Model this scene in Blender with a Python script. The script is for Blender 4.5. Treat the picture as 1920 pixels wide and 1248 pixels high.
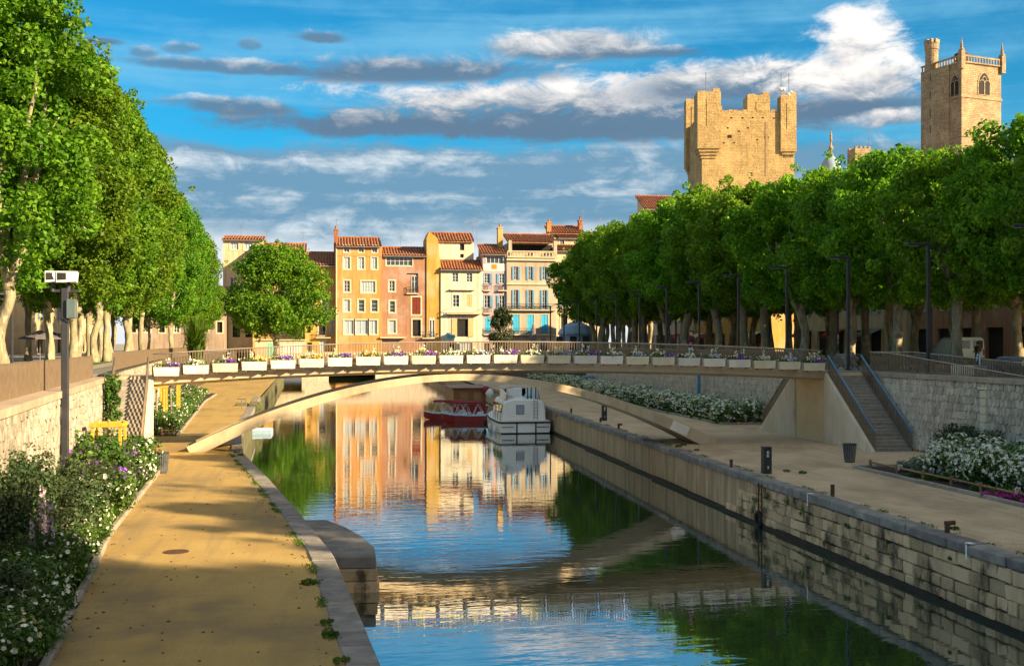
import bpy, math, random
import numpy as np
from mathutils import Vector, Matrix, noise as mnoise

for _o in list(bpy.data.objects):
    bpy.data.objects.remove(_o, do_unlink=True)
S = bpy.context.scene
COL = S.collection
R = math.radians

# ---------------------------------------------------------------- camera
# world: +y runs along the canal, +x across it to the right, z up, water level at z = 0
EYE = 7.5
FPX, HOR = 2100.0, 643.0            # focal length and horizon row in photograph pixels
TH = math.atan(0.165)
CT, ST = math.cos(TH), math.sin(TH)
cam = bpy.data.cameras.new('camera')
cam.sensor_width = 36.0
cam.lens = FPX / 1920 * 36.0
cam.shift_y = (HOR - 624) / 1920
cam.clip_start, cam.clip_end = 0.3, 4000
camo = bpy.data.objects.new('camera', cam)
camo.location = (0, 0, EYE)
camo.rotation_euler = (math.pi / 2, 0, -TH)
COL.objects.link(camo)
S.camera = camo

# ---------------------------------------------------------------- sun, sky, exposure
SUN_EL = R(22.0)
SUN_AZ = (0.80, -0.60)              # horizontal direction towards the sun
sl = bpy.data.lights.new('sun', 'SUN')
sl.energy = 4.5
sl.angle = R(0.55)
sl.color = (1.0, 0.78, 0.47)
so = bpy.data.objects.new('sun', sl)
_to = Vector((SUN_AZ[0] * math.cos(SUN_EL), SUN_AZ[1] * math.cos(SUN_EL), math.sin(SUN_EL)))
so.rotation_euler = _to.to_track_quat('Z', 'Y').to_euler()
so.location = (60, -40, 60)
COL.objects.link(so)

S.view_settings.view_transform = 'Standard'
S.view_settings.look = 'None'
S.view_settings.exposure = 1.66
S.view_settings.gamma = 1.0
S.view_settings.use_curve_mapping = False
S.cycles.use_denoising = True
S.cycles.max_bounces = 5
S.cycles.diffuse_bounces = 2
S.cycles.use_adaptive_sampling = True
S.cycles.adaptive_threshold = 0.025
S.cycles.glossy_bounces = 3
S.cycles.transmission_bounces = 3
S.cycles.transparent_max_bounces = 6
S.cycles.sample_clamp_indirect = 6.0

W = bpy.data.worlds.new('World')
S.world = W
W.use_nodes = True
W.cycles.sampling_method = 'MANUAL'
W.cycles.sample_map_resolution = 256


class NT:
    """tiny helper to write node graphs"""
    def __init__(s, tree):
        s.t = tree
        tree.nodes.clear()

    def n(s, typ, **kw):
        nd = s.t.nodes.new(typ)
        for k, v in kw.items():
            setattr(nd, k, v)
        return nd

    def l(s, a, b):
        s.t.links.new(a, b)

    def put(s, sock, v):
        if hasattr(v, 'is_output'):
            s.l(v, sock)
        else:
            sock.default_value = v

    def m(s, op, a, b=0.0, c=0.0, clamp=False):
        nd = s.n('ShaderNodeMath', operation=op, use_clamp=clamp)
        s.put(nd.inputs[0], a); s.put(nd.inputs[1], b); s.put(nd.inputs[2], c)
        return nd.outputs[0]

    def ss(s, v, lo, hi, a=0.0, b=1.0):
        nd = s.n('ShaderNodeMapRange', interpolation_type='SMOOTHSTEP')
        s.put(nd.inputs[0], v)
        nd.inputs[1].default_value, nd.inputs[2].default_value = lo, hi
        nd.inputs[3].default_value, nd.inputs[4].default_value = a, b
        return nd.outputs[0]

    def mix(s, f, a, b, mode='MIX'):
        nd = s.n('ShaderNodeMix', data_type='RGBA', blend_type=mode)
        s.put(nd.inputs[0], f)
        for sock, v in ((nd.inputs[6], a), (nd.inputs[7], b)):
            if hasattr(v, 'is_output'):
                s.l(v, sock)
            else:
                sock.default_value = (*v, 1) if len(v) == 3 else v
        return nd.outputs[2]

    def xyz(s, x, y, z=0.0):
        nd = s.n('ShaderNodeCombineXYZ')
        s.put(nd.inputs[0], x); s.put(nd.inputs[1], y); s.put(nd.inputs[2], z)
        return nd.outputs[0]

    def noise(s, vec, scale, detail=4.0, rough=0.55, dist=0.0):
        nd = s.n('ShaderNodeTexNoise')
        if vec is not None:
            s.l(vec, nd.inputs['Vector'])
        nd.inputs['Scale'].default_value = scale
        nd.inputs['Detail'].default_value = detail
        nd.inputs['Roughness'].default_value = rough
        nd.inputs['Distortion'].default_value = dist
        return nd.outputs[0]

    def scale(s, vec, xyz):
        nd = s.n('ShaderNodeVectorMath', operation='MULTIPLY')
        s.l(vec, nd.inputs[0])
        nd.inputs[1].default_value = xyz
        return nd.outputs[0]


def build_sky():
    g = NT(W.node_tree)
    out = g.n('ShaderNodeOutputWorld')
    bg = g.n('ShaderNodeBackground')
    g.l(bg.outputs[0], out.inputs[0])
    sky = g.n('ShaderNodeTexSky', sky_type='NISHITA')
    sky.sun_disc = False
    sky.sun_elevation = SUN_EL
    sky.sun_rotation = math.atan2(SUN_AZ[0], SUN_AZ[1])
    sky.air_density, sky.dust_density, sky.ozone_density = 1.0, 1.0, 3.0
    STR = 0.14
    bg.inputs[1].default_value = STR
    # deep polarised blue of the clear parts
    tc = g.n('ShaderNodeTexCoord')
    dt = g.n('ShaderNodeVectorMath', operation='DOT_PRODUCT')
    g.l(tc.outputs['Generated'], dt.inputs[0])
    dt.inputs[1].default_value = tuple(_to)
    cs = dt.outputs['Value']
    sunside = g.ss(cs, -0.1, 0.75)          # the blue pales towards the low sun behind the camera
    tint = g.mix(sunside, (0.040, 0.290, 0.365), (0.20, 0.24, 0.26))
    clear = g.mix(1.0, sky.outputs[0], tint, 'MULTIPLY')
    sep = g.n('ShaderNodeSeparateXYZ')
    g.l(tc.outputs['Generated'], sep.inputs[0])
    X, Y, Z = sep.outputs
    az = g.m('ARCTAN2', X, Y)
    el = g.m('ARCSINE', Z)
    v = g.xyz(az, el)
    # large and fine turbulence, drawn out along the wind
    nA = g.noise(g.scale(v, (5, 17, 1)), 1.0, 6, 0.56)
    nB = g.noise(g.scale(v, (20, 42, 1)), 1.0, 9, 0.66, 0.4)
    nC = g.noise(g.scale(v, (2.2, 30, 1)), 1.0, 5, 0.55, 0.2)
    a0 = g.m('SUBTRACT', nA, 0.5)
    b0 = g.m('SUBTRACT', nB, 0.5)
    c0 = g.m('SUBTRACT', nC, 0.5)
    k = 1.0 / STR
    white = tuple(c * k for c in (0.37, 0.35, 0.33))
    grey = tuple(c * k for c in (0.042, 0.072, 0.109))
    pale = tuple(c * k for c in (0.30, 0.44, 0.60))
    # thin high veil
    veil = g.ss(g.m('ADD', c0, g.m('MULTIPLY', b0, 0.3)), -0.16, 0.22, 0, 0.62)
    veil = g.m('MULTIPLY', veil, g.ss(el, 0.02, 0.2, 0.6, 1.0))
    col = g.mix(veil, clear, tuple(c * k for c in (0.078, 0.198, 0.28)))
    # broken layer near the horizon, all the way round
    dens = g.m('ADD', g.m('MULTIPLY', a0, 1.3), g.m('MULTIPLY', b0, 0.9))
    fall = g.m('ADD', g.ss(el, 0.145, 0.205, 0.55, -0.44), g.ss(el, 0.32, 0.55, 0.0, 0.72))  # high cloud out of view added to make the skylight less blue
    dl = g.ss(g.m('ADD', dens, fall), -0.05, 0.32)
    lit = g.ss(g.m('ADD', g.m('ADD', g.m('MULTIPLY', b0, 0.9), g.m('MULTIPLY', a0, 0.7)), g.m('MULTIPLY', c0, 1.3)), -0.08, 0.40)
    lcol = g.mix(lit, tuple(c * k for c in (0.056, 0.11, 0.16)), tuple(c * k for c in (0.33, 0.335, 0.335)))
    lcol = g.mix(sunside, lcol, tuple(c * k for c in (0.24, 0.215, 0.19)))
    col = g.mix(g.m('MULTIPLY', dl, 0.95), col, lcol)
    # bright haze band on the horizon
    hz = g.ss(g.m('ADD', el, g.m('MULTIPLY', a0, 0.10)), 0.070, 0.108, 0.85, 0.0)
    col = g.mix(hz, col, tuple(c * k for c in (0.31, 0.315, 0.32)))

    def pos(px, py):
        kx = (px - 960) / FPX
        return TH + math.atan(kx), math.atan((HOR - py) / FPX * math.cos(math.atan(kx)))

    # px, py, half width, half height, edge noise, darkness of the base, opacity
    banks = [
        (1150, 232, 700, 58, 0.95, 1.00, 0.96), (740, 240, 420, 34, 0.95, 1.0, 0.92),
        (1010, 186, 390, 54, 1.15, 0.10, 0.96), (1420, 160, 300, 52, 1.1, 0.70, 0.92),
        (800, 138, 310, 40, 0.95, 0.75, 0.92), (450, 128, 240, 18, 0.9, 0.9, 0.8),
        (430, 202, 170, 24, 0.9, 0.9, 0.85), (1070, 88, 190, 44, 0.75, 0.40, 0.95), (1220, 100, 120, 15, 0.8, 0.8, 0.8),
        (1600, 160, 185, 95, 1.0, -0.05, 1.0), (1605, 85, 88, 80, 0.95, -0.25, 1.0), (1590, 205, 250, 40, 1.0, 0.85, 0.95),
        (1655, 150, 120, 66, 1.0, -0.2, 1.0), (1680, 222, 130, 26, 1.0, 0.1, 0.9), (600, 72, 68, 15, 1.1, 1.0, 0.85), (190, 78, 58, 11, 0.9, 1.0, 0.85),
        (345, 92, 44, 16, 1.3, 0.8, 0.6), (468, 84, 28, 18, 1.3, 0.8, 0.6), (265, 98, 32, 15, 1.3, 0.8, 0.6),
        (2300, 150, 300, 40, 0.8, 0.7, 0.9), (-260, 170, 300, 36, 0.8, 0.7, 0.9),
    ]
    for px, py, hw, hh, en, dark, op in banks:
        A, E = pos(px, py)
        wa = hw / FPX * math.cos(A - TH) ** 2
        we = hh / FPX * math.cos(A - TH)
        u = g.m('DIVIDE', g.m('SUBTRACT', az, A), wa)
        w = g.m('DIVIDE', g.m('SUBTRACT', el, E), we)
        # flat base: squeeze the lower half
        wl = g.m('MAXIMUM', g.m('MULTIPLY', w, -1.5), w)
        r = g.m('SQRT', g.m('ADD', g.m('MULTIPLY', u, u), g.m('MULTIPLY', wl, wl)))
        t = g.m('ADD', g.m('SUBTRACT', 1.0, r), g.m('ADD', g.m('MULTIPLY', b0, en * 1.7), g.m('MULTIPLY', a0, en * 1.1)))
        d = g.m('MULTIPLY', g.ss(t, -0.06, 0.55), op)
        sh = g.m('ADD', g.m('MULTIPLY', w, 0.75), g.m('ADD', g.m('MULTIPLY', b0, 2.3), g.m('MULTIPLY', a0, 0.9)))
        li = g.ss(sh, -0.75 + dark * 0.95, 0.55 + dark * 0.95)
        cc = g.mix(li, grey, white)
        col = g.mix(d, col, cc)
    g.l(col, bg.inputs[0])


build_sky()


# ---------------------------------------------------------------- pixel helpers (photograph pixel -> place)
def at(px, py, D):
    k = (px - 960) / FPX
    return Vector((D * (CT * k + ST), D * (CT - ST * k), EYE + (HOR - py) * D / FPX))


def on_z(px, py, z):
    return at(px, py, (EYE - z) * FPX / (py - HOR))


def on_x(px, py, x):
    return at(px, py, x / (CT * (px - 960) / FPX + ST))


def on_y(px, py, y):
    return at(px, py, y / (CT - ST * (px - 960) / FPX))


def lerp(pts, y):
    if y <= pts[0][0]:
        return pts[0][1]
    for (a, b), (c, d) in zip(pts, pts[1:]):
        if y <= c:
            return b + (d - b) * (y - a) / (c - a)
    return pts[-1][1]


# ---------------------------------------------------------------- mesh builder
class MB:
    def __init__(s):
        s.v, s.f, s.mi = [], [], []

    def add(s, vs, fs, mi=0):
        o = len(s.v)
        s.v.extend([tuple(p) for p in vs])
        for f in fs:
            s.f.append(tuple(i + o for i in f))
            s.mi.append(mi)
        return s

    def box(s, x0, x1, y0, y1, z0, z1, mi=0):
        vs = [(x0, y0, z0), (x1, y0, z0), (x1, y1, z0), (x0, y1, z0), (x0, y0, z1), (x1, y0, z1), (x1, y1, z1), (x0, y1, z1)]
        return s.add(vs, [(3, 2, 1, 0), (4, 5, 6, 7), (0, 1, 5, 4), (1, 2, 6, 5), (2, 3, 7, 6), (3, 0, 4, 7)], mi)

    def bbox(s, x0, x1, y0, y1, z0, z1, b=0.02, mi=0):
        """box with chamfered edges on every side"""
        X, Y, Z = (x0, x1), (y0, y1), (z0, z1)
        vs, idx = [], {}
        for i in (0, 1):
            for j in (0, 1):
                for k in (0, 1):
                    sx, sy, sz = (b if i == 0 else -b), (b if j == 0 else -b), (b if k == 0 else -b)
                    for a, p in enumerate(((X[i], Y[j] + sy, Z[k] + sz), (X[i] + sx, Y[j], Z[k] + sz), (X[i] + sx, Y[j] + sy, Z[k]))):
                        idx[i, j, k, a] = len(vs)
                        vs.append(p)
        fs = []
        for i in (0, 1):
            q = [idx[i, 0, 0, 0], idx[i, 1, 0, 0], idx[i, 1, 1, 0], idx[i, 0, 1, 0]]
            fs.append(q if i else q[::-1])
            q = [idx[0, i, 0, 1], idx[1, i, 0, 1], idx[1, i, 1, 1], idx[0, i, 1, 1]]
            fs.append(q[::-1] if i else q)
            q = [idx[0, 0, i, 2], idx[1, 0, i, 2], idx[1, 1, i, 2], idx[0, 1, i, 2]]
            fs.append(q if i else q[::-1])
        for i in (0, 1):
            for j in (0, 1):
                q = [idx[i, j, 0, 0], idx[i, j, 1, 0], idx[i, j, 1, 1], idx[i, j, 0, 1]]
                fs.append(q if (i == j) else q[::-1])
                q = [idx[i, 0, j, 0], idx[i, 1, j, 0], idx[i, 1, j, 2], idx[i, 0, j, 2]]
                fs.append(q if (i != j) else q[::-1])
                q = [idx[0, i, j, 1], idx[1, i, j, 1], idx[1, i, j, 2], idx[0, i, j, 2]]
                fs.append(q if (i == j) else q[::-1])
                for k in (0, 1):
                    q = [idx[i, j, k, 0], idx[i, j, k, 1], idx[i, j, k, 2]]
                    fs.append(q if (i + j + k) % 2 else q[::-1])
        return s.add(vs, fs, mi)

    def tube(s, pts, rads, n=8, cap=True, mi=0):
        pts = [Vector(p) for p in pts]
        if not hasattr(rads, '__len__'):
            rads = [rads] * len(pts)
        vs, fs = [], []
        ref = None
        for i, p in enumerate(pts):
            d = (pts[min(i + 1, len(pts) - 1)] - pts[max(i - 1, 0)]).normalized()
            if ref is None:
                ref = Vector((1, 0, 0)) if abs(d.x) < 0.8 else Vector((0, 1, 0))
            a = (ref - d * ref.dot(d)).normalized()
            ref = a
            b = d.cross(a)
            for j in range(n):
                t = 2 * math.pi * j / n
                vs.append(p + (a * math.cos(t) + b * math.sin(t)) * rads[i])
        for i in range(len(pts) - 1):
            for j in range(n):
                fs.append((i * n + j, i * n + (j + 1) % n, (i + 1) * n + (j + 1) % n, (i + 1) * n + j))
        if cap:
            fs.append(tuple(range(n))[::-1])
            fs.append(tuple((len(pts) - 1) * n + j for j in range(n)))
        return s.add(vs, fs, mi)

    def bar(s, a, b, w, h=None, mi=0):
        """square bar from a to b"""
        a, b = Vector(a), Vector(b)
        h = h or w
        d = (b - a).normalized()
        up = Vector((0, 0, 1)) if abs(d.z) < 0.9 else Vector((0, 1, 0))
        sx = d.cross(up).normalized() * (w / 2)
        sz = sx.cross(d).normalized() * (h / 2)
        vs = [a - sx - sz, a + sx - sz, a + sx + sz, a - sx + sz, b - sx - sz, b + sx - sz, b + sx + sz, b - sx + sz]
        return s.add(vs, [(0, 1, 2, 3), (7, 6, 5, 4), (4, 5, 1, 0), (5, 6, 2, 1), (6, 7, 3, 2), (7, 4, 0, 3)], mi)

    def prism(s, poly, z0, z1, mi=0, axis='z'):
        """extrude a polygon of 2-D points; axis = direction of extrusion"""
        n = len(poly)
        def p3(p, t):
            if axis == 'z':
                return (p[0], p[1], t)
            if axis == 'y':
                return (p[0], t, p[1])
            return (t, p[0], p[1])
        vs = [p3(p, z0) for p in poly] + [p3(p, z1) for p in poly]
        fs = [tuple(range(n))[::-1], tuple(range(n, 2 * n))]
        fs += [(i, (i + 1) % n, n + (i + 1) % n, n + i) for i in range(n)]
        return s.add(vs, fs, mi)

    def lathe(s, c, prof, n=12, mi=0):
        vs, fs = [], []
        for r, z in prof:
            for j in range(n):
                t = 2 * math.pi * j / n
                vs.append((c[0] + r * math.cos(t), c[1] + r * math.sin(t), c[2] + z))
        for i in range(len(prof) - 1):
            for j in range(n):
                fs.append((i * n + j, i * n + (j + 1) % n, (i + 1) * n + (j + 1) % n, (i + 1) * n + j))
        fs.append(tuple(range(n))[::-1])
        fs.append(tuple((len(prof) - 1) * n + j for j in range(n)))
        return s.add(vs, fs, mi)

    def sphere(s, c, r, n=8, m=6, mi=0):
        if not hasattr(r, '__len__'):
            r = (r, r, r)
        prof = [(math.sin(math.pi * i / m), -math.cos(math.pi * i / m)) for i in range(m + 1)]
        vs, fs = [], []
        for a, z in prof:
            for j in range(n):
                t = 2 * math.pi * j / n
                vs.append((c[0] + r[0] * a * math.cos(t), c[1] + r[1] * a * math.sin(t), c[2] + r[2] * z))
        for i in range(m):
            for j in range(n):
                fs.append((i * n + j, i * n + (j + 1) % n, (i + 1) * n + (j + 1) % n, (i + 1) * n + j))
        return s.add(vs, fs, mi)

    def mesh(s, name, mats, off=None, smooth=False):
        me = bpy.data.meshes.new(name)
        v = s.v if off is None else [(p[0] - off[0], p[1] - off[1], p[2] - off[2]) for p in s.v]
        me.from_pydata(v, [], s.f)
        for m in (mats if isinstance(mats, (list, tuple)) else [mats]):
            me.materials.append(m)
        if len(me.materials) > 1:
            me.polygons.foreach_set('material_index', s.mi)
        if smooth:
            me.polygons.foreach_set('use_smooth', [True] * len(me.polygons))
        me.validate()
        me.update()
        return me

    def build(s, name, mats, parent=None, smooth=False, kind=None, label=None):
        """link as one object; geometry is given in the frame of the topmost (unrotated) ancestor's parent"""
        off = None
        if parent is not None:
            off = Vector((0, 0, 0))
            q = parent
            while q is not None:
                off += q.location
                q = q.parent
        return link(name, s.mesh(name, mats, off, smooth), parent, kind, label)


def link(name, me, parent=None, kind=None, label=None):
    o = bpy.data.objects.new(name, me)
    COL.objects.link(o)
    if parent is not None:
        o.parent = parent
    if kind:
        o['kind'] = kind
    if label:
        o['label'] = label
    return o


def tag(o, label, cat, group=None, kind=None):
    o['label'] = label
    o['category'] = cat
    if group:
        o['group'] = group
    if kind:
        o['kind'] = kind
    return o


def thing(name, label, cat, loc=(0, 0, 0), group=None):
    o = bpy.data.objects.new(name, None)
    o.empty_display_size = 0.3
    o.location = loc
    COL.objects.link(o)
    return tag(o, label, cat, group)


def copy_tree(o, parent=None):
    c = o.copy()
    COL.objects.link(c)
    c.parent = parent
    for ch in o.children:
        copy_tree(ch, c)
    return c


def place(proto, state, loc, rz=0.0, sc=1.0, label=None, group=None):
    """first call moves the prototype itself, later calls copy it"""
    if state.get(proto.name):
        o = copy_tree(proto)
    else:
        o = proto
        state[proto.name] = True
    o.location = loc
    o.rotation_euler = (0, 0, rz)
    o.scale = sc if hasattr(sc, '__len__') else (sc, sc, sc)
    if label:
        o['label'] = label
    if group:
        o['group'] = group
    return o


ORD = ['first', 'second', 'third', 'fourth', 'fifth', 'sixth', 'seventh', 'eighth', 'ninth', 'tenth', 'eleventh', 'twelfth', 'thirteenth',
       'fourteenth', 'fifteenth', 'sixteenth', 'seventeenth', 'eighteenth', 'nineteenth', 'twentieth', 'twenty-first', 'twenty-second',
       'twenty-third', 'twenty-fourth', 'twenty-fifth', 'twenty-sixth', 'twenty-seventh', 'twenty-eighth', 'twenty-ninth', 'thirtieth',
       'thirty-first', 'thirty-second', 'thirty-third', 'thirty-fourth', 'thirty-fifth', 'thirty-sixth', 'thirty-seventh', 'thirty-eighth']
for _t, _b in (('forty', 40), ('fifty', 50), ('sixty', 60)):
    while len(ORD) < _b - 1:
        ORD.append('thirty-ninth')
    ORD.append(_t[:-1] + 'ieth')
    ORD += [_t + '-' + ORD[i] for i in range(9)]
PLACED = {}


# ---------------------------------------------------------------- materials
def mat(name, c1, c2=None, scale=2.0, rough=0.85, bump=0.0, bscale=20.0, objvar=0.0, metal=0.0, stretch=(1, 1, 1),
        c3=None, s3=0.6, t3=(0.5, 0.68), detail=6.0, spec=0.3, contrast=(0.32, 0.68), dist=0.02):
    m = bpy.data.materials.new(name)
    m.use_nodes = True
    g = NT(m.node_tree)
    out = g.n('ShaderNodeOutputMaterial')
    b = g.n('ShaderNodeBsdfPrincipled')
    g.l(b.outputs[0], out.inputs[0])
    geo = g.n('ShaderNodeNewGeometry')
    vec = g.scale(geo.outputs['Position'], stretch)
    col = None
    if c2 is None:
        c2 = tuple(c * 0.82 for c in c1)
    nz = g.noise(vec, scale, detail, 0.6)
    col = g.mix(g.ss(nz, contrast[0], contrast[1]), c1, c2)
    if c3 is not None:
        n3 = g.noise(vec, s3, 7, 0.65)
        col = g.mix(g.ss(n3, t3[0], t3[1]), col, c3)
    if objvar:
        oi = g.n('ShaderNodeObjectInfo')
        hsv = g.n('ShaderNodeHueSaturation')
        v = g.n('ShaderNodeMapRange')
        g.l(oi.outputs['Random'], v.inputs[0])
        v.inputs[3].default_value, v.inputs[4].default_value = 1 - objvar, 1 + objvar
        g.l(v.outputs[0], hsv.inputs['Value'])
        g.l(col, hsv.inputs['Color'])
        col = hsv.outputs[0]
    g.l(col, b.inputs['Base Color'])
    b.inputs['Roughness'].default_value = rough
    b.inputs['Metallic'].default_value = metal
    b.inputs['Specular IOR Level'].default_value = spec
    if bump:
        bn = g.n('ShaderNodeBump')
        bn.inputs['Strength'].default_value = bump
        bn.inputs['Distance'].default_value = dist
        g.l(g.noise(vec, bscale, 5, 0.65), bn.inputs['Height'])
        g.l(bn.outputs[0], b.inputs['Normal'])
    return m


def leafmat(name, ca, cb, scale=0.6, trans=0.35, objvar=0.12, rough=0.55):
    """leaf: diffuse + light shining through, tint varied from clump to clump"""
    m = bpy.data.materials.new(name)
    m.use_nodes = True
    g = NT(m.node_tree)
    out = g.n('ShaderNodeOutputMaterial')
    geo = g.n('ShaderNodeNewGeometry')
    oi = g.n('ShaderNodeObjectInfo')
    nz = g.noise(geo.outputs['Position'], scale, 3, 0.6)
    col = g.mix(g.ss(nz, 0.35, 0.65), ca, cb)
    rnd = g.n('ShaderNodeHueSaturation')
    val = g.m('ADD', g.m('MULTIPLY', geo.outputs['Random Per Island'], 0.9), 0.5)
    val = g.m('MULTIPLY', val, g.m('ADD', g.m('MULTIPLY', oi.outputs['Random'], 2 * objvar), 1 - objvar))
    g.l(val, rnd.inputs['Value'])
    g.l(g.m('ADD', g.m('MULTIPLY', oi.outputs['Random'], 0.03), 0.485), rnd.inputs['Hue'])
    g.l(col, rnd.inputs['Color'])
    b = g.n('ShaderNodeBsdfPrincipled')
    g.l(rnd.outputs[0], b.inputs['Base Color'])
    b.inputs['Roughness'].default_value = rough
    b.inputs['Specular IOR Level'].default_value = 0.25
    t = g.n('ShaderNodeBsdfTranslucent')
    tcol = g.mix(1.0, rnd.outputs[0], (1.25, 1.40, 0.5), 'MULTIPLY')
    g.l(tcol, t.inputs[0])
    ms = g.n('ShaderNodeMixShader')
    ms.inputs[0].default_value = trans
    g.l(b.outputs[0], ms.inputs[1])
    g.l(t.outputs[0], ms.inputs[2])
    g.l(ms.outputs[0], out.inputs[0])
    return m


def watermat():
    m = bpy.data.materials.new('canal_water')
    m.use_nodes = True
    g = NT(m.node_tree)
    out = g.n('ShaderNodeOutputMaterial')
    geo = g.n('ShaderNodeNewGeometry')
    p = geo.outputs['Position']
    dif = g.n('ShaderNodeBsdfDiffuse')
    dif.inputs[0].default_value = (0.030, 0.048, 0.024, 1)
    gl = g.n('ShaderNodeBsdfGlossy')
    gl.inputs['Color'].default_value = (0.96, 0.98, 1.0, 1)
    gl.inputs['Roughness'].default_value = 0.015
    h1 = g.noise(g.scale(p, (0.55, 1.6, 1)), 1.0, 3, 0.5, 0.3)
    h2 = g.noise(g.scale(p, (1.5, 4.5, 1)), 1.0, 2, 0.5, 0.2)
    calm = g.ss(g.noise(g.scale(p, (0.05, 0.03, 1)), 1.0, 2, 0.5), 0.35, 0.65, 0.35, 1.0)
    h = g.m('MULTIPLY', g.m('ADD', h1, g.m('MULTIPLY', h2, 0.22)), calm)
    bn = g.n('ShaderNodeBump')
    bn.inputs['Strength'].default_value = 1.0
    bn.inputs['Distance'].default_value = 0.0072
    g.l(h, bn.inputs['Height'])
    g.l(bn.outputs[0], gl.inputs['Normal'])
    fr = g.n('ShaderNodeFresnel')
    fr.inputs[0].default_value = 1.62
    g.l(bn.outputs[0], fr.inputs[1])
    ms = g.n('ShaderNodeMixShader')
    g.l(g.m('ADD', g.m('MULTIPLY', fr.outputs[0], 0.52), 0.46), ms.inputs[0])
    g.l(dif.outputs[0], ms.inputs[1])
    g.l(gl.outputs[0], ms.inputs[2])
    g.l(ms.outputs[0], out.inputs[0])
    return m


def masonry(name, a, b_, c, bw, bh):
    """coursed old stone: block tints, eroded joints, pits and long weather stains"""
    m = bpy.data.materials.new(name)
    m.use_nodes = True
    g = NT(m.node_tree)
    out = g.n('ShaderNodeOutputMaterial')
    bs = g.n('ShaderNodeBsdfPrincipled')
    g.l(bs.outputs[0], out.inputs[0])
    tc = g.n('ShaderNodeTexCoord')
    sp = g.n('ShaderNodeSeparateXYZ')
    g.l(tc.outputs['Object'], sp.inputs[0])
    wob_ = g.noise(tc.outputs['Object'], 0.5, 3, 0.6)
    v = g.xyz(g.m('ADD', g.m('ADD', sp.outputs[0], sp.outputs[1]), wob_), g.m('ADD', sp.outputs[2], g.m('MULTIPLY', wob_, 0.5)))
    br = g.n('ShaderNodeTexBrick')
    g.l(v, br.inputs['Vector'])
    br.inputs['Scale'].default_value = 1.0
    br.inputs['Brick Width'].default_value = bw * 1.6
    br.inputs['Row Height'].default_value = bh
    br.inputs['Mortar Size'].default_value = 0.035
    br.inputs['Mortar Smooth'].default_value = 0.6
    br.inputs['Color1'].default_value = (*a, 1)
    br.inputs['Color2'].default_value = (*b_, 1)
    br.inputs['Mortar'].default_value = (*[x * .62 for x in b_], 1)
    n1 = g.noise(tc.outputs['Object'], 1.3, 8, 0.7)
    col = g.mix(g.ss(n1, 0.40, 0.66, 0, 0.75), br.outputs[0], tuple(x * .80 for x in b_))
    n2 = g.noise(tc.outputs['Object'], 2.4, 4, 0.6)
    col = g.mix(g.ss(n2, 0.62, 0.72, 0, 0.85), col, c)
    n3 = g.noise(g.scale(tc.outputs['Object'], (.55, .55, .06)), 1.0, 6, 0.65)
    col = g.mix(g.ss(n3, 0.52, 0.72, 0, 0.55), col, c)
    n4 = g.noise(tc.outputs['Object'], 0.22, 4, 0.6)
    col = g.mix(g.ss(n4, 0.45, 0.65, 0, 0.45), col, tuple(min(x * 1.25, .7) for x in a))
    g.l(col, bs.inputs['Base Color'])
    bs.inputs['Roughness'].default_value = 0.95
    bs.inputs['Specular IOR Level'].default_value = 0.2
    bp = g.n('ShaderNodeBump')
    bp.inputs['Strength'].default_value = 0.9
    bp.inputs['Distance'].default_value = 0.22
    h = g.m('SUBTRACT', g.m('ADD', n1, g.m('MULTIPLY', n2, .6)), g.m('MULTIPLY', br.outputs['Fac'], .5))
    g.l(h, bp.inputs['Height'])
    g.l(bp.outputs[0], bs.inputs['Normal'])
    return m


def glassmat(name, tint=(0.03, 0.04, 0.05), rough=0.06):
    m = bpy.data.materials.new(name)
    m.use_nodes = True
    b = m.node_tree.nodes['Principled BSDF']
    b.inputs['Base Color'].default_value = (*tint, 1)
    b.inputs['Roughness'].default_value = rough
    b.inputs['Specular IOR Level'].default_value = 0.8
    return m


def cornmat(name, c):
    return mat(name, c, rough=0.5)


M = {}
M['water'] = watermat()
def sandmat(name, a, b_, c, d, sp):
    m = mat(name, a, b_, 0.55, 0.97, 0.7, 45, c3=c, s3=0.28, t3=(0.46, 0.70), dist=0.012)
    g = NT.__new__(NT)
    g.t = m.node_tree
    bs = [n for n in g.t.nodes if n.type == 'BSDF_PRINCIPLED'][0]
    src = bs.inputs['Base Color'].links[0].from_socket
    geo = g.n('ShaderNodeNewGeometry')
    p = geo.outputs['Position']
    grit = g.ss(g.noise(p, 22.0, 3, 0.7), 0.40, 0.70, 0.0, 0.55)
    col = g.mix(grit, src, d)
    tracks = g.ss(g.noise(g.scale(p, (1.6, 0.10, 1)), 1.0, 4, 0.6), 0.50, 0.68, 0.0, 0.5)
    col = g.mix(tracks, col, c)
    vo = g.n('ShaderNodeTexVoronoi')
    g.l(p, vo.inputs['Vector'])
    vo.inputs['Scale'].default_value = 2.3
    spot = g.m('MULTIPLY', g.ss(vo.outputs['Distance'], 0.03, 0.085, 1.0, 0.0), g.ss(g.noise(p, 0.9, 2, 0.5), 0.46, 0.60))
    col = g.mix(g.m('MULTIPLY', spot, sp), col, (0.05, 0.035, 0.02))
    g.l(col, bs.inputs['Base Color'])
    return m


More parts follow.
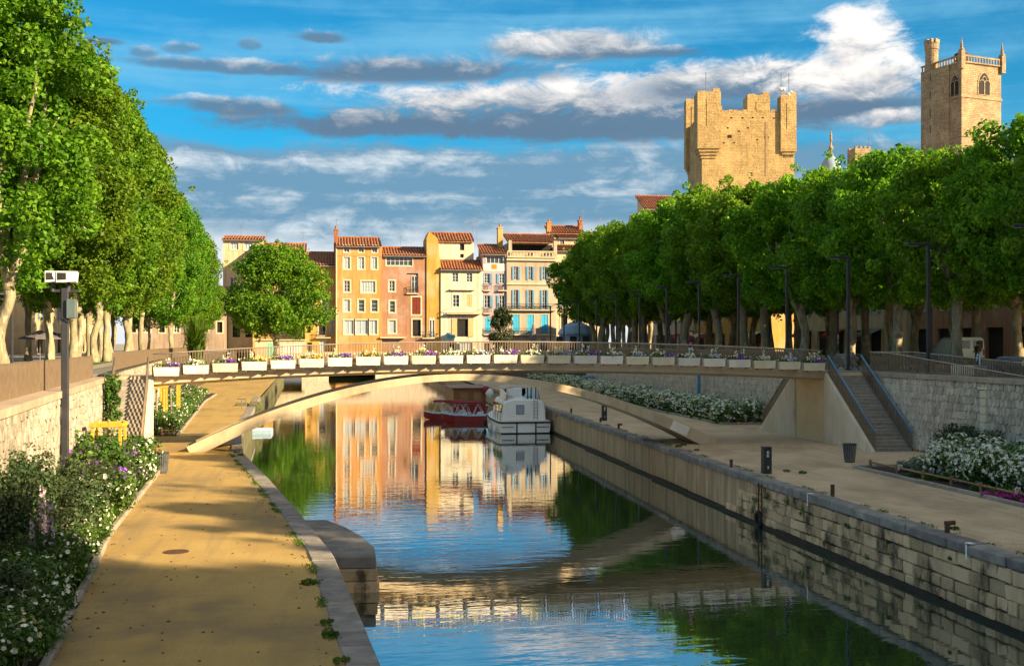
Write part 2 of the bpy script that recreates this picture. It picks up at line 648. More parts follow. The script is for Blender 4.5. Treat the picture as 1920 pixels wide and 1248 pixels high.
M['sand'] = sandmat('sand_path', (0.46, 0.305, 0.095), (0.38, 0.245, 0.075), (0.235, 0.165, 0.075), (0.29, 0.195, 0.075), 0.8)
M['sand_r'] = sandmat('sand_path_pale', (0.70, 0.50, 0.305), (0.56, 0.395, 0.23), (0.40, 0.285, 0.17), (0.44, 0.315, 0.185), 0.8)  # paler, warmer copy of the sand, standing in for missing fill light
M['paving'] = mat('promenade_paving', (0.33, 0.28, 0.22), (0.27, 0.23, 0.18), 1.2, 0.9, 0.2, 30)
M['soil'] = mat('bed_soil', (0.06, 0.04, 0.025), (0.035, 0.024, 0.016), 3, 0.95, 0.6, 30)
M['lawn'] = mat('lawn', (0.05, 0.11, 0.015), (0.08, 0.14, 0.02), 3, 0.95, 0.6, 40)
M['kerb'] = mat('kerb_stone', (0.36, 0.31, 0.25), (0.27, 0.23, 0.18), 4, 0.9, 0.3, 25, objvar=0.12)
M['coping'] = mat('grey_coping_stone', (0.27, 0.24, 0.21), (0.17, 0.15, 0.13), 1.6, 0.9, 0.5, 14, objvar=0.16, c3=(0.36, 0.32, 0.26), s3=1.1, t3=(0.52, 0.7))
M['coping_w'] = mat('warm_coping_stone', (0.42, 0.33, 0.235), (0.34, 0.26, 0.18), 2, 0.9, 0.3, 18, objvar=0.1)
M['block'] = mat('quay_block', (0.63, 0.44, 0.25), (0.45, 0.31, 0.17), 1.1, 0.95, 0.8, 7, objvar=0.30, c3=(0.085, 0.07, 0.04), s3=1.1, t3=(0.50, 0.66), dist=0.07, stretch=(1, 1, 0.55))
M['mortar'] = mat('quay_mortar', (0.14, 0.10, 0.065), (0.07, 0.055, 0.035), 2, 0.95, 0.4, 12)
M['render_wall'] = mat('stained_quay_render', (0.56, 0.39, 0.225), (0.33, 0.23, 0.125), 1.0, 0.95, 0.5, 6, stretch=(1, 2.6, 0.28), c3=(0.40, 0.20, 0.08), s3=0.7, t3=(0.56, 0.74))
M['wetline'] = mat('wet_algae_band', (0.008, 0.008, 0.006), (0.018, 0.018, 0.009), 3, 0.6, 0.3, 10)
M['rubble'] = mat('rubble_stone', (0.58, 0.47, 0.35), (0.40, 0.325, 0.24), 1.8, 0.95, 0.5, 14, objvar=0.2, c3=(0.60, 0.52, 0.39), s3=1.7, t3=(0.5, 0.66))
M['rubble_w'] = mat('warm_rubble_stone', (0.36, 0.315, 0.245), (0.22, 0.19, 0.145), 1.8, 0.95, 0.5, 14, objvar=0.2, c3=(0.46, 0.41, 0.33), s3=1.7, t3=(0.5, 0.66))
M['joint'] = mat('dark_joint', (0.10, 0.088, 0.072), (0.06, 0.052, 0.042), 3, 0.95)
M['joint_w'] = mat('warm_joint', (0.09, 0.075, 0.055), (0.06, 0.05, 0.035), 3, 0.95)
M['concrete'] = mat('bridge_concrete', (0.58, 0.46, 0.30), (0.50, 0.385, 0.24), 0.9, 0.8, 0.15, 12, c3=(0.36, 0.27, 0.16), s3=0.9, t3=(0.50, 0.74), stretch=(1, 1, 0.35))
M['concrete_w'] = mat('white_concrete', (0.80, 0.67, 0.50), (0.69, 0.56, 0.39), 1.1, 0.85, 0.2, 14, c3=(0.47, 0.37, 0.23), s3=0.7, t3=(0.55, 0.75), stretch=(1, 1, 0.4))
M['beige'] = mat('beige_abutment', (0.76, 0.57, 0.33), (0.68, 0.49, 0.27), 0.9, 0.85, 0.1, 14)
M['boxwhite'] = mat('planter_white', (0.78, 0.72, 0.61), (0.68, 0.61, 0.49), 1.6, 0.6, objvar=0.10, c3=(0.52, 0.46, 0.36), s3=1.9, t3=(0.58, 0.75))
M['boxcream'] = mat('planter_cream', (0.74, 0.66, 0.46), (0.64, 0.56, 0.37), 1.6, 0.6, objvar=0.06, c3=(0.5, 0.43, 0.3), s3=1.9, t3=(0.58, 0.75))
M['bronze'] = mat('bronze_railing', (0.25, 0.18, 0.115), (0.19, 0.135, 0.085), 3, 0.55, metal=0.3)
M['bronze_l'] = mat('pale_handrail', (0.45, 0.38, 0.30), (0.38, 0.32, 0.25), 2, 0.45, metal=0.3)
M['blue_rail'] = mat('blue_handrail', (0.10, 0.27, 0.45), (0.08, 0.22, 0.38), 2, 0.35, spec=0.5)
M['darkmetal'] = mat('dark_grey_metal', (0.055, 0.058, 0.065), (0.04, 0.042, 0.05), 2, 0.5, metal=0.4)
M['steel'] = mat('grey_steel', (0.28, 0.29, 0.31), (0.2, 0.21, 0.23), 2, 0.4, metal=0.6)
M['rust'] = mat('rusty_iron', (0.12, 0.06, 0.035), (0.07, 0.035, 0.02), 6, 0.8, 0.3, 30)
M['white'] = mat('white_paint', (0.78, 0.78, 0.76), (0.72, 0.72, 0.70), 1, 0.5)
M['gel'] = mat('boat_white', (0.86, 0.84, 0.78), (0.78, 0.75, 0.68), 0.8, 0.3, spec=0.5)
M['black'] = mat('black_rubber', (0.012, 0.012, 0.014), (0.02, 0.02, 0.02), 3, 0.6)
M['red'] = mat('boat_red', (0.28, 0.010, 0.012), (0.22, 0.008, 0.01), 1, 0.3, spec=0.5)
M['redcloth'] = mat('red_awning', (0.26, 0.012, 0.03), (0.2, 0.01, 0.02), 2, 0.8)
M['paleblue'] = mat('pale_blue_cover', (0.55, 0.70, 0.78), (0.44, 0.62, 0.72), 2, 0.6)
M['wood'] = mat('varnished_wood', (0.28, 0.12, 0.04), (0.2, 0.08, 0.025), 2, 0.5, stretch=(1, 6, 6))
M['logwood'] = mat('log_wood', (0.34, 0.20, 0.11), (0.24, 0.135, 0.07), 4, 0.85, 0.3, 20, objvar=0.15)
M['yellow'] = mat('yellow_timber', (0.62, 0.36, 0.035), (0.5, 0.28, 0.03), 4, 0.75, objvar=0.08)
M['bark'] = mat('plane_bark', (0.35, 0.295, 0.185), (0.18, 0.155, 0.095), 1.5, 0.95, 0.7, 5, objvar=0.12, c3=(0.45, 0.39, 0.265), s3=1.3, t3=(0.52, 0.64), dist=0.08, stretch=(1.5, 1.5, 0.6))
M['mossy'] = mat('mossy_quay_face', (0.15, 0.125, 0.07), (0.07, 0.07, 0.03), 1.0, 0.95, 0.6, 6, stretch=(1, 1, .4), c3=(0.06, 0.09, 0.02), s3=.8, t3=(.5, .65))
M['leafL'] = leafmat('plane_leaf_light', (0.078, 0.185, 0.010), (0.155, 0.275, 0.014), 0.45, 0.42)
M['leafR'] = leafmat('plane_leaf_lifted', (0.11, 0.23, 0.012), (0.195, 0.335, 0.016), 0.45, 0.45, objvar=0.16)  # leaf colour lightened to stand in for fill light on the right crowns
M['leafB'] = leafmat('bush_leaf', (0.045, 0.105, 0.015), (0.085, 0.16, 0.02), 1.5, 0.25)
M['leafG'] = leafmat('grass_blade', (0.055, 0.14, 0.012), (0.12, 0.21, 0.02), 1.5, 0.3)
M['leafD'] = leafmat('dark_shrub_leaf', (0.035, 0.068, 0.02), (0.075, 0.095, 0.04), 1.5, 0.2)
M['leafS'] = leafmat('silver_leaf', (0.14, 0.20, 0.13), (0.20, 0.25, 0.17), 1.5, 0.2)
M['conif'] = leafmat('conifer_leaf', (0.03, 0.05, 0.018), (0.05, 0.07, 0.02), 1.5, 0.15)
M['petal'] = leafmat('white_petal', (0.80, 0.79, 0.70), (0.74, 0.72, 0.60), 2, 0.2, 0.04)
M['petal_y'] = leafmat('cream_petal', (0.75, 0.66, 0.32), (0.80, 0.74, 0.5), 2, 0.2, 0.04)
M['petal_v'] = leafmat('violet_petal', (0.20, 0.05, 0.48), (0.30, 0.10, 0.55), 2, 0.2, 0.05)
M['petal_g'] = leafmat('gold_petal', (0.72, 0.42, 0.03), (0.75, 0.5, 0.1), 2, 0.2, 0.05)
M['petal_m'] = leafmat('magenta_petal', (0.50, 0.02, 0.26), (0.60, 0.06, 0.35), 2, 0.2, 0.05)
M['petal_b'] = leafmat('pale_blue_petal', (0.42, 0.46, 0.66), (0.5, 0.5, 0.72), 2, 0.2, 0.05)
M['tile'] = mat('roof_tile', (0.32, 0.125, 0.055), (0.19, 0.068, 0.035), 1.3, 0.9, 0.3, 8, stretch=(3, 0.6, 0.6), c3=(0.40, 0.22, 0.11), s3=1.6, t3=(0.52, 0.66))
M['castle'] = masonry('castle_stone', (0.52, 0.365, 0.165), (0.39, 0.265, 0.115), (0.19, 0.125, 0.055), 0.62, 0.42)
M['cathed'] = masonry('cathedral_stone', (0.43, 0.32, 0.19), (0.29, 0.21, 0.125), (0.19, 0.14, 0.085), 0.95, 0.55)
M['glass'] = glassmat('window_glass')
M['glass_l'] = glassmat('pale_window_glass', (0.30, 0.36, 0.40), 0.12)
M['dark'] = mat('dark_interior', (0.012, 0.011, 0.010), (0.02, 0.018, 0.016), 1, 0.8)
M['trim'] = mat('window_surround', (0.54, 0.45, 0.31), (0.47, 0.385, 0.25), 2, 0.85)
M['frame'] = mat('window_frame_white', (0.55, 0.55, 0.52), (0.48, 0.48, 0.45), 2, 0.6)
M['shblue'] = mat('blue_shutter', (0.13, 0.27, 0.42), (0.10, 0.22, 0.36), 2, 0.6)
M['shteal'] = mat('bright_blue_shutter', (0.05, 0.38, 0.60), (0.04, 0.33, 0.54), 2, 0.6)
M['shred'] = mat('dark_red_shutter', (0.17, 0.025, 0.012), (0.13, 0.018, 0.01), 2, 0.6)
M['shwood'] = mat('tan_shutter', (0.55, 0.38, 0.18), (0.48, 0.32, 0.15), 2, 0.6)
M['shgreen'] = mat('mint_door', (0.20, 0.55, 0.36), (0.16, 0.48, 0.30), 2, 0.6)
M['iron'] = mat('wrought_iron', (0.03, 0.03, 0.035), (0.05, 0.05, 0.05), 2, 0.6, metal=0.3)
M['skin'] = mat('skin', (0.45, 0.26, 0.18), (0.40, 0.22, 0.15), 3, 0.6)
M['maroon'] = mat('maroon_jacket', (0.10, 0.022, 0.03), (0.07, 0.016, 0.02), 5, 0.85)
M['jeans'] = mat('blue_jeans', (0.06, 0.14, 0.30), (0.045, 0.10, 0.24), 5, 0.85)
M['darkcloth'] = mat('dark_cloth', (0.02, 0.018, 0.02), (0.03, 0.025, 0.028), 5, 0.85)
M['hair'] = mat('dark_hair', (0.02, 0.012, 0.008), (0.03, 0.02, 0.012), 8, 0.7)
M['van'] = mat('van_paint', (0.42, 0.55, 0.55), (0.38, 0.50, 0.50), 1, 0.3, spec=0.5)
M['canvas'] = mat('grey_canvas', (0.16, 0.14, 0.15), (0.12, 0.105, 0.11), 2, 0.9)
M['slate'] = mat('blue_grey_dome', (0.25, 0.34, 0.42), (0.2, 0.28, 0.36), 1, 0.6)

# ================================================================ the setting
QZ = 1.9            # lower quays
PZ = 5.85           # upper promenades
EDGE_L = [(-60, 4.5), (0, 2.3), (19.5, .92), (30, .16), (37.8, -.94), (48, -2.5), (58.3, -4.2), (70, -5.2), (123, -7), (245, -9)]
KERB_L = [(-60, -2.0), (10, -4.0), (20.5, -4.8), (34.4, -6.3), (50.4, -7.2), (70, -8.9), (110, -11.5), (245, -15)]
WALL_L = [(-60, -2.5), (10, -6.6), (29.5, -8.0), (55.7, -10.5), (70, -12), (110, -15.5), (245, -19)]
EDGE_R = [(-60, 17.6), (45, 17.6), (90, 18.6), (150, 20), (260, 22)]
WALL_R = 30.2
rnd = random.Random(7)


def strip(name, fa, fb, y0, y1, z, m, n=60, kind='structure'):
    b = MB()
    ys = [y0 + (y1 - y0) * i / n for i in range(n + 1)]
    vs = []
    for y in ys:
        xa = fa(y) if callable(fa) else fa
        xb = fb(y) if callable(fb) else fb
        zz = z(y) if callable(z) else z
        vs += [(xa, y, zz), (xb, y, zz)]
    b.add(vs, [(2 * i, 2 * i + 1, 2 * i + 3, 2 * i + 2) for i in range(n)])
    return b.build(name, m, kind=kind)


eL = lambda y: lerp(EDGE_L, y)
kL = lambda y: lerp(KERB_L, y)
wL = lambda y: lerp(WALL_L, y)
eR = lambda y: lerp(EDGE_R, y)

MB().add([(-30, -120, 0), (40, -120, 0), (40, 300, 0), (-30, 300, 0)], [(0, 1, 2, 3)]).build('water', M['water'], kind='structure')
MB().add([(-30, -120, -1.6), (40, -120, -1.6), (40, 300, -1.6), (-30, 300, -1.6)], [(0, 1, 2, 3)]).build('canal_bed_ground', M['mortar'], kind='structure')
strip('path_left', wL, eL, -60, 246, QZ, M['sand'], 150)
strip('path_right', eR, WALL_R + 0.2, -60, 246, QZ, M['sand_r'], 120)
strip('promenade_left', -900, lambda y: wL(y) - 0.2, -200, 246, PZ - 0.05, M['paving'], 40)
strip('promenade_right', WALL_R + 0.1, 900, -200, 246, PZ - 0.05, M['paving'], 10)
MB().add([(-1500, 246, 5.6), (1500, 246, 5.6), (1500, 2500, 5.6), (-1500, 2500, 5.6)], [(0, 1, 2, 3)]).build('ground', M['paving'], kind='structure')
strip('lawn_left', lambda y: wL(y) - 9.5, lambda y: wL(y) - 4.0, 60, 180, PZ - 0.03, M['lawn'], 20)
strip('bed_soil_left', lambda y: wL(y) - .05, lambda y: kL(y) - .1, 8, 53, QZ + .05, M['soil'], 40)
strip('bed_soil_left_beyond_bridge', lambda y: wL(y) - .05, lambda y: kL(y) - .1, 70, 128, QZ + .05, M['soil'], 40)
strip('bed_soil_right', 23.4, WALL_R + .1, -10, 47, QZ + .05, M['soil'], 20)
strip('bed_soil_right_beyond_bridge', 26.9, WALL_R + .1, 73.5, 170, QZ + .05, M['soil'], 20)

# ---------------------------------------------------------------- right quay wall: blocks, render, coping slabs
qw = thing('quay_wall', 'long stained stone quay wall along the right bank of the canal', 'wall', (18, 60, 0))
b = MB()
for y0 in range(-60, 246, 6):
    xa, xb = eR(y0) + .10, eR(y0 + 6) + .10
    b.add([(xa, y0, -1.5), (xb, y0 + 6, -1.5), (xb, y0 + 6, 1.62), (xa, y0, 1.62)], [(3, 2, 1, 0)])
b.build('backing', M['mortar'], qw)
zc = [0.02, .40, .78, 1.20, 1.60]
for ci in range(4):
    y = 22 - rnd.random()
    while y < 47.5 - ci * 1.1:
        ln = rnd.choice([rnd.uniform(.40, .7), rnd.uniform(.6, 1.0), rnd.uniform(.9, 1.5)])
        bb = MB()
        pr = rnd.uniform(0.0, .06)
        x = eR(y)
        e = .016
        z0, z1 = zc[ci] + e, zc[ci + 1] - e
        o = [rnd.uniform(-.02, .02) for _ in range(6)]
        bb.bbox(x - pr + .02, x + .25, y + e + o[0], y + ln - e + o[1], z0 + o[2], z1 + o[3] * .6, .035)
        bb.v = [(v[0] + rnd.uniform(-.02, .025), v[1] + rnd.uniform(-.022, .022), v[2] + rnd.uniform(-.02, .02)) for v in bb.v]
        bb.build('block', M['block'], qw)
        y += ln
b = MB()
for i in range(34):
    y0 = 40.5 + i * 6
    if y0 > 240:
        break
    xa, xb = eR(y0) + .045, eR(y0 + 6) + .045
    b.add([(xa, y0, -.2), (xb, y0 + 6, -.2), (xb, y0 + 6, 1.61), (xa, y0, 1.61)], [(3, 2, 1, 0)])
b.build('rendered_face', M['render_wall'], qw)
b = MB()
for i in range(54):
    y0 = -60 + i * 6
    b.box(eR(y0 + 3) - .13, eR(y0 + 3) + .05, y0, y0 + 5.99, -.4, .14 + .03 * math.sin(i * 2.1))
b.build('waterline_ledge', M['wetline'], qw)
y = 18.0
while y < 150:
    ln = rnd.uniform(1.1, 1.9)
    x = eR(y + ln / 2)
    dx = rnd.uniform(-.035, .035)
    sk = (eR(y + ln) - eR(y))
    bb = MB()
    bb.bbox(x - .07 + dx, x + .55 + dx, y + .012, y + ln - .012, 1.625, 1.93 + rnd.uniform(-.015, .02), .04)
    bb.v = [(v[0] + rnd.uniform(-.018, .018), v[1] + rnd.uniform(-.008, .008), v[2] + rnd.uniform(-.012, .012)) for v in bb.v]
    bb.build('coping_slab', M['coping'], qw)
    y += ln
# moss tufts and painted mooring marks on the wall face
MOSS = [(29.6, 1.35), (31.2, .4), (34.6, .45), (37.8, .38), (39.7, 1.2), (41.2, 1.35), (42.2, 1.1), (43.2, 1.3), (44.3, 1.0), (44.8, .5), (33.2, 1.2), (36.0, 1.25)]


def leaf_cloud(b, c, r, n, size, rg, flat=1.0, squash=(1, 1, 1)):
    for _ in range(n):
        d = Vector((rg.gauss(0, 1), rg.gauss(0, 1), rg.gauss(0, 1))).normalized()
        p = Vector(c) + Vector((d.x * squash[0], d.y * squash[1], d.z * squash[2])) * r * rg.uniform(.35, 1)
        leaf(b, p, (d + Vector((rg.uniform(-.7, .7), rg.uniform(-.7, .7), rg.uniform(-.3, .9)))), size * rg.uniform(.7, 1.3), rg)


def leaf(b, p, nrm, s, rg, w=.62):
    nrm = nrm.normalized()
    t = Vector((rg.gauss(0, 1), rg.gauss(0, 1), rg.gauss(0, 1)))
    t = (t - nrm * t.dot(nrm)).normalized()
    q = nrm.cross(t)
    b.add([p - t * s * .5, p + q * s * w * .5, p + t * s * .6, p - q * s * w * .5], [(0, 1, 2, 3)])


for i, (y, z) in enumerate(MOSS):
    b = MB()
    q_ = rnd.uniform(.10, .34) * (1 if y > 38 else .6)
    leaf_cloud(b, (eR(y) - .01, y, z), q_, int(40 + 300 * q_), .06, rnd, squash=(.22, rnd.uniform(.8, 1.8), rnd.uniform(.6, 1.5)))
    b.build('moss_tuft', M['leafB'], qw, kind='stuff')
for y in (28.6, 39.0):
    b = MB()
    x = eR(y)
    b.box(x - .10, x + .10, y - .14, y + .14, 1.955, 1.960)
    b.box(x - .118, x - .112, y - .035, y + .035, 1.50, 1.93)
    b.build('painted_mark', M['white'], qw)

# ---------------------------------------------------------------- left quay wall: coping slabs and the stone nib
lw = thing('quay_wall', 'grey stone quay edge curving along the sandy left bank', 'wall', (0, 30, 0))
b = MB()
for i in range(100):
    y0 = -60 + i * 3
    if y0 > 240:
        break
    xa, xb = eL(y0) - .05, eL(y0 + 3) - .05
    b.add([(xa, y0, -1.5), (xb, y0 + 3, -1.5), (xb, y0 + 3, 1.65), (xa, y0, 1.65)], [(0, 1, 2, 3)])
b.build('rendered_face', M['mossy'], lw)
y = 14.0
while y < 120:
    ln = rnd.uniform(.9, 1.6)
    xa, xb = eL(y), eL(y + ln)
    z1 = 1.93 + rnd.uniform(-.012, .015)
    bb = MB()
    e = .012
    wd = .62 + rnd.uniform(-.03, .03)
    bv = .03
    pts = [(xa - wd, y + e), (xa, y + e), (xb, y + ln - e), (xb - wd, y + ln - e)]
    pin = [(xa - wd + bv, y + e + bv), (xa - bv, y + e + bv), (xb - bv, y + ln - e - bv), (xb - wd + bv, y + ln - e - bv)]
    bb.add([(p[0], p[1], 1.55) for p in pts] + [(p[0], p[1], z1 - bv) for p in pts] + [(p[0], p[1], z1) for p in pin],
           [(8, 9, 10, 11), (3, 2, 1, 0)] + [(i, (i + 1) % 4, 4 + (i + 1) % 4, 4 + i) for i in range(4)] + [(4 + i, 4 + (i + 1) % 4, 8 + (i + 1) % 4, 8 + i) for i in range(4)])
    bb.build('coping_slab', M['coping'], lw)
    y += ln
nib = thing('stone_buttress', 'low weathered stone buttress jutting from the left quay into the water', 'buttress', (.6, 37, 0))
ny = [(34.0, -.3, 1.5), (35.6, -.5, 1.52), (37.4, -.8, 1.25), (39.4, -1.2, .75), (41.3, -1.6, .05)]
cz = [-1.2, .34, .72, 1.1]
for i in range(4):
    (ya, la, ra), (yb, lb, rb) = ny[i], ny[i + 1]
    for ci in range(3):
        e = .012
        in_ = .04 * (2 - ci) if ci < 2 else 0
        bb = MB()
        tp = -.10 if (ci == 2 and i == 0) else 0
        top = cz[ci + 1] - e
        pl = [(la, ya + e - tp), (ra + .05 * (1 - ci), ya + e), (rb + .05 * (1 - ci), yb - e), (lb, yb - e)]
        pi = [(pl[0][0] + .03, pl[0][1] + .03), (pl[1][0] - .05, pl[1][1] + .05), (pl[2][0] - .05, pl[2][1] - .03), (pl[3][0] + .03, pl[3][1] - .03)]
        bb.add([(p[0], p[1], cz[ci] + e) for p in pl] + [(p[0], p[1], top - .05) for p in pl] + [(p[0], p[1], top) for p in pi],
               [(8, 9, 10, 11), (3, 2, 1, 0)] + [(k, (k + 1) % 4, 4 + (k + 1) % 4, 4 + k) for k in range(4)] + [(4 + k, 4 + (k + 1) % 4, 8 + (k + 1) % 4, 8 + k) for k in range(4)])
        bb.build('block', M['coping'] if ci == 2 else M['block'], nib)


# ---------------------------------------------------------------- kerbs
def kerb(label, f, y0, y1, side=1, name='kerb', step=1.0):
    k = thing(name, label, 'kerb', (f(y0), y0, QZ))
    y = y0
    while y < y1:
        ln = min(step * rnd.uniform(.92, 1.08), max(y1 - y, .3))
        xa, xb = f(y), f(y + ln)
        bb = MB()
        e, w, h = .008, .16, QZ + .15 + rnd.uniform(-.012, .012)
        bv = .025
        pl = [(xa - w / 2, y + e), (xa + w / 2, y + e), (xb + w / 2, y + ln - e), (xb - w / 2, y + ln - e)]
        pi = [(pl[0][0] + bv, pl[0][1] + .01), (pl[1][0] - bv, pl[1][1] + .01), (pl[2][0] - bv, pl[2][1] - .01), (pl[3][0] + bv, pl[3][1] - .01)]
        bb.add([(p[0], p[1], QZ - .05) for p in pl] + [(p[0], p[1], h - bv) for p in pl] + [(p[0], p[1], h) for p in pi],
               [(8, 9, 10, 11)] + [(q, (q + 1) % 4, 4 + (q + 1) % 4, 4 + q) for q in range(4)] + [(4 + q, 4 + (q + 1) % 4, 8 + (q + 1) % 4, 8 + q) for q in range(4)])
        bb.build('kerb_stone', M['kerb'], k)
        y += ln
    return k


kerb('stone kerb between the sandy left path and its flower bed', kL, 12, 50)
kerb('stone kerb of the left flower bed beyond the footbridge', kL, 70, 125, step=2.0)
kr = kerb('pale stone kerb of the right flower bed below the stairs', lambda y: 23.3 + .012 * (47 - y), 22, 47, step=1.4)
for i in range(5):
    MB().bbox(23.5 + i * 1.35, 23.5 + i * 1.35 + 1.33, 46.95, 47.10, QZ - .05, QZ + .15, .02).build('kerb_stone', M['kerb'], kr)
kr2 = kerb('pale stone kerb of the right flower bed beyond the footbridge', lambda y: 26.8, 73.5, 150, step=2.2)
for i in range(2):
    MB().bbox(26.9 + i * 1.55, 26.9 + i * 1.55 + 1.53, 73.4, 73.55, QZ - .05, QZ + .15, .02).build('kerb_stone', M['kerb'], kr2)


# ---------------------------------------------------------------- rubble retaining walls
def rubble(parent, p0, t, L, z0, z1, nrm, sw, sh, m, nmax, near_first=True, relief=.07):
    """irregular six-sided stones set proud of dark joints; the nmax nearest are single parts"""
    t, nrm = Vector(t).normalized(), Vector(nrm).normalized()
    p0 = Vector(p0)
    cells = []
    nr = max(1, int((z1 - z0) / (sh * .75)))
    nc = int(L / sw)
    dz, ds = (z1 - z0) / (nr * .75 + .0), L / nc
    rg = random.Random(int(L * 10))
    grid = {}
    def jit(i, j):
        if (i, j) not in grid:
            grid[i, j] = (rg.uniform(-.20, .20) * ds, rg.uniform(-.13, .13) * dz)
        return grid[i, j]
    rest = MB()
    k = 0
    for c in range(nc):
        for r in range(nr):
            oc = .5 * (r % 2)
            base = (c + oc) * 2
            # corner lattice shared by neighbours, so joints stay even
            cor = [(base - 1, r * 3 + 1), (base, r * 3), (base + 1, r * 3 + 1), (base + 1, r * 3 + 3), (base, r * 3 + 4), (base - 1, r * 3 + 3)]
            pts = []
            for (i, j) in cor:
                jx, jz = jit(round(i * 2), j)
                pts.append((i / 2 * ds + jx, j * dz / 4 + jz))
            cx = sum(p[0] for p in pts) / 6
            czz = sum(p[1] for p in pts) / 6
            ins = [(cx + (p[0] - cx) * .92, czz + (p[1] - czz) * .94) for p in pts]
            top = [(cx + (p[0] - cx) * .80, czz + (p[1] - czz) * .84) for p in pts]
            h = relief * rg.uniform(.6, 1.2)
            def P3(p, d):
                zc_ = min(max(z0 + p[1], z0 - .05), z1)
                return p0 + t * min(max(p[0], 0), L) + nrm * d + Vector((0, 0, zc_ - p0.z))
            vs = [P3(p, 0) for p in ins] + [P3(p, h * .7) for p in ins] + [P3(p, h) for p in top]
            fs = [(i, (i + 1) % 6, 6 + (i + 1) % 6, 6 + i) for i in range(6)] + [(6 + i, 6 + (i + 1) % 6, 12 + (i + 1) % 6, 12 + i) for i in range(6)] + [tuple(range(12, 18))]
            if k < nmax:
                MB().add(vs, fs).build('stone', m, parent)
                k += 1
            else:
                rest.add(vs, fs)
    if rest.f:
        rest.build('stones', m, parent, kind='stuff')


rw = thing('retaining_wall', 'grey rubble stone retaining wall beside the right stairs under the promenade', 'wall', (WALL_R, 50, QZ))
MB().box(WALL_R, WALL_R + .5, 30, 246, QZ - .3, PZ - .12).build('core', M['joint'], rw)
rubble(rw, (WALL_R, 44.2, QZ), (0, 1, 0), 14.5, QZ, PZ - .2, (-1, 0, 0), .30, .46, M['rubble'], 290)
rubble(rw, (WALL_R, 69, QZ), (0, 1, 0), 60, QZ, PZ - .2, (-1, 0, 0), .40, .50, M['rubble'], 0)
for i in range(18):
    y0 = 36 + i * 1.36
    MB().bbox(WALL_R - .16, WALL_R + .55, y0 + .006, y0 + 1.354, PZ - .2, PZ + .05, .02).build('coping_slab', M['coping_w'], rw)
MB().box(WALL_R - .14, WALL_R + .55, 63.6, 200, PZ - .2, PZ + .05).build('coping_strip', M['coping_w'], rw)
for i in range(9):
    MB().bbox(WALL_R - .13, WALL_R, 47.6, 48.05, QZ + .38 * i + .01, QZ + .38 * i + .37, .02).build('pilaster_block', M['concrete_w'], rw)
MB().bbox(WALL_R - .18, WALL_R, 47.45, 48.2, QZ + 3.43, QZ + 3.55, .02).build('pilaster_cap', M['concrete_w'], rw)

lwl = thing('retaining_wall', 'sunlit pale rubble retaining wall above the left flower bed', 'wall', (-9, 40, QZ))
for (ya, yb, nm) in ((12, 29.5, 40), (29.5, 55.7, 110)):
    pa, pb = Vector((wL(ya), ya, QZ)), Vector((wL(yb), yb, QZ))
    t = (pb - pa)
    L = t.length
    t.normalize()
    nrm = Vector((t.y, -t.x, 0))
    b = MB()
    q = -nrm * .6
    vs = [pa, pb, pb + q, pa + q]
    b.add([(v.x, v.y, QZ - .3) for v in vs] + [(v.x, v.y, PZ - .15) for v in vs], [(4, 5, 6, 7), (0, 1, 5, 4), (1, 2, 6, 5), (2, 3, 7, 6), (3, 0, 4, 7)][::1])
    b.build('core', M['joint_w'], lwl)
    rubble(lwl, pa, t, L, QZ, PZ - .2, nrm, .42, .42, M['rubble_w'], nm)
    n = int(L / 1.5)
    for i in range(n):
        a = pa + t * (L / n * i + .006) + nrm * .14
        c = pa + t * (L / n * (i + 1) - .006) + nrm * .14
        d, e = c - nrm * .75, a - nrm * .75
        bb = MB()
        z0, z1 = PZ - .2, PZ + .03
        bb.add([(v.x, v.y, z0) for v in (a, c, d, e)] + [(v.x, v.y, z1) for v in (a, c, d, e)], [(4, 5, 6, 7), (0, 1, 5, 4), (1, 2, 6, 5), (2, 3, 7, 6), (3, 0, 4, 7), (3, 2, 1, 0)])
        bb.build('coping_slab', M['coping_w'], lwl)
lw2 = thing('retaining_wall', 'pale stone retaining wall of the left promenade beyond the footbridge', 'wall', (-14, 100, QZ))
for (ya, yb) in ((59.4, 70), (70, 110), (110, 246)):
    pa, pb = Vector((wL(ya), ya, QZ)), Vector((wL(yb), yb, QZ))
    t = (pb - pa)
    L = t.length
    t.normalize()
    nrm = Vector((t.y, -t.x, 0))
    q = -nrm * .6
    b = MB()
    vs = [pa, pb, pb + q, pa + q]
    b.add([(v.x, v.y, QZ - .3) for v in vs] + [(v.x, v.y, PZ + .05) for v in vs], [(4, 5, 6, 7), (0, 1, 5, 4), (1, 2, 6, 5), (2, 3, 7, 6), (3, 0, 4, 7)])
    b.build('core', M['joint_w'], lw2)
    if yb <= 110:
        rubble(lw2, pa, t, L, QZ, PZ, nrm, .5, .5, M['rubble_w'], 0)

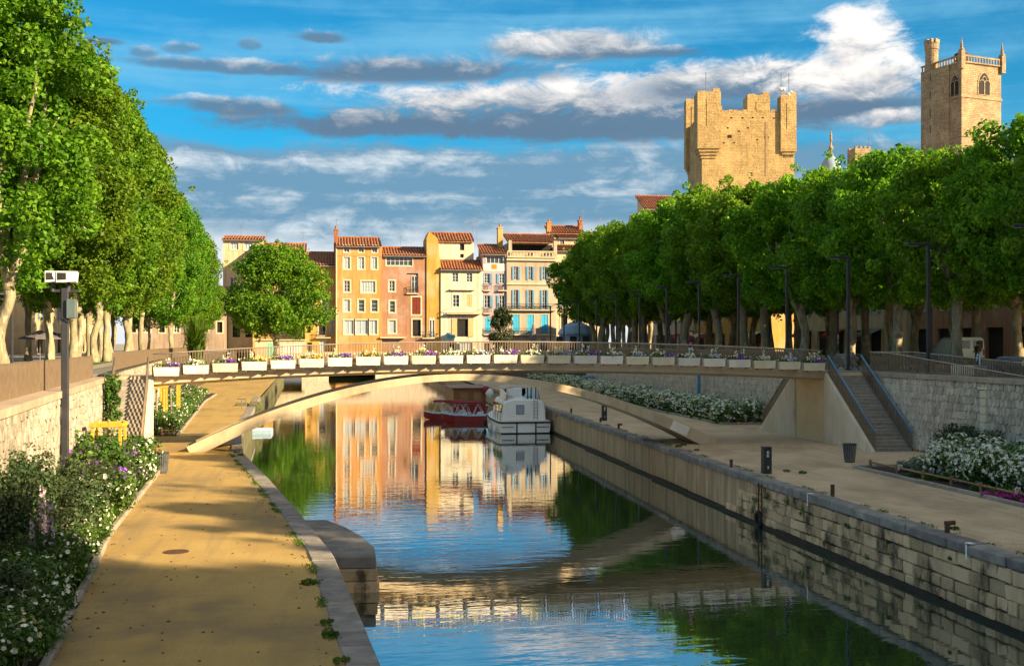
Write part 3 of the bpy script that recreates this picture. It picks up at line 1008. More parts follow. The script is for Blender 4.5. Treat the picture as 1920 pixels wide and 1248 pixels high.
# slatted bronze fence on the left promenade edge
lf = thing('slatted_fence', 'bronze fence of upright slats along the left promenade edge', 'fence', (-9.5, 40, PZ))
pa, pb = Vector((wL(16) - .42, 16, PZ)), Vector((wL(54.6) - .42, 54.6, PZ))
t = (pb - pa)
L = t.length
t.normalize()
n = int(L / .125)
nslat = 0
rest = MB()
for i in range(n):
    p = pa + t * (i + .5) * L / n
    bb = MB()
    bb.bar(p + Vector((0, 0, .03)), p + Vector((0, 0, 1.02)), .03, .085)
    q = Vector((-t.y, t.x, 0))
    if n - i <= 300 - 0 and p.y > 27:
        bb = MB()
        h = t * .05
        d = q * .012
        vs = [p - h - d, p + h - d, p + h + d, p - h + d]
        bb.add([v + Vector((0, 0, .03)) for v in vs] + [v + Vector((0, 0, 1.03)) for v in vs], [(4, 5, 6, 7), (0, 1, 5, 4), (1, 2, 6, 5), (2, 3, 7, 6), (3, 0, 4, 7)])
        bb.build('slat', M['bronze'], lf)
    else:
        h = t * .05
        d = q * .012
        vs = [p - h - d, p + h - d, p + h + d, p - h + d]
        rest.add([v + Vector((0, 0, .03)) for v in vs] + [v + Vector((0, 0, 1.03)) for v in vs], [(4, 5, 6, 7), (0, 1, 5, 4), (1, 2, 6, 5), (2, 3, 7, 6), (3, 0, 4, 7)])
rest.build('slats', M['bronze'], lf, kind='stuff')
MB().bar(pa + Vector((0, 0, 1.05)), pb + Vector((0, 0, 1.05)), .05, .03).build('top_rail', M['bronze'], lf)
MB().bar(pb + t * .05, pb + t * .05 + Vector((0, 0, 1.1)), .09, .09).build('end_post', M['bronze'], lf)

# ================================================================ footbridge
BY0, BY1 = 59.5, 63.5
BX0, BX1 = -8.8, 27.7


def zf(x):
    return 6.40 - (.00217 if x < 8.5 else .00140) * (x - 8.5) ** 2


br = thing('footbridge', 'slender pale concrete arch footbridge with bronze railings across the canal', 'bridge', (7, 61.5, QZ))
NX = 64
xs = [BX0 + (BX1 - BX0) * i / NX for i in range(NX + 1)]
b = MB()
sec = [(BY0, 0), (BY0, -.36), (BY0 + .5, -.50), (BY1 - .5, -.50), (BY1, -.36), (BY1, 0)]
vs = []
for x in xs:
    vs += [(x, y, zf(x) + dz) for y, dz in sec]
k = len(sec)
b.add(vs, [(i * k + j, (i + 1) * k + j, (i + 1) * k + (j + 1) % k, i * k + (j + 1) % k) for i in range(NX) for j in range(k)] + [tuple(range(k)), tuple(NX * k + j for j in range(k))[::-1]])
b.build('deck', M['concrete'], br)
for nm, y0, y1, dz0, dz1 in (('ledge', BY0 - .09, BY0 - .003, -.10, .03), ('ledge', BY1 + .003, BY1 + .09, -.10, .03)):
    b = MB()
    vs = []
    for x in xs:
        z = zf(x)
        vs += [(x, y0, z + dz0), (x, y1, z + dz0), (x, y1, z + dz1), (x, y0, z + dz1)]
    b.add(vs, [(i * 4 + j, (i + 1) * 4 + j, (i + 1) * 4 + (j + 1) % 4, i * 4 + (j + 1) % 4) for i in range(NX) for j in range(4)])
    b.build(nm, M['concrete'], br)
# arch rib
AC, AH = 7.1, 13.3
b = MB()
vs = []
NA = 72
for i in range(NA + 1):
    u = -1.045 + 2.09 * i / NA
    x = AC + AH * u
    zu = 5.50 - 3.62 * abs(u) ** 1.92
    dx, dzz = 1.0, -3.62 * 1.92 * (abs(u) ** .92) * (1 if u > 0 else -1) / AH
    ln = math.hypot(dx, dzz)
    nx, nz = -dzz / ln, 1 / ln
    th = .36 + .30 * u * u
    ya, yb = BY0 - .05, BY1 + .05
    inn = .16
    vs += [(x, ya, zu), (x + nx * th, ya, zu + nz * th), (x + nx * (th - .09), ya + inn, zu + nz * (th - .09)),
           (x + nx * (th - .09), yb - inn, zu + nz * (th - .09)), (x + nx * th, yb, zu + nz * th), (x, yb, zu)]
b.add(vs, [(i * 6 + j, i * 6 + (j + 1) % 6, (i + 1) * 6 + (j + 1) % 6, (i + 1) * 6 + j) for i in range(NA) for j in range(6)] + [tuple(range(6))[::-1], tuple(NA * 6 + j for j in range(6))])
arch = b.build('arch', M['concrete'], br)
# repainted pale panel near the foot
b = MB()
vs = []
for u in (.865, .90, .935):
    x = AC + AH * u
    zu = 5.50 - 3.62 * abs(u) ** 1.92
    dzz = -3.62 * 1.92 * (abs(u) ** .92) / AH
    ln = math.hypot(1, dzz)
    th = .36 + .30 * u * u
    vs += [(x + -dzz / ln * .03, BY0 - .056, zu + .03 / ln), (x - dzz / ln * (th - .03), BY0 - .056, zu + (th - .03) / ln)]
b.add(vs, [(0, 2, 3, 1), (2, 4, 5, 3)])
b.build('pale_patch', M['boxwhite'], arch)


def railing(parent, pts, h, sp=.14, m='bronze', r=.022, rail='bronze_l', rr=.03, h1=None, name='balusters', posts=True):
    """upright bars and a handrail along a polyline of deck points"""
    bars = MB()
    pts = [Vector(p) for p in pts]
    hs = [h] * len(pts) if not hasattr(h, '__len__') else h
    for i in range(len(pts) - 1):
        a, c = pts[i], pts[i + 1]
        L = math.hypot(c.x - a.x, c.y - a.y)
        n = max(1, round(L / sp))
        for j in range(n):
            f = (j + .5) / n
            p = a.lerp(c, f)
            hh = hs[i] + (hs[i + 1] - hs[i]) * f
            bars.box(p.x - r / 2, p.x + r / 2, p.y - r, p.y + r, p.z + .06, p.z + hh)
    bars.build(name, M[m], parent, kind='stuff')
    hr = MB()
    hr.tube([p + Vector((0, 0, hs[i])) for i, p in enumerate(pts)], rr, 8)
    hr.build('handrail', M[rail], parent, smooth=True)
    hr = MB()
    hr.tube([p + Vector((0, 0, .07)) for i, p in enumerate(pts)], .02, 4)
    hr.build('bottom_rail', M[m], parent)


nseg = 25
sx = (BX1 - .1 - BX0) / nseg
for yy in (BY0 + .10, BY1 - .10):
    railing(br, [(BX0 + sx * i, yy, zf(BX0 + sx * i) + .06) for i in range(nseg + 1)], 1.12, r=.03)
for i in range(nseg + 1):
    x = BX0 + sx * i
    MB().box(x - .03, x + .03, BY0 - .06, BY0 + .14, zf(x) - .02, zf(x) + .60).build('bracket', M['bronze'], br)
deckin = MB()
vs = []
for x in xs:
    vs += [(x, BY0 + .15, zf(x) + .05), (x, BY1 - .15, zf(x) + .05)]
deckin.add(vs, [(2 * i, 2 * i + 1, 2 * i + 3, 2 * i + 2)[::-1] for i in range(NX)])
deckin.build('walkway', M['paving'], br)
# abutments and landings
MB().box(27.75, 30.2, BY0 + .02, BY1 - .02, QZ - .2, PZ - .02).build('abutment', M['beige'], br)
MB().box(27.75, 30.15, BY0 + .03, BY1 - .03, PZ - .017, PZ + .03).build('landing', M['paving'], br)
MB().box(-11.6, -10.4, 59.6, BY1 + .4, QZ - .2, PZ - .35).build('abutment', M['concrete_w'], br)
MB().box(-11.4, BX0 - .01, 59.52, BY1 - .02, PZ - .36, PZ - .03).build('landing', M['concrete'], br)


# ---------------------------------------------------------------- staircases
def stairs(label, x0, x1, ytop, ydir, ztop, n, rise, tread, skew=0.0, wall_side=-1, both=True, rail_mat='blue_rail'):
    s = thing('staircase', label, 'stairs', ((x0 + x1) / 2, ytop, QZ))
    for i in range(n):
        z = ztop - rise * (i + 1)
        ya = ytop + ydir * tread * i
        yb = ya + ydir * (tread + .03)
        o = skew * (i * tread)
        MB().bbox(x0 + o, x1 + o, min(ya, yb), max(ya, yb), max(z - .30, QZ - .1), z, .012).build('step', M['kerb'], s)
    run = n * tread
    # solid side wall with upright ribs
    xw = x0 if wall_side < 0 else x1
    yb = ytop + ydir * run
    poly = [(ytop, QZ - .1), (ytop, ztop - .02), (yb, ztop - rise * n + .02), (yb, QZ - .1)]
    b = MB()
    vs = []
    for d in (0, 1):
        for (y, z) in poly:
            vs.append((xw + skew * abs(y - ytop) + (d - 1) * .18 if wall_side < 0 else xw + skew * abs(y - ytop) + d * .18, y, z))
    b.add(vs, [(0, 1, 2, 3), (7, 6, 5, 4), (0, 4, 5, 1), (1, 5, 6, 2), (2, 6, 7, 3)])
    b.build('side_wall', M['concrete_w'], s)
    ribs = MB()
    m_ = int(run / .25)
    for i in range(m_):
        y = ytop + ydir * (i + .5) * run / m_
        zt = ztop - (ztop - (ztop - rise * n)) * (i + .5) / m_ - .08
        ox = skew * abs(y - ytop)
        xa = (xw - .215 if wall_side < 0 else xw + .18) + ox
        ribs.box(xa, xa + .036, y - .05, y + .05, QZ - .05, zt)
    ribs.build('ribs', M['concrete_w'], s, kind='stuff')
    for xr in ((x0 + .04, x1 - .04) if both else (x1 - .04,)):
        pts = [(xr, ytop, ztop - .05), (xr + skew * run, ytop + ydir * run, ztop - rise * n - .05)]
        railing(s, pts, 1.0, sp=.16, r=.03, rail=rail_mat, rr=.045)
    return s


stairs('stone stairs with blue handrails descending towards the right flower bed', 27.85, 29.95, BY0 - .02, -1, PZ, 23, .1717, .245)
stairs('stone stairs descending behind the right end of the footbridge', 27.85, 29.95, BY1 + .02, 1, PZ, 23, .1717, .245, rail_mat='bronze')
stairs('sunlit stone stairs down from the left end of the footbridge', -10.7, -8.98, BY0 - .02, -1, PZ - .03, 23, .1705, .23, skew=.085, wall_side=1, rail_mat='bronze')

# railings on the right promenade, sinking towards the camera beside the ramp
pr = thing('promenade_railing', 'bronze bar railing on the right retaining wall sloping down beside the stairs', 'railing', (WALL_R + .2, 52, PZ))
railing(pr, [(WALL_R + .25, 59.4, PZ + .04), (WALL_R + .25, 57.0, PZ + .04), (WALL_R + .25, 45.0, PZ + .04)], [1.1, 1.05, .12], sp=.19, r=.028)
pr2 = thing('promenade_railing', 'bronze bar railing behind the ramp on the right promenade', 'railing', (WALL_R + 2.2, 52, PZ))
railing(pr2, [(WALL_R + .15, 59.4, PZ + .04), (WALL_R + 1.2, 59.4, PZ + .04), (WALL_R + 2.4, 58.5, PZ + .04), (WALL_R + 3.4, 48, PZ + .04)], [1.1, 1.1, 1.1, .55], sp=.2, r=.04)
pr3 = thing('promenade_railing', 'bronze bar railing on the right promenade edge beyond the footbridge', 'railing', (WALL_R + .2, 100, PZ))
railing(pr3, [(WALL_R + .25, 69.4, PZ + .04), (WALL_R + .25, 120, PZ + .04)], 1.05, sp=.2, r=.04)
pr4 = thing('promenade_railing', 'thin bar railing on the left promenade edge beyond the footbridge', 'railing', (-12, 80, PZ))
railing(pr4, [(wL(y) - .2, y, PZ + .06) for y in (63.8, 70, 90, 110, 140)], 1.05, sp=.2, r=.03, rail='bronze')

# ================================================================ town houses on the far bridge
HY = 245.0


def facade(b, x0, x1, z0, z1, y, holes, depth=.35, mi=0):
    """wall sheet facing -y with real openings and reveals"""
    X = sorted({x0, x1, *[min(max(h[0], x0), x1) for h in holes], *[min(max(h[1], x0), x1) for h in holes]})
    Z = sorted({z0, z1, *[min(max(h[2], z0), z1) for h in holes], *[min(max(h[3], z0), z1) for h in holes]})
    for i in range(len(X) - 1):
        for j in range(len(Z) - 1):
            cx, cz_ = (X[i] + X[i + 1]) / 2, (Z[j] + Z[j + 1]) / 2
            if any(h[0] < cx < h[1] and h[2] < cz_ < h[3] for h in holes):
                continue
            b.add([(X[i], y, Z[j]), (X[i + 1], y, Z[j]), (X[i + 1], y, Z[j + 1]), (X[i], y, Z[j + 1])], [(0, 1, 2, 3)], mi)
    for (a, c, d, e) in holes:
        y2 = y + depth
        b.add([(a, y, d), (c, y, d), (c, y, e), (a, y, e), (a, y2, d), (c, y2, d), (c, y2, e), (a, y2, e)],
              [(0, 4, 5, 1), (1, 5, 6, 2), (2, 6, 7, 3), (3, 7, 4, 0)], mi)


def window(par, x0, x1, z0, z1, y, style='w', sh=None, trim='trim', nx=2, nz=3, tw=.32):
    """style w glazed, p pale glass, d dark opening, c closed shutters; sh = material of open shutters"""
    b = MB()
    if trim:
        for (a, c, d, e) in ((x0 - tw, x0, z0 - tw, z1 + tw), (x1, x1 + tw, z0 - tw, z1 + tw), (x0, x1, z1, z1 + tw), (x0, x1, z0 - tw, z0)):
            b.box(a, c, y - .07, y - .004, d, e, 0)
    w = b.build('window', [M[trim or 'trim']], par) if trim else None
    g = MB()
    fr = M['frame']
    if style in 'wp':
        t = min(.11, (x1 - x0) * .09)
        yf = y + .16
        for (a, c, d, e) in ((x0, x0 + t, z0, z1), (x1 - t, x1, z0, z1), (x0 + t, x1 - t, z1 - t, z1), (x0 + t, x1 - t, z0, z0 + t)):
            g.box(a, c, yf, yf + .1, d, e)
        for i in range(1, nx):
            xx = x0 + (x1 - x0) * i / nx
            g.box(xx - t * .55, xx + t * .55, yf - .01, yf + .09, z0 + t, z1 - t)
        for i in range(1, nz):
            zz = z0 + (z1 - z0) * i / nz
            g.box(x0 + t, x1 - t, yf + .012, yf + .08, zz - t * .3, zz + t * .3)
        fo = g.build('frame' if w else 'window', fr, w or par)
        if w is None:
            w = fo
        MB().add([(x0, y + .24, z0), (x1, y + .24, z0), (x1, y + .24, z1), (x0, y + .24, z1)], [(0, 1, 2, 3)]).build('pane', M['glass_l' if style == 'p' else 'glass'], w)
    elif style == 'd':
        o = MB().add([(x0, y + .33, z0), (x1, y + .33, z0), (x1, y + .33, z1), (x0, y + .33, z1)], [(0, 1, 2, 3)]).build('pane' if w else 'window', M['dark'], w or par)
        w = w or o
    elif style == 'c':
        for i in range(2):
            a = x0 + (x1 - x0) * i / 2 + .02
            c = x0 + (x1 - x0) * (i + 1) / 2 - .02
            q = MB()
            q.box(a, c, y + .04, y + .12, z0 + .02, z1 - .02)
            for s in range(10):
                zz = z0 + (z1 - z0) * (s + .5) / 10
                q.box(a + .06, c - .06, y + .015, y + .038, zz - .06, zz + .06)
            o = q.build('shutter' if w else 'window', M[sh], w or par)
            w = w or o
    if style != 'c' and sh:
        hw = (x1 - x0) * .5
        for (a, c) in ((x0 - hw, x0 - .03), (x1 + .03, x1 + hw)):
            q = MB()
            q.box(a, c, y - .14, y - .075, z0, z1)
            for s in range(8):
                zz = z0 + (z1 - z0) * (s + .5) / 8
                q.box(a + .08, c - .08, y - .165, y - .142, zz - .07, zz + .07)
            q.build('shutter', M[sh], w)
    return w


def balcony(par, x0, x1, z, y, d=1.0, h=1.1, m='iron', slab='trim', sp=.28):
    b = MB()
    b.box(x0, x1, y - d, y - .004, z - .22, z)
    bl = b.build('balcony', M[slab], par)
    q = MB()
    n = int((x1 - x0) / sp)
    for i in range(n + 1):
        x = x0 + .05 + (x1 - x0 - .1) * i / n
        q.box(x - .03, x + .03, y - d + .03, y - d + .08, z, z + h)
    q.box(x0, x1, y - d + .01, y - d + .1, z + h, z + h + .08)
    for x in (x0, x1 - .06):
        q.box(x, x + .06, y - d + .1, y - .01, z + h - .05, z + h + .03)
    q.build('railing', M[m], bl)
    return bl


def tile_roof(par, x0, x1, ya, za, yb, zb, pitch=.62, amp=.13, name='roof', th=.18):
    """corrugated canal tiles running down the slope, courses stepped"""
    b = MB()
    n = max(2, int((x1 - x0) / pitch))
    per = 6
    nc = 5
    cols = n * per + 1
    off = [math.cos(2 * math.pi * i / per) * amp for i in range(per)]
    for c in range(nc):
        f0, f1 = c / nc, (c + 1) / nc + .03
        vs = []
        for f, lift in ((f0, .07), (f1, 0.0)):
            for i in range(cols):
                x = x0 + (x1 - x0) * i / (cols - 1)
                vs.append((x, ya + (yb - ya) * f, za + (zb - za) * f + off[i % per] + lift))
        b.add(vs, [(i, i + 1, cols + i + 1, cols + i) for i in range(cols - 1)])
    b.add([(x0, ya, za - amp - th), (x1, ya, za - amp - th), (x1, ya, za - amp + .03), (x0, ya, za - amp + .03),
           (x0, yb, zb - amp - th), (x1, yb, zb - amp - th), (x1, yb, zb - amp + .02), (x0, yb, zb - amp + .02)],
          [(0, 1, 2, 3), (0, 4, 5, 1), (0, 3, 7, 4), (1, 5, 6, 2), (4, 7, 6, 5)])
    r = b.build(name, M['tile'], par)
    MB().tube([(x0, yb, zb + .05), (x1, yb, zb + .05)], .22, 6).build('ridge', M['tile'], r)
    return r


def chimney(par, x0, x1, z0, z1, y, m, d=1.2):
    b = MB()
    b.box(x0, x1, y, y + d, z0, z1)
    b.box(x0 - .12, x1 + .12, y - .12, y + d + .12, z1, z1 + .25)
    c = b.build('chimney', m, par)
    MB().lathe(((x0 + x1) / 2, y + d / 2, z1 + .25), [(.28, 0), (.22, .7), (.3, .75)], 8).build('pot', M['tile'], c)
    return c


def aerial(par, x, y, z, h):
    b = MB()
    b.bar((x, y, z), (x, y, z + h), .07)
    for i, (dz, w) in enumerate(((.05, 1.0), (.35, 1.4), (.6, 1.0))):
        b.bar((x - w / 2, y, z + h - dz), (x + w / 2, y, z + h - dz), .05)
    for i in range(5):
        b.bar((x - .6 + i * .3, y - .4, z + h - .35), (x - .6 + i * .3, y + .4, z + h - .35), .03)
    b.build('aerial', M['steel'], par)


def hx(px, y=HY):
    return on_y(px, 643, y).x


def hz(px, py, y=HY):
    return on_y(px, py, y).z


def house(label, px0, px1, ptop, wallc, wins=(), y=HY, base=1.5, depth=11, roof=None, wall_name='town_house', group='houses on the far bridge', extra_holes=()):
    pm = (px0 + px1) / 2
    x0, x1 = hx(px0, y), hx(px1, y)
    z1 = hz(pm, ptop, y)
    h = thing(wall_name, label, 'house', ((x0 + x1) / 2, y, base), group)
    m = wallc
    rects = []
    for w in wins:
        rects.append((hx(w[0], y), hx(w[2], y), hz(pm, w[3], y), hz(pm, w[1], y)))
    eh = [(hx(w[0], y), hx(w[2], y), hz(pm, w[3], y), hz(pm, w[1], y)) for w in extra_holes]
    b = MB()
    facade(b, x0, x1, base, z1, y, rects + eh, .36)
    b.add([(x0, y, base), (x0, y, z1), (x0, y + depth, z1), (x0, y + depth, base)], [(0, 1, 2, 3)])
    b.add([(x1, y, base), (x1, y, z1), (x1, y + depth, z1), (x1, y + depth, base)], [(3, 2, 1, 0)])
    b.add([(x0, y + depth, base), (x1, y + depth, base), (x1, y + depth, z1), (x0, y + depth, z1)], [(3, 2, 1, 0)])
    b.add([(x0, y + .5, z1), (x1, y + .5, z1), (x1, y + depth, z1), (x0, y + depth, z1)], [(0, 1, 2, 3)])
    b.build('wall', m, h)
    for w, r in zip(wins, rects):
        kw = dict(w[4]) if len(w) > 4 else {}
        window(h, r[0], r[1], r[2], r[3], y, **kw)
    if roof:
        q0, q1, pe, pr_, d = roof
        ze, zr = hz(pm, pe, y), hz(pm, pr_, y)
        tile_roof(h, hx(q0, y), hx(q1, y), y - .55, ze, y + d, zr)
        b = MB()
        xa, xb = hx(px0, y), hx(px1, y)
        for s_, x in ((0, xa), (1, xb)):
            b.add([(x, y, z1), (x, y + d, z1), (x, y + d, zr - .4), (x, y, max(ze - .4, z1))], [(0, 1, 2, 3)] if s_ else [(3, 2, 1, 0)])
        b.add([(xa, y + d, z1), (xb, y + d, z1), (xb, y + d, zr - .35), (xa, y + d, zr - .35)], [(3, 2, 1, 0)])
        b.build('gable', m, h)
        g = MB()
        g.tube([(hx(q0, y), y - .68, ze - .28), (hx(q1, y), y - .68, ze - .28)], .12, 6)
        g.build('gutter', M['steel'], h)
    return h


def wallmat(name, c, d=.80, c3=None):
    m = mat(name, c, tuple(x * d for x in c), .5, .92, .3, 5, c3=c3 or tuple(x * .70 for x in c), s3=.30, t3=(.48, .72), stretch=(1, 1, .40), contrast=(.25, .75))
    g = NT.__new__(NT)
    g.t = m.node_tree
    bs = [n for n in g.t.nodes if n.type == 'BSDF_PRINCIPLED'][0]
    src = bs.inputs['Base Color'].links[0].from_socket
    geo = g.n('ShaderNodeNewGeometry')
    st = g.noise(g.scale(geo.outputs['Position'], (1.9, 1.9, .10)), 1.0, 5, .6)
    col = g.mix(g.ss(st, .46, .70, 0, .62), src, tuple(x * .50 for x in c))
    pt = g.noise(geo.outputs['Position'], .16, 5, .65)
    col = g.mix(g.ss(pt, .50, .66, 0, .38), col, tuple(min(x * .6 + .24, .8) for x in c))
    g.l(col, bs.inputs['Base Color'])
    return m


orange = wallmat('orange_render', (.53, .27, .085), c3=(.45, .19, .06))
T = dict
h1 = house('tall orange house with fifteen pale framed windows, chimney on its left gable', 629, 716, 461, orange, [
    (645, 460.8, 655, 473, T(nz=2, tw=.25)), (672.5, 460.8, 682, 473, T(nz=2, tw=.25)), (698, 460.8, 707, 473, T(nz=2, tw=.25)),
    (644.5, 482, 656, 504, T(style='p')), (671.5, 482, 682.5, 504, T(style='p')), (697, 482, 707, 504, T(style='p')),
    (645, 526.5, 656, 547, T()), (677.5, 527, 703.5, 548, T(style='p', nx=5)),
    (644.5, 562, 656, 584, T(style='p', nx=1)), (672, 562, 683, 584, T(nx=1)), (696, 562, 708, 584, T(nx=1)),
    (645.5, 600, 663, 626, T(style='p', nx=2, nz=1)), (666.5, 600, 689, 626, T(style='p', nx=2, nz=2)), (692, 600, 707, 626, T(style='p', nx=2, nz=1))],
    roof=(630, 714, 461, 440, 7))
z = hz(672, 479)
MB().box(hx(629) - .05, hx(716), HY - .12, HY - .004, z - .15, z + .12).build('string_course', orange, h1)
chimney(h1, hx(626), hx(634), hz(630, 470), hz(630, 430), HY + 2, M['tile'])
aerial(h1, hx(631), HY + 2.6, hz(631, 428), 2.4)
MB().tube([(hx(630.5), HY - .15, hz(630, 462)), (hx(630.5), HY - .15, 6)], .14, 6).build('downpipe', M['trim'], h1)

yel = wallmat('yellow_render', (.52, .31, .075), c3=(.6, .33, .1))
h0 = house('narrow yellow house with balcony left of the tall orange one', 572, 629, 497, yel, [
    (603, 561, 615, 588, T(nz=3)), (598, 601, 610, 628, T(style='d', trim='trim')), (576, 611, 582.5, 624, T(style='d', trim=None)),
    (621, 601, 626, 624, T(style='c', sh='slate', trim=None)), (604, 503, 613, 510, T(style='c', sh='shwood', trim=None)), (578, 520, 587, 540, T()), (578, 562, 587, 584, T()),
    (576, 642, 585, 668, T(style='d', trim=None)), (599, 636, 611, 668, T(style='p', trim=None))],
    y=HY + 1.5, roof=(570, 629, 497, 467, 9))
balcony(h0, hx(588, HY + 1.5), hx(629.5, HY + 1.5), hz(600, 592, HY + 1.5), HY + 1.5)
balcony(h0, hx(592, HY + 1.5), hx(620, HY + 1.5), hz(600, 632, HY + 1.5), HY + 1.5)

cream = wallmat('cream_render', (.55, .445, .28))
hm = house('cream house with two wide pale windows at the far left of the row', 418, 492, 449, cream, [
    (432, 453, 447, 468, T(style='p', nx=3, nz=1)), (458, 453, 474, 468, T(style='p', nx=3, nz=1)), (432, 520, 444, 545, T()), (460, 520, 472, 545, T()),
    (436, 598, 450, 632, T(style='d')), (460, 598, 474, 632, T(style='d'))], y=HY + 12, roof=(416, 494, 449, 438, 7))
aerial(hm, hx(452, HY + 14), HY + 14, hz(452, 440, HY + 14), 2)
aerial(hm, hx(500, HY + 14), HY + 14, hz(500, 452, HY + 14), 2.6)
hn = house('low house with wide orange tiled roof behind the round tree', 474, 572, 478, yel, [
    (500, 500, 512, 524, T()), (530, 500, 542, 524, T()), (500, 545, 512, 570, T()), (530, 545, 542, 570, T()), (552, 598, 562, 622, T())], y=HY + 6, roof=(472, 574, 478, 450, 9))
aerial(hn, hx(568, HY + 12), HY + 12, hz(568, 458, HY + 12), 3)
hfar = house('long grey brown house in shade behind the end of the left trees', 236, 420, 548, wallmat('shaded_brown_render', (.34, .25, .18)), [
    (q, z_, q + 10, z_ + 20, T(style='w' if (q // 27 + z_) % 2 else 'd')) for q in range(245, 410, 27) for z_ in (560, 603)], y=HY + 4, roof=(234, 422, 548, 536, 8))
lowh = house('low cream quayside house with a mint green door under the round tree', 478, 572, 638, cream, [
    (501, 643, 513, 668, T(style='c', sh='shgreen', trim=None)), (530, 645, 566, 662, T(style='c', sh='boxwhite', trim=None))], y=HY - 6, depth=5, base=3)
b = MB(); b.box(hx(474, HY - 6), hx(574, HY - 6), HY - 6.4, HY - 1, hz(520, 638, HY - 6), hz(520, 636, HY - 6)); b.build('flat_roof', M['trim'], lowh)
q = MB()
for i in range(40):
    x = hx(482 + i * 2.2, HY - 6)
    q.box(x - .03, x + .03, HY - 6.2, HY - 6.1, hz(520, 636, HY - 6), hz(520, 627, HY - 6))
q.box(hx(480, HY - 6), hx(570, HY - 6), HY - 6.22, HY - 6.08, hz(520, 627, HY - 6), hz(520, 626.3, HY - 6))
q.build('terrace_railing', M['iron'], lowh)

brown = wallmat('terracotta_render', (.34, .17, .10), c3=(.36, .18, .11))
h2 = house('terracotta brown house with a glazed attic loggia right of the orange house', 716, 801, 476, brown, [
    (724.5, 480, 773, 498, T(style='w', nx=6, nz=2, tw=.25)), (729.5, 526.5, 740, 546, T()), (730.5, 564.5, 740.5, 585.5, T(nx=1)), (729, 600.5, 742, 624, T(style='p', nx=1)),
    (772.5, 557, 788.5, 589, T(style='c', sh='shred')), (773.5, 599, 789, 630, T(style='d'))],
    y=HY + .6, roof=(718, 801, 479, 459, 7), extra_holes=[(762.5, 512, 784, 549)])
yb_ = HY + .6
MB().box(hx(762.5, yb_), hx(784, yb_), yb_ + .37, yb_ + .5, hz(770, 549, yb_), hz(770, 512, yb_)).build('niche_back', brown, h2)
b = MB()
xa, xc, za, zb = hx(771.5, yb_), hx(783, yb_), hz(777, 548.5, yb_), hz(777, 517, yb_)
window(h2, xa, xc, za, zb, yb_ + .12, trim=None, nx=2, nz=3)
balcony(h2, hx(762, yb_), hx(785, yb_), hz(770, 549.5, yb_), yb_, .5, 1.3)
balcony(h2, hx(791, yb_), hx(814, yb_), hz(800, 633, yb_), yb_, 1.2, 1.3)
MB().box(hx(712, yb_), hx(760, yb_), yb_ - 1.2, yb_ - .01, hz(740, 634, yb_), hz(740, 631.5, yb_)).build('ledge', M['trim'], h2)
aerial(h2, hx(751, HY + 8), HY + 8, hz(751, 460, HY + 8), 2.2)

ochre = wallmat('ochre_render', (.46, .27, .055), c3=(.52, .35, .11))
h2b = house('narrow ochre gable wall with white twin gothic window beside the white house', 800, 826.5, 500, ochre, [
    (805.5, 600, 809, 632, T(style='p', nx=1, nz=4, trim='frame', tw=.12)), (811, 600, 814.5, 632, T(style='p', nx=1, nz=4, trim='frame', tw=.12))], y=HY + .3)
b = MB()
yy = HY + .3
pp = [(800, 500), (826.5, 500), (826.5, 497), (821, 447), (805, 434), (800, 446)]
b.add([(hx(p, yy), yy + .003, hz(813, q, yy)) for p, q in pp] + [(hx(p, yy), yy + 9, hz(813, q, yy)) for p, q in pp],
      [tuple(range(6))[::1]] + [(i, 6 + i, 6 + (i + 1) % 6, (i + 1) % 6) for i in range(6)] + [tuple(range(6, 12))[::-1]])
b.build('gable', ochre, h2b)
for (pa_, pb_) in ((805.5, 809), (811, 814.5)):
    x0_, x1_ = hx(pa_, yy), hx(pb_, yy)
    zt = hz(810, 600, yy)
    MB().prism([(x0_ - .12, zt), (x1_ + .12, zt), ((x0_ + x1_) / 2, zt + .75)], yy - .06, yy - .006, axis='y').build('pointed_arch', M['frame'], h2b)

whit = wallmat('white_render', (.58, .53, .41), .90, c3=(.46, .41, .29))
h3 = house('white house with stepped tiled roofs and a stone balcony', 826.5, 905, 505, whit, [
    (848, 511.5, 859, 528.5, T(trim=None)), (874.5, 511.5, 885.5, 528.5, T(trim=None)), (849, 553, 861, 575, T(trim='frame', tw=.15)), (875, 552, 885.5, 575, T(style='c', sh='shwood', trim=None)),
    (857, 597, 877.5, 631, T(style='d', sh='shwood', trim=None)), (840, 645, 852, 668, T(style='d', trim=None)), (862, 642, 885, 662, T(style='p', trim=None))],
    y=HY, roof=(825.5, 906, 505, 486, 4))
b = MB()
x0_, x1_ = hx(822, HY + 4), hx(888, HY + 4)
rects = [(hx(862.5, HY + 4), hx(870.5, HY + 4), hz(860, 469, HY + 4), hz(860, 456.5, HY + 4)), (hx(863, HY + 4), hx(869.5, HY + 4), hz(860, 483, HY + 4), hz(860, 476, HY + 4))]
z0_, z1_ = hz(860, 506, HY + 4), hz(860, 452, HY + 4)
facade(b, x0_, x1_, z0_, z1_, HY + 4, rects, .3)
b.add([(x0_, HY + 4, z0_), (x0_, HY + 4, z1_), (x0_, HY + 11, z1_), (x0_, HY + 11, z0_)], [(0, 1, 2, 3)])
b.add([(x1_, HY + 4, z0_), (x1_, HY + 4, z1_), (x1_, HY + 11, z1_), (x1_, HY + 11, z0_)], [(3, 2, 1, 0)])
b.build('attic_wall', whit, h3)
for r in rects:
    window(h3, *r, HY + 4, style='d', trim=None)
tile_roof(h3, hx(806, HY + 4), hx(888.5, HY + 4), HY + 3.4, z1_, HY + 9, hz(850, 433, HY + 4))
bl = balcony(h3, hx(837), hx(901), hz(868, 587), HY, 1.3, .9, m='trim', sp=.9)
MB().box(hx(843), hx(890), HY - .7, HY - .01, hz(868, 544), hz(868, 542)).build('ledge', M['trim'], h3)
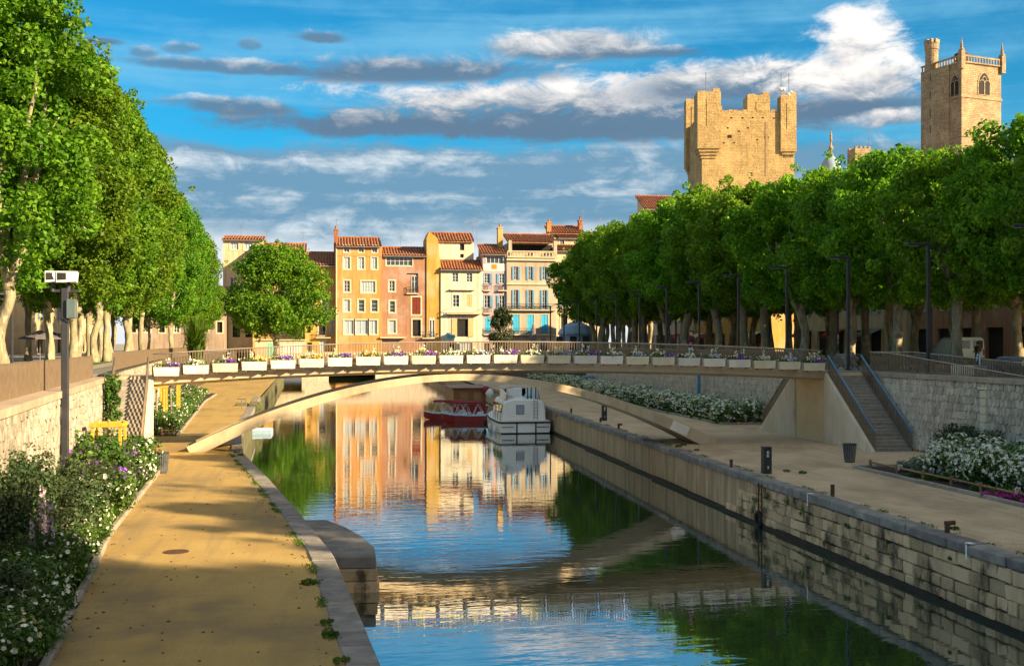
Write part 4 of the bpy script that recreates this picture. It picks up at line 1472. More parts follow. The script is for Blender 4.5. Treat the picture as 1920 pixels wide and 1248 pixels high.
sgn = tag(MB().box(hx(833), hx(851), HY - 2.2, HY - 2.0, hz(842, 634), hz(842, 627.5)).build('shop_sign', M['shteal']), 'blue shop sign at the foot of the white house', 'sign')
for i in range(3):
    aerial(h3, hx(878 + i * 8, HY + 9), HY + 9, hz(880, 446 - i % 2 * 4, HY + 9), 4.2)

pink = wallmat('pink_render', (.42, .33, .34), .9)
h4 = house('narrow pale pink house with an orange towel under its attic window', 905, 950, 476, pink, [
    (912, 479.5, 943, 494, T(nx=4, nz=1, trim='frame', tw=.2)), (908, 513, 918, 531, T(sh='shblue', trim=None)), (936, 513, 946, 531, T(sh='shblue', trim=None)),
    (908, 554, 918.5, 576.5, T(sh='shblue', trim=None)), (936, 554, 946, 576.5, T(sh='shblue', trim=None)),
    (909, 595, 920, 623.5, T(style='c', sh='shteal', trim=None)), (936, 595, 946, 623.5, T(style='c', sh='shteal', trim=None)), (908, 643, 920, 668, T(style='d', trim=None))],
    y=HY + .4, roof=(903, 951, 476, 454, 7))
yy = HY + .4
MB().box(hx(905.3, yy), hx(949.7, yy), yy - .05, yy - .004, hz(928, 508, yy), hz(928, 495, yy)).build('white_panel', M['frame'], h4)
MB().box(hx(922, yy), hx(931.5, yy), yy - .12, yy - .06, hz(928, 504, yy), hz(928, 495.6, yy)).build('orange_towel', mat('orange_towel', (.7, .2, .02)), h4)
for pa_, pb_ in ((905.5, 921), (933, 949.5)):
    for pz in (544, 587):
        balcony(h4, hx(pa_, yy), hx(pb_, yy), hz(928, pz, yy), yy, .7, 1.3)
balcony(h4, hx(906, yy), hx(949, yy), hz(928, 626, yy), yy, .7, 1.2)

beig = wallmat('beige_stone_render', (.43, .345, .25), .9)
winb = []
for px in (961, 988, 1014.5):
    winb.append((px + 2.5, 500, px + 10, 524.5, T(sh='shblue', trim=None)))
    winb.append((px + 2.5, 543.5, px + 10, 579, T(sh='shblue', trim=None)))
    winb.append((px, 589.5, px + 13, 625, T(style='c', sh='shteal', trim='trim', tw=.14)))
    winb.append((px, 642, px + 13, 668, T(style='d', trim=None)))
h5 = house('beige three storey house with blue shutters and a pierced roof terrace balustrade', 950, 1043, 483, beig, winb, y=HY, depth=14)
for pz, d in ((487, .5), (532, .3)):
    MB().box(hx(949.5), hx(1043.5), HY - d, HY - .004, hz(1000, pz + 2), hz(1000, pz - 1)).build('cornice', M['trim'], h5)
bal = MB()
x0_, x1_ = hx(951), hx(1042)
zb_, zt_ = hz(1000, 483), hz(1000, 470.5)
bal.box(x0_, x1_, HY - .3, HY + .1, zt_ - .22, zt_)
bal.box(x0_, x1_, HY - .3, HY + .1, zb_ - .05, zb_ + .2)
n = 15
for i in range(n + 1):
    x = x0_ + (x1_ - x0_) * i / n
    bal.box(x - .07, x + .07, HY - .2, HY, zb_ + .2, zt_ - .22)
    if i < n:
        cx = x + (x1_ - x0_) / n / 2
        cz0 = (zb_ + zt_) / 2
        for a in range(10):
            t0, t1 = 2 * math.pi * a / 10, 2 * math.pi * (a + 1) / 10
            bal.bar((cx + .27 * math.cos(t0), HY - .1, cz0 + .42 * math.sin(t0)), (cx + .27 * math.cos(t1), HY - .1, cz0 + .42 * math.sin(t1)), .1, .1)
bal.build('balustrade', M['trim'], h5)
MB().box(hx(953, HY + 5), hx(1042, HY + 5), HY + 5, HY + 13, hz(1000, 484, HY + 5), hz(1000, 455, HY + 5)).build('terrace_room', beig, h5)
MB().box(hx(957, HY + 5), hx(1035, HY + 5), HY + 4.9, HY + 4.98, hz(1000, 470, HY + 5), hz(1000, 459, HY + 5)).build('terrace_opening', M['dark'], h5)
tile_roof(h5, hx(952, HY + 2), hx(1044, HY + 2), HY + 2, hz(1000, 453, HY + 2), HY + 9, hz(1000, 434, HY + 2))
for px in (952, 1036):
    MB().box(hx(px, HY + 2), hx(px + 6, HY + 2), HY + .6, HY + 1.6, hz(1000, 484, HY + 2), hz(1000, 452, HY + 2)).build('pier', beig, h5)
chimney(h5, hx(934, HY + 5), hx(943, HY + 5), hz(940, 470, HY + 5), hz(940, 428, HY + 5), HY + 5, yel, 2)
for pz in (580.5, 626.5):
    balcony(h5, hx(951), hx(1042), hz(1000, pz), HY, .9, 1.25)
h6 = house('upper house with red tiled roofs behind the beige house', 1024, 1132, 446, cream, [(1050, 450, 1058, 462, T()), (1085, 450, 1093, 462, T())], y=HY + 17, roof=(1046, 1134, 446, 431, 6))
MB().box(hx(1030, HY + 20), hx(1095, HY + 20), HY + 20, HY + 28, hz(1060, 450, HY + 20), hz(1060, 437, HY + 20)).build('attic_wall', cream, h6)
tile_roof(h6, hx(1028, HY + 20), hx(1096, HY + 20), HY + 19.5, hz(1060, 437, HY + 20), HY + 25, hz(1060, 420, HY + 20))
chimney(h6, hx(1026, HY + 20), hx(1034, HY + 20), hz(1030, 446, HY + 20), hz(1030, 418, HY + 20), HY + 20, orange, 1.5)
chimney(h6, hx(1089, HY + 20), hx(1096, HY + 20), hz(1090, 440, HY + 20), hz(1090, 412, HY + 20), HY + 22, M['tile'], 1.5)
aerial(h6, hx(1093, HY + 24), HY + 24, hz(1093, 410, HY + 24), 2)
aerial(h6, hx(1126, HY + 24), HY + 24, hz(1126, 432, HY + 24), 3)
h7 = house('cream house half hidden behind the end of the right tree row', 1043, 1130, 470, cream, [
    (1052, 500, 1062, 522, T(sh='shblue', trim=None)), (1080, 500, 1090, 522, T(sh='shblue', trim=None)), (1052, 545, 1062, 575, T(sh='shblue', trim=None)), (1080, 545, 1090, 575, T()),
    (1052, 590, 1064, 625, T(style='d')), (1080, 590, 1092, 625, T(style='d'))], y=HY + 2, roof=(1042, 1132, 470, 455, 7))

# stone base of the built-over bridge with its dark arch
bb = thing('house_bridge_base', 'old stone bridge base with a dark arch carrying the town houses over the water', 'bridge', (20, HY, 0))
x0_, x1_ = hx(566), hx(1140)
arc = [(-1.0, -1), (-1, 1.2), (-.85, 2.6), (-.5, 3.8), (0, 4.2), (.5, 3.8), (.85, 2.6), (1, 1.2), (1.0, -1)]
ax = hx(660)
aw = 5.0
b = MB()
top = 5.6
yb_ = HY - .9
for (c0, d0), (c1, d1) in zip(arc, arc[1:]):
    if c1 > c0:
        b.add([(ax + c0 * aw, yb_, d0), (ax + c1 * aw, yb_, d1), (ax + c1 * aw, yb_, top), (ax + c0 * aw, yb_, top)], [(0, 1, 2, 3)])
    b.add([(ax + c0 * aw, yb_, d0), (ax + c1 * aw, yb_, d1), (ax + c1 * aw, yb_ + 9, d1), (ax + c0 * aw, yb_ + 9, d0)], [(0, 1, 2, 3)])
b.add([(x0_, yb_, -1), (ax - aw, yb_, -1), (ax - aw, yb_, top), (x0_, yb_, top)], [(0, 1, 2, 3)])
b.add([(ax + aw, yb_, -1), (x1_, yb_, -1), (x1_, yb_, top), (ax + aw, yb_, top)], [(0, 1, 2, 3)])
b.add([(x0_, yb_, top), (x1_, yb_, top), (x1_, yb_ + 3, top), (x0_, yb_ + 3, top)], [(0, 1, 2, 3)])
b.build('masonry', M['rubble'], bb)
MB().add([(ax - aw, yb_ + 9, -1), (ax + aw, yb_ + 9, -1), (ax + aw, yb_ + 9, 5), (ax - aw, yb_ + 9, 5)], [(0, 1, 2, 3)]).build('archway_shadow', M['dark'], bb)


# ================================================================ towers
def rot(p, c, a):
    x, y = p[0] - c[0], p[1] - c[1]
    return (c[0] + x * math.cos(a) - y * math.sin(a), c[1] + x * math.sin(a) + y * math.cos(a), p[2])


def tower_root(name, label, px, D, rz):
    o = at(px, 643, D)
    t = thing(name, label, 'tower', (0, 0, 0))
    return t, (o.x, o.y), rz


def finish(t, c, rz):
    t.location = (c[0], c[1], 0)
    t.rotation_euler = (0, 0, rz)


DD = 300.0
sc_ = DD / FPX                       # metres per photograph pixel at the keep
kp, kc, kr_ = tower_root('castle_keep', 'massive golden stone castle keep with corner turrets above the right trees', 1316, DD, R(-9.7))
w = 170 * sc_ / math.cos(R(11))
dz_ = lambda py: EYE + (HOR - py) * sc_
b = MB()
b.box(0, w, 0, w, 4, dz_(209))
b.build('wall', M['castle'], kp)
# parapet stones on the wall head
for i in range(13):
    x = 3.4 + i * (w - 8.5) / 13
    MB().box(x + .06, x + (w - 8.5) / 13 - .06, -.03, .9, dz_(209), dz_(205.5 + (i * 7 % 3))).build('merlon', M['castle'], kp)
MB().box(2.9, 5.4, -.03, 1, dz_(209), dz_(198)).build('merlon', M['castle'], kp)


def turret(cx, cy, r, ztop, zbot, nm):
    b = MB()
    b.box(cx - r, cx + r, cy - r, cy + r, zbot, ztop)
    for i in range(3):
        b.box(cx - r + .35 * (i + 1), cx + r - .35 * (i + 1), cy - r + .35 * (i + 1), cy + r - .35 * (i + 1), zbot - .8 * (i + 1), zbot - .8 * i)
    o = b.build('turret', M['castle'], kp)
    k = 0
    for dx in (-1, 1):
        MB().box(cx + dx * r * .62 - r * .3, cx + dx * r * .62 + r * .3, cy - r, cy - r + .8, ztop, ztop + .25 + .6 * (dx > 0)).build('merlon', M['castle'], o)
    for sxx in (-.25,):
        MB().box(cx + sxx * r - .09, cx + sxx * r + .09, cy - r - .02, cy - r + .05, zbot + 6, ztop - 2).build('arrow_slit', M['dark'], o)
    return o


turret(1.75, 1.75, 3.1, dz_(174), dz_(280), 'near')
turret(w - 1.7, 1.4, 2.1, dz_(180), dz_(285), 'right')
turret(1.0, w - 1.2, 2.0, dz_(189) + 5.0, dz_(290), 'back')
turret(w * .776, w * .88, 3.2, dz_(186) + 5.2, dz_(240), 'back_right')
for i, (fx, py) in enumerate(((.30, 256), (.70, 258), (.24, 268), (.35, 268), (.16, 222), (.32, 221), (.44, 221), (.55, 221), (.66, 221), (.78, 222), (.28, 240), (.5, 240), (.6, 262), (.4, 246))):
    s_ = .55 if i < 2 else .24
    MB().box(fx * w - s_, fx * w + s_, -.05, .2, dz_(py) - s_ * .7, dz_(py) + s_ * .7).build('putlog_hole', M['dark'], kp)
b = MB()
b.box(w * .70 - .35, w * .70 + .35, -.10, .1, dz_(330), dz_(228))
b.build('stained_strip', mat('stained_stone', (.26, .17, .085), (.36, .25, .12), .8, .95, .5, 2), kp)
for (fx, fy, py0, py1) in ((.06, .1, 174, 131), (.80, .8, 186, 168), (.88, .1, 180, 134), (.965, .1, 180, 133)):
    MB().tube([(fx * w, fy * w, dz_(py0) - 1), (fx * w, fy * w, dz_(py1))], .10, 5).build('mast', M['steel'], kp)
for (fx, fy, py) in ((.87, .08, 165), (.90, .08, 165), (.955, .08, 175), (.98, .08, 172)):
    MB().lathe((fx * w, fy * w, dz_(py) - .4), [(.1, 0), (.62, .25), (.62, .75), (.1, 1.0)], 8).build('dish_aerial', M['white'], kp)
finish(kp, kc, kr_)

# roofs at the foot of the keep
rf = house('long tiled roof house at the foot of the castle keep', 1212, 1292, 392, cream, [(1225, 400, 1233, 412, T()), (1250, 400, 1258, 412, T())], y=262, base=5, depth=16, roof=(1208, 1296, 392, 360, 8))

DC = 340.0
sc2 = DC / FPX
cz2 = lambda py: EYE + (HOR - py) * sc2 * 1.022
ct, cc, cr_ = tower_root('cathedral_tower', 'pale stone cathedral bell tower with round stair turret and pinnacles', 1803, DC, R(13.8))
w2 = 70 * sc2 / math.cos(R(45))
b = MB()
b.box(0, w2, 0, w2, 4, cz2(128))
b.build('wall', M['cathed'], ct)
for i, py in enumerate((190, 262)):
    MB().box(-.28, w2 + .28, -.28, w2 + .28, cz2(py) - .35, cz2(py) + .35).build('string_course', M['cathed'], ct)
MB().box(-.5, w2 + .5, -.5, w2 + .5, cz2(128) - .1, cz2(126)).build('cornice', M['cathed'], ct)
# pierced parapet on each side
for side in range(2):
    bq = MB()
    n = 14
    for i in range(n + 1):
        a = w2 * i / n
        if side == 0:
            bq.box(a - .14, a + .14, -.4, -.1, cz2(126), cz2(117))
        else:
            bq.box(-.4, -.1, a - .14, a + .14, cz2(126), cz2(117))
    if side == 0:
        bq.box(-.45, w2 + .45, -.45, -.05, cz2(117), cz2(114))
    else:
        bq.box(-.45, -.05, .0, w2 + .45, cz2(117), cz2(114))
    bq.build('parapet', M['cathed'], ct)
for (cx, cy) in ((-.2, -.2), (w2 + .2, -.2)):
    bq = MB()
    bq.box(cx - .75, cx + .75, cy - .75, cy + .75, cz2(140), cz2(108))
    bq.lathe((cx, cy, cz2(108)), [(.85, 0), (.95, .4), (.5, .9), (.45, 1.5), (.06, (108 - 82) * sc2)], 6)
    bq.build('pinnacle', M['cathed'], ct)
# octagonal stair buttress on the shaded side and its round turret above
bq = MB()
pr_ = [(-1.6, w2 * .42), (-1.6, w2 * .95), (-.4, w2 + .5), (.5, w2 + .5), (.5, w2 * .3), (-.4, w2 * .3)]
bq.prism(pr_[::-1], 4, cz2(128))
bq.build('stair_buttress', M['cathed'], ct)
tx, ty = .2, w2 * .78
bq = MB()
bq.lathe((tx, ty, cz2(130)), [(1.95, 0), (1.95, (130 - 88) * sc2), (2.2, (130 - 87) * sc2), (2.2, (130 - 76) * sc2)], 16)
rt = bq.build('stair_turret', M['cathed'], ct)
for i in range(8):
    t = 2 * math.pi * i / 8
    MB().box(tx + 1.75 * math.cos(t) - .42, tx + 1.75 * math.cos(t) + .42, ty + 1.75 * math.sin(t) - .42, ty + 1.75 * math.sin(t) + .42, cz2(76), cz2(69)).build('merlon', M['cathed'], rt)
bq = MB()
bq.lathe((w2 * .45, w2 * .45, cz2(118)), [(2.4, 0), (2.2, 3.2), (1.9, 3.4)], 12)
bq.tube([(w2 * .45, w2 * .45, cz2(98)), (w2 * .45, w2 * .45, cz2(72))], .09, 5)
bq.build('bell_cage', M['rust'], ct)


def gothic(par, cx, z0, z1, hw, side):
    """pointed belfry opening with tracery on the -y (0) or -x (1) face"""
    pts = [(-hw, z0), (hw, z0), (hw, z1 - hw * 1.6), (hw * .8, z1 - hw * .8), (hw * .42, z1 - hw * .25), (0, z1), (-hw * .42, z1 - hw * .25), (-hw * .8, z1 - hw * .8), (-hw, z1 - hw * 1.6)]
    def tr(b, poly, d0, d1):
        if side == 0:
            b.prism([(cx + p[0], p[1]) for p in poly], d0, d1, axis='y')
        else:
            b.prism([(cx + p[0], p[1]) for p in poly], d0, d1, axis='x')
    b = MB()
    tr(b, [(p[0] * 1.22, p[1] + (.5 if p[1] > z0 else -.3)) for p in pts], -.16, -.01)
    w_ = b.build('belfry_window', M['cathed'], par)
    b = MB()
    tr(b, pts, -.22, -.165)
    b.build('opening', M['dark'], w_)
    b = MB()
    tr(b, [(-.16, z0), (.16, z0), (.16, z1 - hw * 1.2), (-.16, z1 - hw * 1.2)], -.34, -.225)
    for s_ in (-1, 1):
        for a in range(8):
            t0, t1 = math.pi * a / 8, math.pi * (a + 1) / 8
            r_ = hw * .5
            p0_ = (s_ * hw * .5 + r_ * math.cos(t0), z1 - hw * 1.6 + r_ * math.sin(t0))
            p1_ = (s_ * hw * .5 + r_ * math.cos(t1), z1 - hw * 1.6 + r_ * math.sin(t1))
            tr(b, [p0_, (p0_[0] * 1.0, p0_[1] + .22), (p1_[0], p1_[1] + .22), p1_], -.33, -.225)
    for a in range(8):
        t0, t1 = 2 * math.pi * a / 8, 2 * math.pi * (a + 1) / 8
        r_ = hw * .30
        tr(b, [(r_ * math.cos(t0), z1 - hw * .85 + r_ * math.sin(t0)), (r_ * 1.4 * math.cos(t0), z1 - hw * .85 + r_ * 1.4 * math.sin(t0)),
               (r_ * 1.4 * math.cos(t1), z1 - hw * .85 + r_ * 1.4 * math.sin(t1)), (r_ * math.cos(t1), z1 - hw * .85 + r_ * math.sin(t1))], -.33, -.225)
    b.build('tracery', M['cathed'], w_)


gothic(ct, w2 * .56, cz2(183), cz2(143), 2.2, 0)
gothic(ct, w2 * .16, cz2(186), cz2(150), 1.5, 1)
for py in (142, 176, 210, 240):
    MB().box(-1.68, -1.6, w2 * .70 - .1, w2 * .70 + .1, cz2(py + 7), cz2(py - 7)).build('arrow_slit', M['dark'], ct)
finish(ct, cc, cr_)

# little battlemented turret and dome finial between the two towers
o = at(1611, 643, 330)
s3 = 330 / FPX
mt = thing('battlemented_turret', 'small battlemented stone turret peeping over the trees between the towers', 'tower', (o.x, o.y, 5))
z3 = lambda py: EYE + (HOR - py) * s3
MB().box(o.x - 2.5, o.x + 2.5, o.y - 2.5, o.y + 2.5, 5, z3(281)).build('wall', M['cathed'], mt)
for i in range(4):
    for sy in (-1, 1):
        MB().box(o.x - 2.4 + i * 1.35, o.x - 2.4 + i * 1.35 + .75, o.y + sy * 2.1 - .35, o.y + sy * 2.1 + .35, z3(281), z3(277)).build('merlon', M['cathed'], mt)
MB().tube([(o.x + 3, o.y, z3(290)), (o.x + 3, o.y, z3(250))], .08, 5).build('mast', M['steel'], mt)
o = at(1558, 643, 330)
dm = thing('dome_finial', 'grey dome with a tall statue topped finial behind the trees', 'dome', (o.x, o.y, 5))
MB().lathe((o.x, o.y, 5), [(2.9, 0), (2.9, z3(312) - 5), (2.6, z3(305) - 5), (1.8, z3(298) - 5), (1.0, z3(294) - 5), (.6, z3(291) - 5)], 16).build('dome', M['slate'], dm, smooth=True)
MB().lathe((o.x, o.y, z3(292)), [(.7, 0), (.75, .5), (.3, .9), (.3, 1.6), (.75, 2.0), (.7, 2.6), (.25, 3.0), (.22, 4.0), (.35, 4.2)], 8).build('finial', M['cathed'], dm, smooth=True)
MB().lathe((o.x, o.y, z3(292) + 4.2), [(.3, 0), (.42, .6), (.32, 1.4), (.4, 2.0), (.15, 2.35), (.22, 2.6), (.2, 2.9), (.05, 3.05)], 8).build('statue', M['cathed'], dm, smooth=True)


# ================================================================ buildings behind the tree rows
def side_building(label, xpos, y0, y1, height, wallc, faces, nwin, rng):
    """long town building whose front looks across the promenade; faces -1 looks to -x, +1 to +x"""
    L = y1 - y0
    h = thing('town_building', label, 'building', (0, 0, 0), 'buildings behind the promenade trees')
    rects, spec = [], []
    n = nwin
    for i in range(n):
        c = (i + .5) * L / n
        rects.append((c - 1.5, c + 1.5, .1, 3.3)); spec.append(('d', None))
        for fl in range(1, 4):
            z0 = 1.2 + fl * 4.2
            if z0 + 2.6 < height:
                rects.append((c - .75, c + .75, z0, z0 + 2.5)); spec.append(('w', rng.choice(['shblue', 'shwood', None, 'slate'])))
    b = MB()
    facade(b, 0, L, 0, height, 0, rects, .4)
    for x, fl in ((0, 1), (L, 0)):
        f = (0, 1, 2, 3) if fl else (3, 2, 1, 0)
        b.add([(x, 0, 0), (x, 0, height), (x, 14, height), (x, 14, 0)], [f])
    b.add([(0, 14, 0), (L, 14, 0), (L, 14, height), (0, 14, height)], [(3, 2, 1, 0)])
    b.build('wall', wallc, h)
    for r, s_ in zip(rects, spec):
        window(h, *r, 0, style=s_[0], sh=s_[1], trim='trim' if s_[0] == 'w' else None, tw=.18)
    tile_roof(h, -.4, L + .4, -.7, height + .2, 7, height + 3.2)
    tile_roof(h, -.4, L + .4, 14.7, height + .2, 7, height + 3.2)
    for i in range(n):
        if rng.random() < .45:
            c = (i + .5) * L / n
            b = MB()
            b.add([(c - 2, -.02, 3.5), (c + 2, -.02, 3.5), (c + 2, -1.6, 2.8), (c - 2, -1.6, 2.8), (c - 2, -1.6, 2.5), (c + 2, -1.6, 2.5)], [(0, 1, 2, 3), (3, 2, 5, 4)])
            b.build('awning', rng.choice([M['redcloth'], M['canvas'], M['trim']]), h)
    if faces < 0:
        h.location = (xpos, y1, PZ - .05)
        h.rotation_euler = (0, 0, -math.pi / 2)
    else:
        h.location = (xpos, y0, PZ - .05)
        h.rotation_euler = (0, 0, math.pi / 2)
    return h


rg = random.Random(11)
side_building('beige shopfront building behind the trees nearest the right edge', 66, 62, 92, 13, beig, -1, 6, rg)
side_building('terracotta shopfront building second behind the right trees', 66.6, 92.3, 120, 14.5, brown, -1, 6, rg)
side_building('cream shopfront building behind the middle of the right trees', 66, 120.3, 150, 13, cream, -1, 6, rg)
side_building('yellow shopfront building behind the far part of the right trees', 66.4, 164, 196, 14, yel, -1, 6, rg)
side_building('beige corner building at the far end of the right trees', 66, 196.3, 226, 15, beig, -1, 6, rg)
side_building('brown building behind the near left trees', -52, 95, 135, 14, brown, 1, 7, rg)
side_building('beige building behind the far left trees', -50, 135.4, 180, 13, beig, 1, 8, rg)
side_building('cream building at the far end of the left trees', -44, 180.4, 232, 14, cream, 1, 8, rg)

# ================================================================ trees
def np_mesh(name, V, F, mat_, mi=None, mats=None):
    me = bpy.data.meshes.new(name)
    n, k = F.shape
    me.vertices.add(len(V))
    me.vertices.foreach_set('co', V.astype(np.float32).ravel())
    me.loops.add(n * k)
    me.loops.foreach_set('vertex_index', F.astype(np.int32).ravel())
    me.polygons.add(n)
    me.polygons.foreach_set('loop_start', np.arange(0, n * k, k, dtype=np.int32))
    for m in (mats or [mat_]):
        me.materials.append(m)
    if mi is not None:
        me.polygons.foreach_set('material_index', mi.astype(np.int32))
    me.update(calc_edges=True)
    return me


def leaf_arrays(P, N, size, rs, w=.66):
    """kite-shaped leaves at points P facing roughly N"""
    n = len(P)
    N = N / np.maximum(np.linalg.norm(N, axis=1, keepdims=True), 1e-6)
    T_ = rs.normal(size=(n, 3))
    T_ -= N * (T_ * N).sum(1, keepdims=True)
    T_ /= np.maximum(np.linalg.norm(T_, axis=1, keepdims=True), 1e-6)
    Q = np.cross(N, T_)
    s = (size * rs.uniform(.65, 1.3, n))[:, None]
    fold = N * s * .10
    V = np.stack([P - T_ * s * .5, P + Q * s * w * .5 + fold, P + T_ * s * .55, P - Q * s * w * .5 + fold], 1).reshape(-1, 3)
    F = np.arange(n * 4).reshape(-1, 4)
    return V, F


def crown_mesh(name, seed, rx, z0, z1, n_clump, n_leaf, size, m, clump_r=(.9, 1.9), top_pow=.75, fill=.16, taper=.62):
    """crown from clumps on an uneven egg-shaped volume; leaves sit on the clump shells"""
    rs = np.random.RandomState(seed)
    zc, rz = (z0 + z1) / 2, (z1 - z0) / 2
    d = rs.normal(size=(n_clump, 3))
    d /= np.linalg.norm(d, axis=1, keepdims=True)
    rad = rs.uniform(.62, 1.0, n_clump) ** .6
    inner = rs.uniform(size=n_clump) < fill
    rad[inner] *= .55
    zz = np.sign(d[:, 2]) * np.abs(d[:, 2]) ** .8
    hz_ = zz * .5 + .5
    wid = np.clip(1.12 - taper * hz_ ** (1 / top_pow), .25, 1)
    lob = 1 + .16 * np.sin(np.arctan2(d[:, 1], d[:, 0]) * 3 + seed) + .10 * np.sin(np.arctan2(d[:, 1], d[:, 0]) * 5 + 2 * seed)
    hor = np.sqrt(np.maximum(1 - zz ** 2, .02)) ** .7
    ang = np.arctan2(d[:, 1], d[:, 0])
    cr = rs.uniform(*clump_r, n_clump)
    C = np.stack([np.cos(ang) * hor * rad * wid * lob * (rx - cr * .5), np.sin(ang) * hor * rad * wid * lob * (rx - cr * .5), zc + zz * rad * (rz - cr * .6)], 1)
    # loose sprigs standing out of the outline
    ns = n_clump // 2
    pick = rs.randint(0, n_clump, ns)
    dirn = C[pick] - np.array([0, 0, zc])
    dirn /= np.maximum(np.linalg.norm(dirn, axis=1, keepdims=True), .1)
    C2 = C[pick] + (dirn + rs.normal(size=(ns, 3)) * .35 + np.array([0, 0, .25])) * (cr[pick] * rs.uniform(.7, 1.15, ns))[:, None]
    C = np.concatenate([C, C2])
    cr = np.concatenate([cr, rs.uniform(.22, .5, ns) * clump_r[1] / 1.3])
    wgt = cr ** 2 * rs.uniform(.35, 1.5, len(cr))
    idx = rs.choice(len(cr), n_leaf, p=wgt / wgt.sum())
    e = rs.normal(size=(n_leaf, 3))
    e /= np.linalg.norm(e, axis=1, keepdims=True)
    r = cr[idx] * rs.uniform(.45, 1.0, n_leaf) ** .5 * (1 + .25 * (rs.uniform(size=n_leaf) < .12) * rs.uniform(size=n_leaf))
    P = C[idx] + e * r[:, None] * np.array([1, 1, .85])
    # drop leaves buried deep inside the crown
    u = np.sqrt((P[:, 0] / rx) ** 2 + (P[:, 1] / rx) ** 2 + ((P[:, 2] - zc) / rz) ** 2)
    keep = (u > .50) | (rs.uniform(size=n_leaf) < .25)
    P, e = P[keep], e[keep]
    N = e * .55 + rs.normal(size=P.shape) * .62 + np.array([0, 0, .40])
    V, F = leaf_arrays(P, N, size, rs)
    return np_mesh(name, V, F, m)


def wob(p, a, s):
    return Vector(p) + Vector((mnoise.noise(Vector((s, p[2] * .35, 0))), mnoise.noise(Vector((s + 9, p[2] * .35, 3))), 0)) * a


def trunk_mesh(name, seed, hfork, r0, ztop, spread, nl=4, lean=.5):
    rg = random.Random(seed)
    b = MB()
    pts, rad = [], []
    for i in range(9):
        f = i / 8
        z = -.1 + (hfork + .1) * f
        pts.append(wob((0, 0, z), lean, seed * 3.7))
        rad.append(r0 * (1.28 - .5 * min(f * 3, 1) + .05 * rg.uniform(-1, 1) + (.18 if f > .9 else 0)))
    b.tube(pts, rad, 12)
    top = pts[-1]
    a0 = rg.uniform(0, 6.28)
    for i in range(nl):
        a = a0 + 2 * math.pi * i / nl + rg.uniform(-.4, .4)
        out = spread * rg.uniform(.6, 1.1)
        hh = (ztop - hfork) * rg.uniform(.7, 1.0)
        q, qr = [], []
        for k in range(8):
            f = k / 7
            o = out * (f ** .75)
            q.append(top + Vector((math.cos(a) * o + rg.uniform(-.15, .15), math.sin(a) * o + rg.uniform(-.15, .15), -.25 + hh * f)))
            qr.append(r0 * .62 * (1 - f * .82) + .03)
        b.tube(q, qr, 8)
        for s_ in range(3):
            k = 2 + s_
            a2 = a + rg.uniform(-1.3, 1.3)
            q2 = [q[k], q[k] + Vector((math.cos(a2) * .8, math.sin(a2) * .8, .9)), q[k] + Vector((math.cos(a2) * 1.7, math.sin(a2) * 1.7, 2.4))]
            b.tube(q2, [qr[k] * .6, qr[k] * .4, .04], 6)
    return b.mesh(name, M['bark'], smooth=True)


def tree_protos(kind, n, make):
    return [make(i) for i in range(n)]


def make_tree(name, cat, crown_me, trunk_me):
    t = thing(name, 'tree', cat)
    link('trunk', trunk_me, t)
    c = link('crown', crown_me, t)
    return t


# tall left-bank plane trees (crown z 6 .. 26 above ground)
LT = [make_tree('plane_tree', 'tree', crown_mesh('crown', 20 + i, 5.7, 4.4, 26.0, 190, 50000, .30, M['leafL'], (.65, 1.5), 1.0, taper=.48), trunk_mesh('trunk', 3 + i, 4.8 + .5 * i, .37, 19, 2.2, 4, .45)) for i in range(3)]
# rounder right-bank plane trees (crown z 4.6 .. 15)
RT = [make_tree('plane_tree', 'tree', crown_mesh('crown', 40 + i, 6.1, 4.3, 15.6, 170, 44000, .28, M['leafR'], (.55, 1.25), .85, taper=.30), trunk_mesh('trunk', 13 + i, 4.0 + .4 * i, .46, 12, 2.4, 4, .45)) for i in range(4)]

rg = random.Random(5)
left_spots = [(-20.6, 76.5, 1.12), (-20.0, 93.5, 1.02), (-20.6, 98.5, .98), (-20.2, 103.5, 1.0), (-20.0, 108.0, .98), (-20.6, 112.0, 1.0), (-19.6, 116.5, .95),
              (-20.2, 121.0, .96), (-19.8, 126, .93), (-19.5, 146, .82), (-20.2, 152, .80), (-19.2, 158, .79), (-18.8, 168, .74), (-19.5, 178, .70),
              (-28, 86, 1.0), (-29, 100, 1.0), (-28.5, 114, .95), (-28, 128, .9), (-28, 146, .85), (-28, 165, .8), (-28, 185, .75), (-27, 84.5, .9), (-24, 82, 1.03), (-36, 94, 1.0), (-22.4, 96, .96), (-22.0, 101, .96), (-22.6, 106, .96), (-22.2, 110.5, .95), (-22.0, 115, .94), (-22.4, 123, .9)]
nb = 0
for i, (x, y, s_) in enumerate(left_spots):
    nm = 'front row' if i < 14 else 'back rows'
    k = i if i < 14 else i - 14
    place(LT[i % 3], PLACED, (x, y, PZ - .05), rg.uniform(0, 6.28), (s_ * rg.uniform(.95, 1.04), s_ * rg.uniform(.95, 1.04), s_),
          'tall plane tree, %s from the camera in the %s of the left promenade' % (ORD[k], nm), 'left promenade plane trees')
